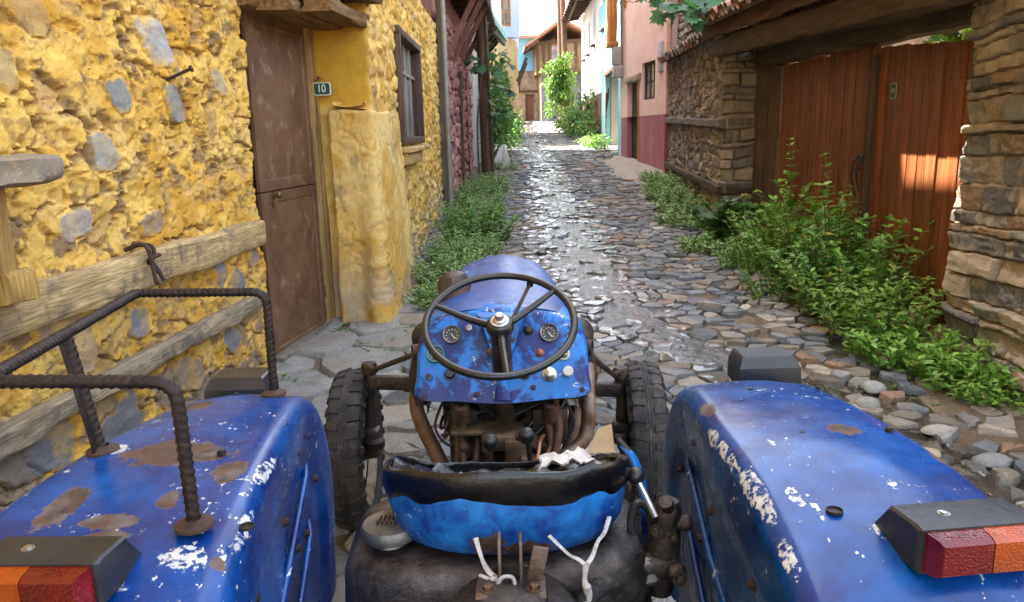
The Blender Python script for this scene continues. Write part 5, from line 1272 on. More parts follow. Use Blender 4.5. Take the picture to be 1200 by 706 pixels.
# ------------------------------------------------------------------ the tractor
tk = thing('tractor', 'old blue tractor with chipped paint seen from behind its seat', 'tractor', (-.05, 2.2, 0))
BL, BL2 = (.0004, .016, .125), (.0008, .072, .30)
M_fl = mat_paint('chipped_blue_paint', BL, BL2, .62, .74, [(-.66, 1.385, 1.15, .115, .06, .06), (-.53, 1.315, 1.15, .03, .045, .05), (-.765, 1.195, 1.13, .035, .065, .07), (-.655, 1.138, 1.15, .055, .022, .05), (-.645, 1.095, 1.13, .035, .02, .05), (-.76, 1.73, 1.13, .05, .05, .05), (-.62, 1.86, 1.1, .05, .035, .05), (-.455, 1.055, 1.13, .014, .014, .03), (.645, 1.42, 1.15, .032, .034, .05), (.43, 1.617, 1.13, .014, .045, .05), (.78, 1.3, 1.14, .02, .03, .04), (-.59, 1.2, 1.15, .02, .03, .04)],
                 [(-.80, 1.42, 1.15, .05, .03, .05), (-.51, 1.055, 1.13, .035, .025, .05), (-.485, .965, 1.1, .03, .025, .06), (-.60, 1.0, 1.1, .04, .012, .06), (-.475, 1.45, 1.14, .012, .22, .03), (-.445, 1.16, 1.14, .014, .12, .03), (-.42, 1.0, 1.12, .014, .08, .04), (.462, 1.17, 1.15, .012, .03, .04), (.482, 1.135, 1.15, .006, .045, .04), (.405, 1.45, 1.14, .009, .20, .03), (.41, 1.2, 1.14, .014, .10, .04), (.405, 1.04, 1.13, .014, .06, .04), (.385, .96, 1.10, .010, .06, .06), (.54, .895, 1.05, .09, .015, .06), (.555, 1.07, 1.15, .008, .018, .04)], .20)
M_dash = mat_paint('bright_blue_paint', (.0015, .014, .13), (.006, .15, .50), .63, .72, [(-.17, 2.4, 1.17, .05, .05, .02)], [], .32, 0., (.47, .53), 7)
M_hood = mat_paint('dusty_blue_paint', (.006, .032, .17), (.014, .085, .32), .66, .75, [], [], .36, .16)
M_seatp = mat_paint('seat_blue_paint', (.008, .04, .24), (.015, .18, .52), .72, .63, [(.0, 1.35, .93, .10, .05, .035), (-.06, 1.34, .955, .05, .05, .03)], [], .34, 0., (.40, .62), 14)
M_rubber = mat_grime('worn_rubber', (.012, .012, .013), (.034, .032, .031), (.075, .065, .055), 9, .75, 0., .003)
M_rim = mat_grime('rusty_white_rim', (.44, .38, .29), (.20, .11, .06), (.10, .055, .035), 7, .8, .1, .003)
M_iron = mat_grime('oily_cast_iron', (.026, .020, .017), (.085, .06, .046), (.10, .05, .03), 8, .48, .55, .003)
M_tank = mat_grime('worn_grey_brown_casting', (.022, .018, .017), (.12, .10, .09), (.075, .04, .026), 7, .38, .55, .003, (.42, .62))
M_plast = mat_plain('black_wheel_plastic', (.012, .012, .013), .3, 0, .3, 6)
M_lampb = mat_plain('grey_black_lamp_plastic', (.018, .019, .022), .36, 0, .35, 9, .001, 60)
M_vinyl = mat_plain('black_vinyl', (.004, .004, .005), .26, 0, .25, 9, .004, 16)
M_steel = mat_plain('bright_steel', (.45, .44, .42), .32, .9, .2, 10)
M_tan = mat_grime('rusty_tan_pipe', (.20, .13, .09), (.12, .07, .05), (.13, .06, .035), 9, .6, .4, .003)

# --- fenders
ARC = smooth_path([(2.05, .45), (2.11, .72), (2.09, .90), (1.99, 1.045), (1.86, 1.105), (1.68, 1.135), (1.45, 1.152), (1.22, 1.150), (1.03, 1.118), (.92, 1.06), (.83, .95), (.79, .80), (.80, .50)], 6)
nA = len(ARC); TA = np.gradient(ARC, axis=0); TA /= np.linalg.norm(TA, axis=1)[:, None]; NA = np.column_stack([-TA[:, 1], TA[:, 0]]); NA *= np.sign((NA * (ARC - (1.45, .55))).sum(1))[:, None]
CEN = np.array([1.42, .42])
def fender(side):
    xi = (lambda y: np.interp(y, [.8, 1.0, 1.86, 2.1], [-.40, -.425, -.530, -.535])) if side < 0 else (lambda y: np.interp(y, [.8, 1.0, 1.5, 1.86, 2.1], [.385, .392, .402, .430, .425]))
    xo = (lambda y: np.interp(y, [.8, 1.2, 1.94, 2.1], [-.93, -.90, -.82, -.80])) if side < 0 else (lambda y: np.interp(y, [.8, 1.2, 1.94, 2.1], [.83, .80, .755, .75]))
    r = .045; b = MB(); rows = []
    for i in range(nA):
        y, z = ARC[i]; n = NA[i]; a, o = xi(y), xo(y); s = np.sign(o - a); row = []
        dent = .012 * (fbm(np.array([y * 4.]), np.array([side * 3.]), seed=3)[0] - .5)
        row.append((a, y - n[0] * (r + .02), z - n[1] * (r + .02)))
        for t in np.linspace(0, math.pi / 2, 7): k = r * (1 - math.sin(t)); row.append((a + s * r * (1 - math.cos(t)), y - n[0] * k, z - n[1] * k))
        for f in np.linspace(0, 1, 12)[1:-1]:
            cr = .010 * math.sin(math.pi * f) + dent + .010 * (vnoise(np.array([y * 7]), np.array([f * 3 + side]))[0] - .5); row.append((a + s * r + (o - a - 2 * s * r) * f, y + n[0] * cr, z + n[1] * cr))
        for t in np.linspace(math.pi / 2, 0, 6): k = r * (1 - math.sin(t)); row.append((o - s * r * (1 - math.cos(t)), y - n[0] * k, z - n[1] * k))
        row.append((o, y - n[0] * .11, z - n[1] * .11)); row.append((o - s * .012, y - n[0] * .11, z - n[1] * .11))
        q = [(x - s * .0, yy, zz) for x, yy, zz in row]
        # inner skin gives the sheet its thickness
        inner = [(o - s * .014, y - n[0] * .05, z - n[1] * .05), (a + s * .06, y - n[0] * .016, z - n[1] * .016), (a + s * .014, y - n[0] * .06, z - n[1] * .06)]
        rows.append(q + inner)
    b.grid(np.array(rows), wrap=True)
    # inner side panel with pressed step and ribs
    rows = []; sgn = -np.sign(side)                        # towards the seat
    for i in range(nA):
        y, z = ARC[i]; n = NA[i]; e = np.array([y, z]) - n * (r + .012); a = xi(y); row = []
        for f, dx in ((0, 0), (.05, 0), (.10, 0), (.14, -.004), (.17, -.013), (.22, -.015), (.35, -.015), (.5, -.014), (.65, -.013), (.8, -.012), (1, -.012)):
            p = e + (CEN - e) * f * .92; row.append((a + sgn * (dx + .004 * (vnoise(np.array([p[0] * 7]), np.array([p[1] * 7 + side]))[0] - .5)), p[0], p[1]))
        rows.append(row)
    b.grid(np.array(rows))
    for (y0, z0, y1, z1) in ((1.88, .92, 1.05, .74), (1.86, .76, 1.15, .58)):
        pts = [(xi(y0 + (y1 - y0) * t) + sgn * (-.0125 if .04 < t < .96 else -.024), y0 + (y1 - y0) * t, z0 + (z1 - z0) * t) for t in np.linspace(0, 1, 14)]
        b.tube(pts, .0085, 8)
    f = b.build('fender', M_fl, tk, smooth=50, label='left fender with rust patches and guard rail' if side < 0 else 'right fender with glossy chipped top')
    q = MB(); rr = random.Random(5 + int(side))
    for (y, z) in ((1.90, .86), (1.72, .80), (1.58, .84), (1.42, .70), (1.48, .96), (1.30, .80), (1.18, .98), (1.12, .80), (1.7, 1.02), (1.85, 1.0)):
        q.bolt((xi(y) + sgn * -.008, y, z), (sgn, 0, 0), .008, .010)
    q.build('bolt', M_rust, f, split=.002)
    q = MB()
    for (x, y, rr_) in (((.506, 1.122, .012), (.558, 1.40, .008), (.732, 1.409, .008), (.562, 1.736, .006), (.724, 1.735, .006)) if side > 0 else ((-.432, 1.12, .011), (-.565, 1.38, .008), (-.70, 1.84, .006))):
        z = np.interp(y, ARC[::-1, 0][10:60], ARC[::-1, 1][10:60]); z = ARC[np.argmin(np.abs(ARC[20:60, 0] - y)) + 20, 1] + .010
        q.lathe([(rr_ * 1.12, -.004), (rr_ * 1.1, .0006), (rr_, .0006), (rr_ * .95, -.003), (0, -.003)], (x, y, z), (0, 0, 1), 16)
        if rr_ < .0105: q.bolt((x, y, z - .002), (0, 0, 1), .006, .005)
    q.build('bolt_hole', M_black_iron, f, split=.002)
    return f, xi, xo
fenL, xiL, xoL = fender(-1); fenR, xiR, xoR = fender(1)

def tail_light(cx, cy, cz, yaw, red_in, label):
    """black housing wedge with a red and orange lens facing backwards"""
    rot = Matrix.Rotation(yaw, 3, 'Z'); T = lambda p: tuple(np.array((cx, cy, cz)) + np.array(rot @ Vector(p)))
    w, h = .088, .034
    b = MB()
    prof = [(-.055, -h), (.03, -h * .95), (.062, -h * .5), (.022, h * .98), (-.04, h * 1.08), (-.055, h)]   # (y, z): lens face at -y
    def sect(x, s): return [T((x, y * s, z * s + (1 - s) * 0.0)) for y, z in prof]
    b.cap_loft([sect(-w - .004, .9), sect(-w, 1.), sect(w, 1.), sect(w + .004, .9)])
    t = b.build('tail_light', M_lampb, tk, smooth=25, label=label)
    for k, (x0, x1, mt) in enumerate(((-w + .004, -.001, M_red if red_in < 0 else M_org), (.001, w - .004, M_org if red_in < 0 else M_red))):
        q = MB()
        R0 = [T((x, -.054, z)) for x, z in ((x0, -h * .92), (x1, -h * .92), (x1, h * .92), (x0, h * .92))]
        cut = .010; e0 = x0 + (cut if k == 0 else 0); e1 = x1 - (cut if k == 1 else 0)
        R1 = [T((x, -.076, z)) for x, z in ((x0 + (.006 if k == 0 else 0), -h * .82), (x1 - (.006 if k == 1 else 0), -h * .82), (x1 - (.006 if k == 1 else 0), h * .82), (x0 + (.006 if k == 0 else 0), h * .82))]
        R2 = [T((x, -.084, z)) for x, z in ((e0, -h * .66), (e1, -h * .66), (e1, h * .66), (e0, h * .66))]
        q.cap_loft([R0, R1, R2]); q.build('lens', mt, t, smooth=20, label=None)
    q = MB(); q.bolt(T((-.03, -.015, h * 1.03)), (0, 0, 1), .006, .004); q.build('screw', M_steel, t, split=.002)
    return t
M_red = mat_lens('red_lens', (.13, .003, .004)); M_org = mat_lens('orange_lens', (.30, .048, .004))
tail_light(.652, 1.045, 1.153, .10, -1, 'right tail light with red and orange lens'); tail_light(-.668, 1.010, 1.152, -.04, 1, 'left tail light with orange and red lens')
def front_lamp(cx, cy, cz, label):
    b = MB(); w = .082
    P = lambda s, z, dy=0: [(cx - w * s, cy - .05 * s + dy, z), (cx + w * s, cy - .05 * s + dy, z), (cx + w * s, cy + .06 * s + dy, z), (cx - w * s, cy + .06 * s + dy, z)]
    b.cap_loft([P(1, cz - .045), P(1.03, cz - .038), P(1.0, cz + .01, .003), P(.86, cz + .034, .012), P(.80, cz + .038, .014)])
    t = b.build('marker_lamp', M_lampb, tk, smooth=25, label=label)
    q = MB(); q.prism([(cx - w * .9, cy + .055, cz - .035), (cx + w * .9, cy + .055, cz - .035), (cx + w * .86, cy + .055, cz + .01), (cx - w * .86, cy + .055, cz + .01)], (0, .02, 0)); q.build('lens', mat_lens('clear_lens', (.6, .6, .58)) if 'clear_lens' not in bpy.data.materials else bpy.data.materials['clear_lens'], t)
    q = MB(); q.box((cx, cy + .0, cz - .06), (.05, .05, .05)); q.build('bracket', M_rust, t)
front_lamp(.690, 2.02, 1.10, 'right marker lamp box'); front_lamp(-.745, 2.0, 1.085, 'left marker lamp box')

# --- guard rail of ribbed bar on the left fender
def rebar(mb, pts, r=.0100):
    P = smooth_path(pts, 1) if False else np.asarray(pts, float)
    seg = np.linalg.norm(np.diff(P, axis=0), axis=1); L = np.concatenate([[0], np.cumsum(seg)]); n = int(L[-1] / .0035); s = np.linspace(0, L[-1], n)
    Q = np.column_stack([np.interp(s, L, P[:, k]) for k in range(3)]); T = np.gradient(Q, axis=0); T /= np.linalg.norm(T, axis=1)[:, None]
    x, _ = frame_of(T[0]); a = np.linspace(0, 2 * math.pi, 12, endpoint=False); V = []
    for i in range(n):
        x = x - T[i] * x.dot(T[i]); x /= np.linalg.norm(x); y = np.cross(T[i], x)
        ph = ((s[i] + .006 * np.cos(a)) % .0145) / .0145; rr = r + .0022 * np.exp(-((ph - .5) / .16) ** 2) + .0016 * (np.abs(np.sin(a)) > .97)
        V.append(Q[i] + rr[:, None] * (np.cos(a)[:, None] * x + np.sin(a)[:, None] * y))
    mb.grid(np.array(V), wrap=True)
def bend(p, a, b, r=.035, n=6):
    """rounded corner at p coming from a going to b"""
    p, a, b = [np.array(q, float) for q in (p, a, b)]; u, v = (a - p) / np.linalg.norm(a - p), (b - p) / np.linalg.norm(b - p)
    return [tuple((1 - t) ** 2 * (p + u * r) + 2 * t * (1 - t) * p + t * t * (p + v * r)) for t in np.linspace(0, 1, n)]
F0, F1, F2, F3 = (-.605, 1.842, 1.10), (-.601, 1.842, 1.382), (-.917, 1.842, 1.387), (-.795, 1.10, 1.405)
G0, G1, G2 = (-.512, 1.114, 1.15), (-.514, 1.114, 1.392), (-.80, 1.114, 1.408)
q = MB(); rebar(q, [F0] + bend(F1, F0, F2) + bend(F2, F1, F3, .02) + bend(F3, F2, G1, .02) + bend(G1, F3, G0) + [G0])
M_rail = mat_grime('dark_ribbed_steel', (.014, .011, .011), (.034, .021, .018), (.06, .03, .02), 30, .55, .5, .001); rail = q.build('guard_rail', M_rail, tk, smooth=60)
q = MB(); rebar(q, [(-.812, 1.417, 1.14), (-.850, 1.417, 1.40)], .0100); q.box((-.831, 1.405, 1.265), (.004, .03, .25), (0, -.15, 0), .001); q.build('post', M_rail, rail)
q = MB()
for c in ((-.605, 1.842, 1.118), (-.512, 1.114, 1.152), (-.812, 1.417, 1.155)): q.lathe([(.030, 0), (.030, .006), (.016, .012), (.012, .014)], c, (0, 0, 1), 20)
q.build('base_washer', M_rust, rail, split=.002)

# --- steering wheel
WC = np.array([-.036, 2.08, 1.230]); WN_ = np.array([-.02, -.474, .88]); WN_ /= np.linalg.norm(WN_); wx = np.array([1., 0, .02]); wx -= WN_ * wx.dot(WN_); wx /= np.linalg.norm(wx); wy = np.cross(WN_, wx)
WPt = lambda r, a, h=0: tuple(WC + r * (math.cos(a) * wx + math.sin(a) * wy) + WN_ * h)
q = MB(); q.tube([WPt(.208, 2 * math.pi * k / 64) for k in range(64)], .0108, 12, closed=True)
sw = q.build('steering_wheel', M_plast, tk, smooth=80)
q = MB()
for a in (R(155), R(38), R(275)): q.tube([WPt(.02, a, -.022), WPt(.10, a, -.018), WPt(.17, a, -.006), WPt(.205, a, 0)], [.0125, .010, .0085, .0075], 10, sm=4)
q.build('spoke', M_plast, sw, smooth=80)
q = MB(); q.lathe([(.030, -.06), (.034, -.03), (.040, -.022), (.040, -.008), (.034, .002), (.022, .006), (0, .007)], WC, WN_, 28); hub = q.build('hub', M_plast, sw)
q = MB(); q.lathe([(.019, .006), (.019, .012), (.013, .016), (.013, .024), (.011, .030), (0, .031)], WC, WN_, 6); q.lathe([(.026, .005), (.026, .008), (.018, .009)], WC, WN_, 24); q.build('hub_nut', M_steel, sw)
q = MB(); q.tube([WPt(.06, R(60), -.05), (.055, 2.25, 1.304)], .0055, 8); q.lathe([(.010, -.006), (.011, .004), (.008, .010), (0, .011)], (.055, 2.25, 1.304), (.2, .7, .6), 12); q.build('throttle_lever', M_iron, tk)
q = MB(); q.tube([tuple(WC - WN_ * .05), tuple(WC - WN_ * .20)], [.028, .030], 16); q.build('steering_column', M_iron, tk)

# --- dashboard
dY = lambda z: 2.30 + .568 * (z - .92)
out = smooth_path([(-.312, .925), (-.315, .985), (-.310, 1.07), (-.285, 1.128), (-.215, 1.166), (-.035, 1.190), (.145, 1.166), (.216, 1.128), (.240, 1.07), (.242, .985), (.238, .925), (.12, .915), (-.035, .905), (-.19, .915)], 4, True)
cen = np.array([-.036, 1.03])
def dring(s, off): return [(cen[0] + (x - cen[0]) * s, dY(cen[1] + (z - cen[1]) * s) + off, cen[1] + (z - cen[1]) * s) for x, z in out]
q = MB(); q.cap_loft([dring(.97, .16), dring(1., .15), dring(1., .04), dring(.993, .022), dring(.975, .009), dring(.945, .001), dring(.9, 0), dring(.7, .002), dring(.4, .001)])
dash = q.build('dashboard', M_dash, tk, smooth=35)
# raised cowl round the column
cw = lambda z, o: dY(z) - o
q = MB()
A = [(-.115, 1.175), (-.10, 1.13), (-.062, 1.03), (-.036, .985), (-.010, 1.03), (.030, 1.13), (.045, 1.175)]
q.cap_loft([[(x, cw(z, -.01), z) for x, z in A], [(x * .96 - .0014, cw(z, .035 * (z - .97) / .2 + .012), z) for x, z in A], [(-.036 + (x + .036) * .82, cw(z, .05 * (z - .97) / .2 + .018), z) for x, z in A]])
q.tube([(-.036, cw(.99, .002), .99), (-.036, cw(.92, .004), .92)], [.012, .03], 12, sq=.5)
q.build('column_cowl', M_dash, dash, smooth=40)
q = MB(); q.lathe([(.05, 0), (.05, .006), (.03, .008)], (-.036, cw(1.06, .03), 1.06), (0, -.9, .45), 3)
for dx, dz in ((-.035, .03), (.035, .03), (0, -.03), (-.04, -.0)): q.bolt((-.036 + dx, cw(1.07 + dz, .045), 1.07 + dz), (0, -.87, .49), .008, .008)
q.build('column_bracket', M_rust, dash, split=.002)
DN = np.array([0, -.87, .49])
M_ring = mat_plain('tarnished_bezel', (.32, .30, .25), .35, .8, .3, 20); M_face = mat_plain('gauge_face', (.03, .03, .032), .35, 0, .6, 20)
def dial(x, z, r, rim, label):
    c = np.array((x, dY(z), z)); a = MB(); a.lathe([(r * 1.08, -.004), (r * 1.08, .010), (r * .98, .015), (r * .86, .012), (r * .84, .004)], c, DN, 28)
    g_ = a.build('gauge', rim, dash, label=label)
    a = MB(); a.lathe([(r * .86, .005), (0, .005)], c, DN, 28); a.build('dial_face', M_face, g_)
    a = MB(); u = np.array((1., 0, 0)); v = np.cross(DN, u)
    for t in np.linspace(R(-40), R(220), 9): p = c + DN * .0065 + (u * math.cos(t) + v * math.sin(t)) * r * .70; p2 = c + DN * .0065 + (u * math.cos(t) + v * math.sin(t)) * r * .55; a.tube([p, p2], .0012, 5)
    a.tube([c + DN * .0075 - (u * .1 - v * .1) * r, c + DN * .0075 + (u * .35 + v * -.5) * r], .0014, 5); a.build('dial_marks', M_white, g_)
dial(-.197, 1.110, .029, M_ring, 'upper left round gauge'); dial(.117, 1.108, .029, M_ring, 'upper right round gauge'); dial(-.250, 1.055, .027, mat_plain('green_bezel', (.10, .26, .22), .5, .3, .3, 20), 'lower gauge with greenish rim')
def knob(name, x, z, prof, mat, label=None): a = MB(); a.lathe(prof, (x, dY(z), z), DN, 20); return a.build(name, mat, dash, label=label)
ks = .013
knob('switch', -.203, .997, [(.020, 0), (.020, .004), (.016, .005), (.016, .022), (.013, .026), (0, .026)], M_plast, 'black switch')
knob('switch', -.270, .990, [(.011, 0), (.011, .012), (0, .014)], M_plast, 'small black switch')
knob('pull_knob', .034, .992, [(.018, 0), (.018, .003), (.013, .005), (.011, .012), (.012, .02), (.008, .024), (0, .025)], M_iron, 'brown pull knob')
knob('ignition_lock', .113, .990, [(.024, 0), (.024, .004), (.017, .008), (.016, .014), (.010, .019), (0, .02)], M_steel, 'bright ignition lock')
knob('push_button', .172, .996, [(.017, 0), (.017, .014), (.014, .017), (0, .017)], mat_plain('pale_button', (.5, .48, .44), .5), 'pale round push button')
knob('push_button', .161, 1.047, [(.021, 0), (.021, .005), (.015, .007), (.012, .012), (.007, .016), (0, .016)], M_ring, 'ringed push button')
knob('warning_lamp', .085, 1.052, [(.014, 0), (.014, .006), (.010, .010), (0, .013)], mat_lens('dull_red_lamp', (.22, .05, .03)), 'dull red warning lamp')
knob('switch', .050, 1.118, [(.016, 0), (.016, .004), (.012, .012), (.008, .016), (0, .017)], M_iron, 'rusty switch')
knob('bolt_head', -.142, 1.13, [(.010, 0), (.010, .004), (.005, .005), (.005, .0), (0, 0)], M_ring)
q = MB()
for x, z in ((-.285, .937), (.215, .945), (.06, .955), (-.12, .94)): q.bolt((x, dY(z), z), DN, .006, .006)
q.build('screw', M_rust, dash, split=.002)

# --- hood
Yh = [2.46, 2.6, 2.8, 3.0, 3.15, 3.27, 3.35, 3.41, 3.44]; Wh = [.262, .262, .252, .238, .222, .205, .185, .15, .11]; Th = [1.183, 1.192, 1.205, 1.216, 1.222, 1.218, 1.195, 1.14, 1.06]; cxh = [-.036, -.037, -.038, -.039, -.04, -.04, -.041, -.041, -.041]
rows = []
for y in np.linspace(2.46, 3.44, 34):
    wd, tp, cx = np.interp(y, Yh, Wh), np.interp(y, Yh, Th), np.interp(y, Yh, cxh); row = []
    for t in np.linspace(0, math.pi, 41):
        x = math.cos(t); x = math.copysign(abs(x) ** .55, x); z = abs(math.sin(t)) ** .32
        bump_ = .016 * math.exp(-((x * wd) / .075) ** 4) * sstep(2.42, 2.9, y) * sstep(3.4, 3.25, y)
        row.append((cx + x * wd, y, .82 + (tp - .82) * z + bump_))
    rows.append(row)
q = MB(); q.grid(rows[::-1]); rows2 = [[(cx0 * .985 - .0006, y0, .82 + (z0 - .82) * .985) for cx0, y0, z0 in r_] for r_ in rows]; q.grid(rows2)
hood = q.build('hood', M_hood, tk, smooth=60)
q = MB(); q.cap_loft([[(-.041 + x, 3.43, z) for x, z in ((-.15, .72), (.15, .72), (.15, .98), (.1, 1.03), (-.1, 1.03), (-.15, .98))], [(-.041 + x * .8, 3.33, z) for x, z in ((-.15, .72), (.15, .72), (.15, .98), (.1, 1.03), (-.1, 1.03), (-.15, .98))]]); q.build('radiator_grille', M_iron, hood)
# air cleaner cap
q = MB(); q.lathe([(.020, -.10), (.022, -.01), (.058, .0), (.060, .012), (.056, .030)], (-.20, 2.72, 1.165), (-.15, .05, 1), 28); q.lathe([(.060, .030), (.062, .052), (.046, .085), (.026, .098), (0, .10)], (-.20, 2.72, 1.165), (-.15, .05, 1), 8); q.build('air_cleaner_cap', mat_grime('dark_brown_cap', (.03, .02, .017), (.075, .045, .035), None, 12, .4, .2), tk, smooth=30)
for sx in (-1, 1):
    c = (-.04 + sx * .29, 2.90, .965); q = MB(); q.lathe([(.03, -.055), (.055, -.035), (.066, 0), (.069, .02), (.066, .028)], c, (0, 1, 0), 28); q.tube([c, (c[0] - sx * .09, 2.86, .96)], .014, 8)
    hl = q.build('headlamp', M_black_iron, tk); q = MB(); q.lathe([(.064, .024), (.04, .036), (0, .042)], c, (0, 1, 0), 28); q.build('lens', bpy.data.materials['clear_lens'], hl)

# --- front axle, steering and wheels
AX = -.085
q = MB(); q.box((AX - .0, 3.24, .675), (.52, .09, .085), (0, .05, 0), .012); axle = q.build('front_axle', M_black_iron, tk)
for sx, dz in ((-1, .0), (1, -.05)):
    q = MB(); q.box((AX + sx * .40, 3.20, .69 + dz), (.30, .035, .062), (0, .05, 0), .006); q.box((AX + sx * .34, 3.165, .695 + dz), (.10, .03, .07), (0, .05, 0), .006)
    for k in (.28, .36, .44, .50): q.bolt((AX + sx * k, 3.182, .695 + dz), (0, -1, 0), .010, .012)
    q.build('axle_arm', M_iron, axle)
def wheel(cx, tilt, label):
    c = (cx, 3.276, .362); w = thing_part = None
    q = MB(); rp = [(.255, -.062), (.275, -.072), (.31, -.078), (.338, -.068), (.352, -.045), (.357, 0), (.352, .045), (.338, .068), (.31, .078), (.275, .072), (.255, .062)]
    q.lathe(rp, c, (1, tilt, 0), 60)
    ax = np.array(Vector((1, tilt, 0)).normalized()); x, y = frame_of(ax)
    for k in range(30):
        for s in (-1, 1):
            a = 2 * math.pi * (k + (.5 if s > 0 else 0)) / 30; d = math.cos(a) * x + math.sin(a) * y; t = -math.sin(a) * x + math.cos(a) * y
            P0 = np.array(c) + ax * s * .018 + d * .352; P1 = np.array(c) + ax * s * .066 + d * .338 + t * .012; P2 = np.array(c) + ax * s * .080 + d * .305 + t * .014
            for A_, B_, w0 in ((P0, P1, .017), (P1, P2, .016)):
                h = d * .012 if A_ is P0 else d * .006 + ax * s * .006
                q.add([A_ - t * w0, A_ + t * w0, B_ + t * w0, B_ - t * w0, A_ - t * w0 * .8 + h, A_ + t * w0 * .8 + h, B_ + t * w0 * .8 + h, B_ - t * w0 * .8 + h], [(4, 5, 6, 7), (0, 1, 5, 4), (1, 2, 6, 5), (2, 3, 7, 6), (3, 0, 4, 7)])
    for k in (-.006, .006):
        q.tube([np.array(c) + ax * k + (math.cos(a) * x + math.sin(a) * y) * .355 for a in np.linspace(0, 2 * math.pi, 60, endpoint=False)], .004, 6, closed=True)
    ty = q.build('front_wheel', M_rubber, tk, label=label, smooth=35)
    q = MB(); s = -np.sign(cx - AX)                            # dish open to the tractor's middle
    q.lathe([(.262, -.058), (.25, -.052), (.235, -.05), (.225, -.02), (.215, .015), (.18, .03 * -s), (.10, .035 * -s), (.055, .04 * -s)], c, (1, tilt, 0), 40)
    q.lathe([(.262, .058), (.25, .052), (.235, .05), (.225, .02)], c, (1, tilt, 0), 40)
    rim = q.build('rim', M_rim, ty)
    q = MB(); q.lathe([(.075, .05), (.075, .0), (.055, -.05), (.05, -.10), (.03, -.11), (0, -.11)], np.array(c), tuple(np.array((-s, -s * tilt, 0))), 20)
    for k in range(6): a = k * math.pi / 3; q.bolt(np.array(c) + (math.cos(a) * x + math.sin(a) * y) * .09 + ax * s * .005, ax * s, .010, .014)
    q.build('hub', M_iron, ty)
wheel(-.725, .03, 'left front wheel'); wheel(.575, -.05, 'right front wheel')
for sx, x in ((-1, -.635), (1, .470)):
    q = MB(); zt = .74 if sx < 0 else .69
    q.tube([(x, 3.235, zt), (x, 3.235, zt - .05), (x - sx * -.005, 3.235, .56), (x + sx * .01, 3.24, .40), (x + sx * .02, 3.25, .34)], [.030, .026, .024, .034, .03], 12); q.lathe([(.036, 0), (.036, .03), (.03, .045), (0, .05)], (x, 3.235, zt - .01), (0, 0, 1), 16)
    q.box((x + sx * .005, 3.215, .445), (.085, .08, .075), None, .02); q.lathe([(.045, 0), (.047, .03), (.03, .045)], (x - sx * .01, 3.19, .40), (0, 0, 1), 16); q.tube([(x + sx * .02, 3.26, .362), (x + sx * .09, 3.27, .362)], .035, 14)
    q.build('steering_knuckle', M_iron, tk)
    # drag link and drop arm beside the dashboard
    q = MB(); tx = -.325 if sx < 0 else .252
    q.tube([(x, 3.20, zt + .03), (x - sx * .05, 3.08, zt + .05), (tx - sx * .01, 2.62, 1.0 if sx < 0 else .99)], .011, 8); q.lathe([(.018, -.018), (.022, 0), (.018, .018)], (tx, 2.6, 1.0), (0, 1, .3), 12); q.build('drag_link', M_iron, tk)
    q = MB(); q.tube([(tx - sx * 0, 2.50, 1.03), (tx + sx * .012, 2.5, .93), (tx - sx * .005, 2.5, .84)], [.016, .024, .020], 10, sq=.55); q.lathe([(.026, -.016), (.028, 0), (.026, .016)], (tx, 2.5, 1.03), (sx, -.3, 0), 14); q.build('drop_arm', M_rust, tk)
q = MB(); q.tube([(-.345, 2.62, .86), (-.34, 2.56, .78), (-.22, 2.36, .62), (-.17, 2.28, .55)], .026, 12, sm=5); q.build('radius_rod', M_tan, tk, label='brown radius rod'); 
q = MB(); q.tube([(.25, 2.50, .97), (.245, 2.42, .86), (.24, 2.40, .785), (.215, 2.37, .74), (.12, 2.31, .69), (.085, 2.28, .64), (.07, 2.25, .52)], .024, 14, sm=6); q.build('exhaust_pipe', mat_grime('heat_greyed_pipe', (.22, .18, .155), (.14, .085, .058), (.13, .065, .04), 8, .45, .6, .002), tk)
q = MB(); q.tube([(.215, 2.55, .80), (.19, 2.48, .70), (.13, 2.36, .60), (.09, 2.28, .5)], .024, 12, sm=4); q.build('radius_rod', M_tan, tk, label='tan radius rod on the right')

# --- engine and gearbox seen under the dashboard
q = MB()
q.box((-.036, 2.95, .66), (.26, .8, .40), None, .02); q.box((-.036, 2.52, .70), (.38, .16, .42), None, .03); q.box((-.17, 2.44, .80), (.10, .10, .12), None, .015); q.box((.115, 2.44, .79), (.12, .10, .13), None, .015); q.box((-.036, 2.62, .80), (.44, .1, .2), None, .02); q.box((-.036, 2.2, .60), (.24, .5, .26), None, .04); q.box((-.036, 1.75, .58), (.30, .6, .28), None, .05)
q.lathe([(.16, 0), (.16, .05), (.13, .07)], (-.036, 2.40, .66), (0, -1, 0), 32)
gb = q.build('gearbox', M_iron, tk, smooth=30)
q = MB(); q.box((-.036, 2.30, .80), (.13, .13, .05), None, .008); q.box((-.13, 2.34, .815), (.15, .10, .016), None, .003); q.box((.005, 2.24, .775), (.08, .06, .09), None, .008); q.tube([(-.036, 2.42, .78), (-.036, 2.34, .93)], .034, 14); q.box((.04, 2.2, .74), (.05, .05, .07), None, .006); q.lathe([(.022, 0), (.022, .05), (.015, .06)], (-.10, 2.2, .70), (0, 0, 1), 12); q.box((-.09, 2.16, .70), (.04, .04, .05), None, .005); q.tube([(.0, 2.18, .745), (.10, 2.18, .75)], .010, 8)
q.build('gear_housing', mat_grime('ochre_oily_casting', (.05, .035, .025), (.20, .14, .08), (.09, .05, .03), 10, .4, .5), gb, smooth=30)
q = MB()
for i, (x, z) in enumerate(((-.09, .83), (.015, .83), (-.09, .79), (.02, .79), (.0, .72), (-.13, .74), (.06, .80), (-.16, .80), (.09, .72))): q.bolt((x, 2.225, z), (0, -1, .1), .011, .014)
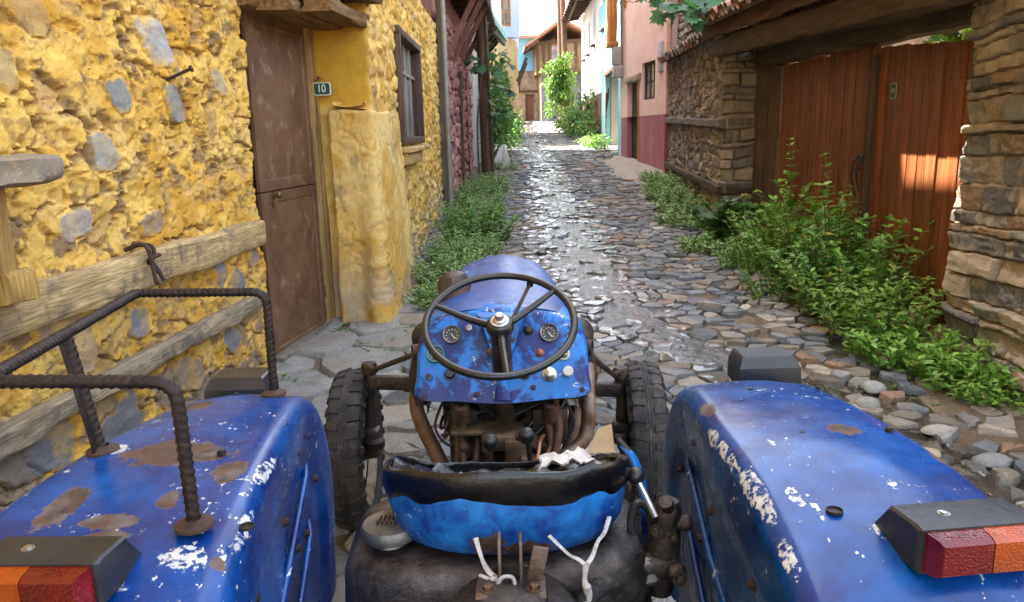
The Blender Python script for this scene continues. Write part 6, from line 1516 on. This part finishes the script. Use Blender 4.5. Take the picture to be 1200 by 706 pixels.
for a in np.linspace(0, 2 * math.pi, 12, endpoint=False): q.bolt((-.036 + .145 * math.cos(a), 2.345, .66 + .145 * math.sin(a)), (0, -1, 0), .009, .012)
q.build('housing_bolt', M_rust, gb, split=.002)
for (b0, b1, t_, nm, lab) in (((-.075, 2.06, .70), (-.072, 1.96, .86), (-.070, 1.95, .930), 'gear_lever', 'left gear lever with ball knob'), ((.055, 2.32, .92), (.040, 2.10, .86), (.030, 1.95, .945), 'gear_lever', 'right gear lever with ball knob')):
    q = MB()
    if b0[0] < 0: q.tube([b0, b1, t_], [.010, .008, .007], 8, sm=4)
    else: q.tube([(.05, 2.2, .68), (.045, 2.02, .80), t_], [.010, .008, .007], 8, sm=4)
    lv_ = q.build(nm, M_iron, tk, label=lab); q = MB(); q.ball(t_, .0235, 12); q.build('ball_knob', M_plast, lv_, smooth=180)
q = MB(); rr = random.Random(4)
for i in range(26):
    x0, x1 = rr.uniform(-.25, .18), rr.uniform(-.25, .18); q.tube([(x0, 2.42, rr.uniform(.86, .92)), ((x0 + x1) / 2 + rr.uniform(-.08, .08), 2.34 + rr.uniform(0, .15), rr.uniform(.72, .86)), (x1, 2.4, rr.uniform(.74, .88))], rr.choice((.004, .005, .007)), 6, sm=8, caps=False)
for s in (-1, 1): q.tube([(-.036 + s * .19, 2.45, .90), (-.036 + s * .23, 2.40, .80), (-.036 + s * .18, 2.38, .74), (-.036 + s * .14, 2.4, .80)], .005, 6, sm=8, caps=False)
q.build('wiring', M_black_iron, tk)
q = MB()
for (p) in ([(-.17, 2.36, .86), (-.17, 2.30, .74), (-.15, 2.22, .62)], [(-.20, 2.40, .88), (-.185, 2.34, .78), (-.20, 2.24, .6)], [(.10, 2.38, .87), (.115, 2.32, .76), (.09, 2.24, .62)], [(.13, 2.4, .88), (.14, 2.33, .80), (.10, 2.25, .66)], [(-.11, 2.16, .55), (-.13, 2.25, .66), (-.12, 2.35, .80)]): q.tube(p, [.016, .013], 10, sm=4)
for (x, y, z) in ((-.17, 2.33, .87), (.115, 2.34, .865)): q.lathe([(.026, -.03), (.028, 0), (.024, .03), (.01, .034)], (x, y, z), (0, -.3, 1), 14)
q.build('linkage_rod', mat_grime('brown_linkage', (.05, .03, .022), (.15, .085, .05), None, 10, .5, .5), tk, split=.002)
q = MB()
for k, p in enumerate([[(.02, 2.15, .70), (.06, 2.14, .78), (.075, 2.2, .82), (.09, 2.3, .80)], [(.03, 2.13, .68), (.075, 2.12, .76), (.10, 2.2, .79), (.11, 2.3, .76)], [(.05, 2.1, .66), (.085, 2.1, .72), (.10, 2.16, .74), (.13, 2.28, .72)]]): q.tube(p, .0055, 8, sm=6)
q.build('fuel_line', mat_plain('copper_line', (.34, .17, .09), .4, .7), tk, split=.002)
# foot pedals and platforms
q = MB(); q.box((-.30, 2.12, .50), (.20, .40, .012), None, .003); q.box((.22, 2.12, .50), (.20, .40, .012), None, .003); q.build('footplate', M_rust, tk, split=.002)

# --- rear housing with the seat above it
q = MB()
tkr = []
for z, s in ((.52, .96), (.60, 1.0), (.77, 1.0), (.855, .985), (.885, .95), (.900, .88), (.906, .76), (.906, .4)):
    a = np.linspace(0, 2 * math.pi, 56, endpoint=False); c_ = np.sign(np.cos(a)) * np.abs(np.cos(a)) ** .45; s_ = np.sign(np.sin(a)) * np.abs(np.sin(a)) ** .45
    hx, hy = .330 - .33 * (1 - s) * .8, .20 - .33 * (1 - s) * .8
    tkr.append(np.column_stack([-.045 + hx * c_, 1.56 + hy * s_, np.full(56, z) + .010 * (fbm(c_ * 2, s_ * 2 + z * 3, seed=6) - .5)]))
q.cap_loft(tkr); tank = q.build('rear_housing', M_tank, tk, smooth=40)
q = MB(); C0 = (-.272, 1.49, .872); q.lathe([(.046, -.01), (.048, .02), (.040, .03), (.036, .05)], C0, (0, 0, 1), 28); q.lathe([(.058, .048), (.061, .052), (.061, .068), (.056, .075), (.030, .077), (0, .077)], C0, (0, 0, 1), 36); cap_ = q.build('filler_cap', mat_grime('grey_filler_cap', (.10, .105, .10), (.22, .21, .19), None, 14, .42, .5, .001), tank)
q = MB(); q.tube([(-.30, 1.49, 0.9495), (-.245, 1.49, 0.9495)], .003, 5)
for x in np.linspace(-.296, -.25, 6): q.tube([(x, 1.475, 0.9495), (x + .004, 1.515, 0.9495)], .002, 5)
q.build('cap_ridge', M_iron, cap_)
q = MB()
rows = []
for (y, hx, zt) in ((1.40, .12, .90), (1.35, .15, .895), (1.28, .18, .885), (1.20, .20, .872), (1.12, .195, .86), (1.05, .17, .82)):
    rows.append([(-.012 + hx * math.copysign(abs(math.cos(t)) ** .7, math.cos(t)) , y, .62 + (zt - .62) * abs(math.sin(t)) ** .45) for t in np.linspace(math.pi, 0, 25)])
q.grid(rows); q.add(rows[0], [tuple(range(25))]); q.add(rows[-1], [tuple(range(24, -1, -1))])
q.box((-.012, 1.25, .9), (.13, .16, .05), None, .02); q.tube([(-.20, 1.26, .80), (-.26, 1.26, .80), (-.27, 1.26, .80)], [.055, .055, .05], 18); q.tube([(.18, 1.26, .80), (.27, 1.27, .80)], [.05, .045], 18)
lh = q.build('lift_housing', M_tank, tk, smooth=45)
q = MB(); q.lathe([(.06, 0), (.064, .01), (.064, .03), (.058, .035)], (-.215, 1.26, .80), (-1, 0, 0), 24)
for x in (-.15, -.06, .06, .14): q.bolt((x, 1.17, .885), (0, 0, 1), .011, .012)
q.build('lift_bolt', M_iron, lh, split=.002)
q = MB()
for x in (-.036, .004): q.box((x, 1.315, .955), (.006, .05, .10), None, .002); q.box((x + (-.02 if x < 0 else .02), 1.28, .921), (.05, .07, .006), None, .002); q.bolt((x + (-.022 if x < 0 else .024), 1.27, .924), (0, 0, 1), .010, .012)
q.box((.035, 1.30, .955), (.03, .006, .075), (0, .2, 0), .002); q.build('seat_bracket', mat_grime('brown_bracket', (.12, .075, .05), (.26, .20, .17), (.2, .1, .05), 12, .45, .6), tk, split=.002)

# --- seat: blue pan, black vinyl cover folded over the rim, cloth ties
SC = np.array([-.022, 1.575]); NS = 72
def rim_z(a): return 1.008 + .008 * math.cos(2 * a) - .080 * math.sin(a)
def rim_p(a, s=1.): ca, sa = math.cos(a), math.sin(a); return SC[0] + .262 * s * math.copysign(abs(ca) ** .8, ca), SC[1] + (.215 if sa < 0 else .19) * s * math.copysign(abs(sa) ** .85, sa)
A_ = np.linspace(0, 2 * math.pi, NS, endpoint=False)
def pan(s, h): return [(*rim_p(a, s), .908 + (rim_z(a) - .908) * h) for a in A_]
q = MB(); prof = [(.10, .0), (.4, .005), (.66, .02), (.82, .06), (.90, .14), (.955, .32), (.985, .62), (1., .98)]
q.cap_loft([pan(s, h) for s, h in prof] + [pan(s * .985, h + .03) for s, h in prof[::-1]]); seat = q.build('seat', M_seatp, tk, smooth=60)
rr = np.random.default_rng(3); rows = []
for t in np.linspace(0, 1, 26):
    row = []
    for a in A_:
        w1 = fbm(np.array([math.cos(a) * 3.2 + 9]), np.array([math.sin(a) * 3.2 + t * 1.3]), seed=8)[0] - .5; sd = max(0, -math.sin(a)); fr_ = max(0, math.sin(a))
        if t < .42:                                       # outer skirt up to the rim, tight at the back
            u = t / .42; x, y = rim_p(a, .965 + .065 * math.sin(u * 1.9) + .006 * w1); z = rim_z(a) - .046 + .063 * u + .010 * (1 - u) * w1 * 3 + .012 * w1
        elif t < .60:
            u = (t - .42) / .18; x, y = rim_p(a, 1.026 - .075 * u ** 1.3 + .03 * w1 * u); z = rim_z(a) + .017 + .018 * math.sin(u * math.pi) + .05 * w1 * u
        else:
            u = (t - .60) / .40; x, y = rim_p(a, .95 * (1 - u) + .04); w2 = fbm(np.array([x * 22]), np.array([y * 16]), seed=12)[0] - .5
            z = rim_z(a) + .017 - .085 * sstep(0, .7, u) + .085 * w2 * (1 - .5 * u) + .03 * fr_ * (1 - u) * sstep(0, .25, u)
        row.append((x, y, z))
    rows.append(row)
q = MB(); q.grid(np.array(rows), wrap=True); cov = q.build('seat_cover', M_vinyl, seat, smooth=80)
q = MB(); edge = [(*(np.array(rim_p(a, .972))), rim_z(a) - .044) for a in np.linspace(0, 2 * math.pi, 220, endpoint=False)]
q.tube([np.array(p) + (0, 0, .0022 * (1 if i % 2 else -1)) for i, p in enumerate(edge)], .0014, 5, closed=True); q.build('stitching', mat_plain('grey_thread', (.16, .155, .15), .9), seat)
M_tie = mat_plain('grimy_cloth', (.46, .44, .42), .9, 0, .45, 60, .003, 200)
M_cloth = mat_plain('white_cloth', (.60, .58, .55), .9, 0, .15, 20, .002, 120)
q = MB()
q.tube([(-.082, 1.35, .985), (-.070, 1.325, .955), (-.058, 1.315, .935), (-.040, 1.305, .925)], [.0055, .004, .006, .004], 8, sm=5, sq=.5)
q.tube([(-.075, 1.318, .925), (-.055, 1.306, .922), (-.035, 1.30, .905), (-.040, 1.292, .922), (-.03, 1.29, .937), (-.012, 1.29, .935), (-.008, 1.285, .91)], [.0045, .006, .005], 8, sm=5, sq=.7)
q.ball((-.047, 1.303, .925), .008, 8, sc=(1.2, .8, .9)); q.build('cloth_tie', M_tie, seat, label='left twisted white cloth tie')
q = MB()
q.tube([(.06, 1.352, .985), (.078, 1.338, .972), (.098, 1.33, .955), (.112, 1.322, .952), (.125, 1.315, .945)], [.005, .004, .0055], 8, sm=5, sq=.4); q.tube([(.185, 1.42, .985), (.172, 1.39, .968), (.155, 1.36, .965), (.142, 1.335, .95), (.130, 1.315, .945)], [.005, .004, .0055], 8, sm=5, sq=.4)
q.tube([(.128, 1.313, .945), (.124, 1.305, .915), (.132, 1.30, .885), (.126, 1.30, .850), (.128, 1.30, .825)], [.007, .0045, .008, .004, .007, .005], 8, sm=6, sq=.6); q.ball((.128, 1.30, .905), .008, 8); q.ball((.124, 1.295, .868), .008, 8, sc=(1, .8, 1.2)); q.ball((.115, 1.29, .822), .013, 8, sc=(1.3, .8, .6))
q.build('cloth_tie', M_tie, seat, label='right knotted white cloth tie')

# --- hydraulic valve, levers and hoses right of the seat
q = MB(); q.tube([(.300, 1.47, .78), (.302, 1.47, .85), (.308, 1.47, .92), (.314, 1.47, .968), (.316, 1.47, .992)], [.026, .038, .034, .030, .020], 16, sm=4); q.box((.312, 1.475, .948), (.055, .06, .06), (0, .2, .1), .016); q.box((.296, 1.455, .852), (.085, .055, .055), (0, .1, 0), .018); q.lathe([(.016, 0), (.018, .022), (.011, .03), (0, .03)], (.332, 1.46, .945), (1, -.2, .1), 14); q.lathe([(.022, 0), (.022, .014), (.014, .022), (0, .022)], (.322, 1.435, .85), (.3, -1, .1), 16); q.lathe([(.014, 0), (.016, .015), (.014, .026), (0, .028)], (.31, 1.45, .985), (-.3, -.5, .8), 12); q.lathe([(.024, -.006), (.027, 0), (.024, .006)], (.306, 1.468, .90), (.1, 0, 1), 18)
vb = q.build('hydraulic_valve', mat_grime('dark_brown_casting', (.022, .018, .016), (.075, .058, .05), (.10, .06, .045), 22, .34, .65, .002), tk, smooth=50)
q = MB(); q.bolt((.328, 1.408, .848), (.2, -1, .1), .011, .011); q.bolt((.282, 1.425, .948), (-.5, -1, .2), .009, .014); q.bolt((.318, 1.438, .925), (.1, -1, .1), .007, .008); q.build('valve_bolt', M_iron, vb, split=.002)
q = MB(); q.tube([(.285, 1.45, .965), (.268, 1.475, 1.0), (.255, 1.50, 1.025)], .007, 8); vl = q.build('valve_lever', M_steel, vb); q = MB(); q.ball((.252, 1.505, 1.032), .019, 12); q.build('ball_knob', M_plast, vl, smooth=180)
q = MB(); q.tube([(.262, 1.79, .985), (.275, 1.765, .975), (.290, 1.75, .955), (.305, 1.72, .90), (.31, 1.70, .80), (.31, 1.7, .60)], [.010, .011, .012, .012, .013], 10, sm=4, sq=.6); bl_ = q.build('brake_lever', M_dash, tk); q = MB(); q.tube([(.255, 1.795, .992), (.278, 1.763, .972)], .009, 8); q.build('grip', M_black_iron, bl_)
q = MB(); q.tube([(.29, 1.45, .862), (.25, 1.43, .862), (.20, 1.40, .862)], .014, 10); q.lathe([(.019, 0), (.019, .035), (.014, .04)], (.285, 1.45, .862), (-1, -.25, 0), 6); q.lathe([(.017, 0), (.017, .05)], (.235, 1.425, .862), (-1, -.35, 0), 12)
q.tube([(.29, 1.44, .835), (.22, 1.41, .832), (.155, 1.38, .828)], .010, 10); q.lathe([(.015, 0), (.015, .03)], (.28, 1.436, .835), (-1, -.3, 0), 6); q.build('pipe_fitting', M_steel, vb, split=.002)
q = MB(); q.tube([(.205, 1.40, .862), (.16, 1.37, .86), (.12, 1.33, .84), (.09, 1.29, .79), (.085, 1.26, .70)], .019, 12, sm=6); q.build('hydraulic_hose', M_rubber, tk, label='thick black hydraulic hose')
q = MB(); q.tube([(.26, 1.50, .86), (.245, 1.52, .91), (.262, 1.54, .95), (.29, 1.54, .92), (.285, 1.53, .80), (.24, 1.52, .78), (.25, 1.5, .86)], .009, 8, sm=8); q.tube([(.32, 1.5, .99), (.345, 1.48, .95), (.350, 1.45, .86)], .003, 6, sm=6); q.build('hydraulic_hose', M_black_iron, tk, label='thin looped hose behind the valve')

# --- big rear wheels inside the fenders
for x, lab in ((-.70, 'left rear wheel'), (.625, 'right rear wheel')):
    q = MB(); c = (x, 1.42, .56); w2 = .125
    q.lathe([(.33, -w2 * .8), (.40, -w2), (.48, -w2 * .95), (.51, -w2 * .8), (.52, 0), (.51, w2 * .8), (.48, w2 * .95), (.40, w2), (.33, w2 * .8)], c, (1, 0, 0), 48)
    for k in range(22):
        for s in (-1, 1):
            a = 2 * math.pi * (k + (.5 if s > 0 else 0)) / 22; d = np.array([0, math.cos(a), math.sin(a)]); t = np.array([0, -math.sin(a), math.cos(a)]); p0 = np.array(c) + d * .515 + np.array([s * .01, 0, 0]); p1 = np.array(c) + d * .50 + np.array([s * w2 * .95, 0, 0]) + t * .09; n2 = t * .018; hh = d * .035
            q.add([p0 - n2, p0 + n2, p1 + n2, p1 - n2, p0 - n2 * .7 + hh, p0 + n2 * .7 + hh, p1 + n2 * .7 + hh, p1 - n2 * .7 + hh], [(4, 5, 6, 7), (0, 1, 5, 4), (1, 2, 6, 5), (2, 3, 7, 6), (3, 0, 4, 7)])
    rw = q.build('rear_wheel', M_rubber, tk, label=lab, smooth=35); q = MB(); q.lathe([(.345, -.11), (.33, -.10), (.31, -.02), (.31, .02), (.33, .10), (.345, .11)], c, (1, 0, 0), 40); q.lathe([(.31, 0), (.15, .03 * (1 if x > 0 else -1)), (.06, .04 * (1 if x > 0 else -1)), (0, .04)], c, (1, 0, 0), 40); q.build('rim', M_rim, rw)
q = MB(); q.tube([(-.60, 1.42, .56), (.56, 1.42, .56)], .07, 16); q.build('rear_axle', M_iron, tk)

# --- things left lying on the seat
rr = np.random.default_rng(9); n = 26; U, V_ = np.meshgrid(np.linspace(0, 1, n), np.linspace(0, 1, n), indexing='ij')
X = .055 + .14 * U + .02 * (fbm(U * 2, V_ * 2, seed=91) - .5); Y = 1.665 + .055 * V_ + .03 * (fbm(U * 3, V_ * 3, seed=92) - .5); Z = .985 + .030 * (fbm(U * 3.5, V_ * 2.5, seed=93) - .5) + .022 * (fbm(U * 9, V_ * 7, seed=94) - .5) + .012 * np.sin(U * 3.1)
q = MB(); q.grid(np.stack([X, Y, Z], -1)); q.grid(np.stack([X, Y, Z - .004], -1)[::-1]); tag(q.build('rag', M_cloth, smooth=80), 'crumpled white rag lying on the black tractor seat', 'rag')
q = MB(); q.cap_loft([[(.17, 1.70, 1.0), (.235, 1.70, 1.0), (.232, 1.74, 1.055), (.20, 1.74, 1.045)], [(.17, 1.703, 1.0), (.235, 1.703, 1.0), (.232, 1.743, 1.055), (.20, 1.743, 1.045)]]); tag(q.build('cardboard', mat_plain('tan_cardboard', (.36, .26, .15), .9), smooth=0), 'torn piece of tan cardboard beside the rag on the seat', 'cardboard')
q = MB(); rings = []
for z, s in ((0, 1.0), (.08, 1.1), (.26, .95), (.42, .72), (.54, .45), (.60, .15)):
    a = np.linspace(0, 2 * math.pi, 24, endpoint=False); r = .17 * s * (1 + 1.3 * (fbm(np.cos(a) * 2 + z * 3, np.sin(a) * 2, seed=66) - .5)); rings.append(np.column_stack([-.16 + .12 * z + r * np.cos(a), 18.7 + r * np.sin(a), np.full(24, gf(18.7) + z)]))
q.cap_loft(rings); tag(q.build('white_sack', M_cloth, smooth=70), 'small slumped white sack lying just behind the wooden utility pole', 'sack')
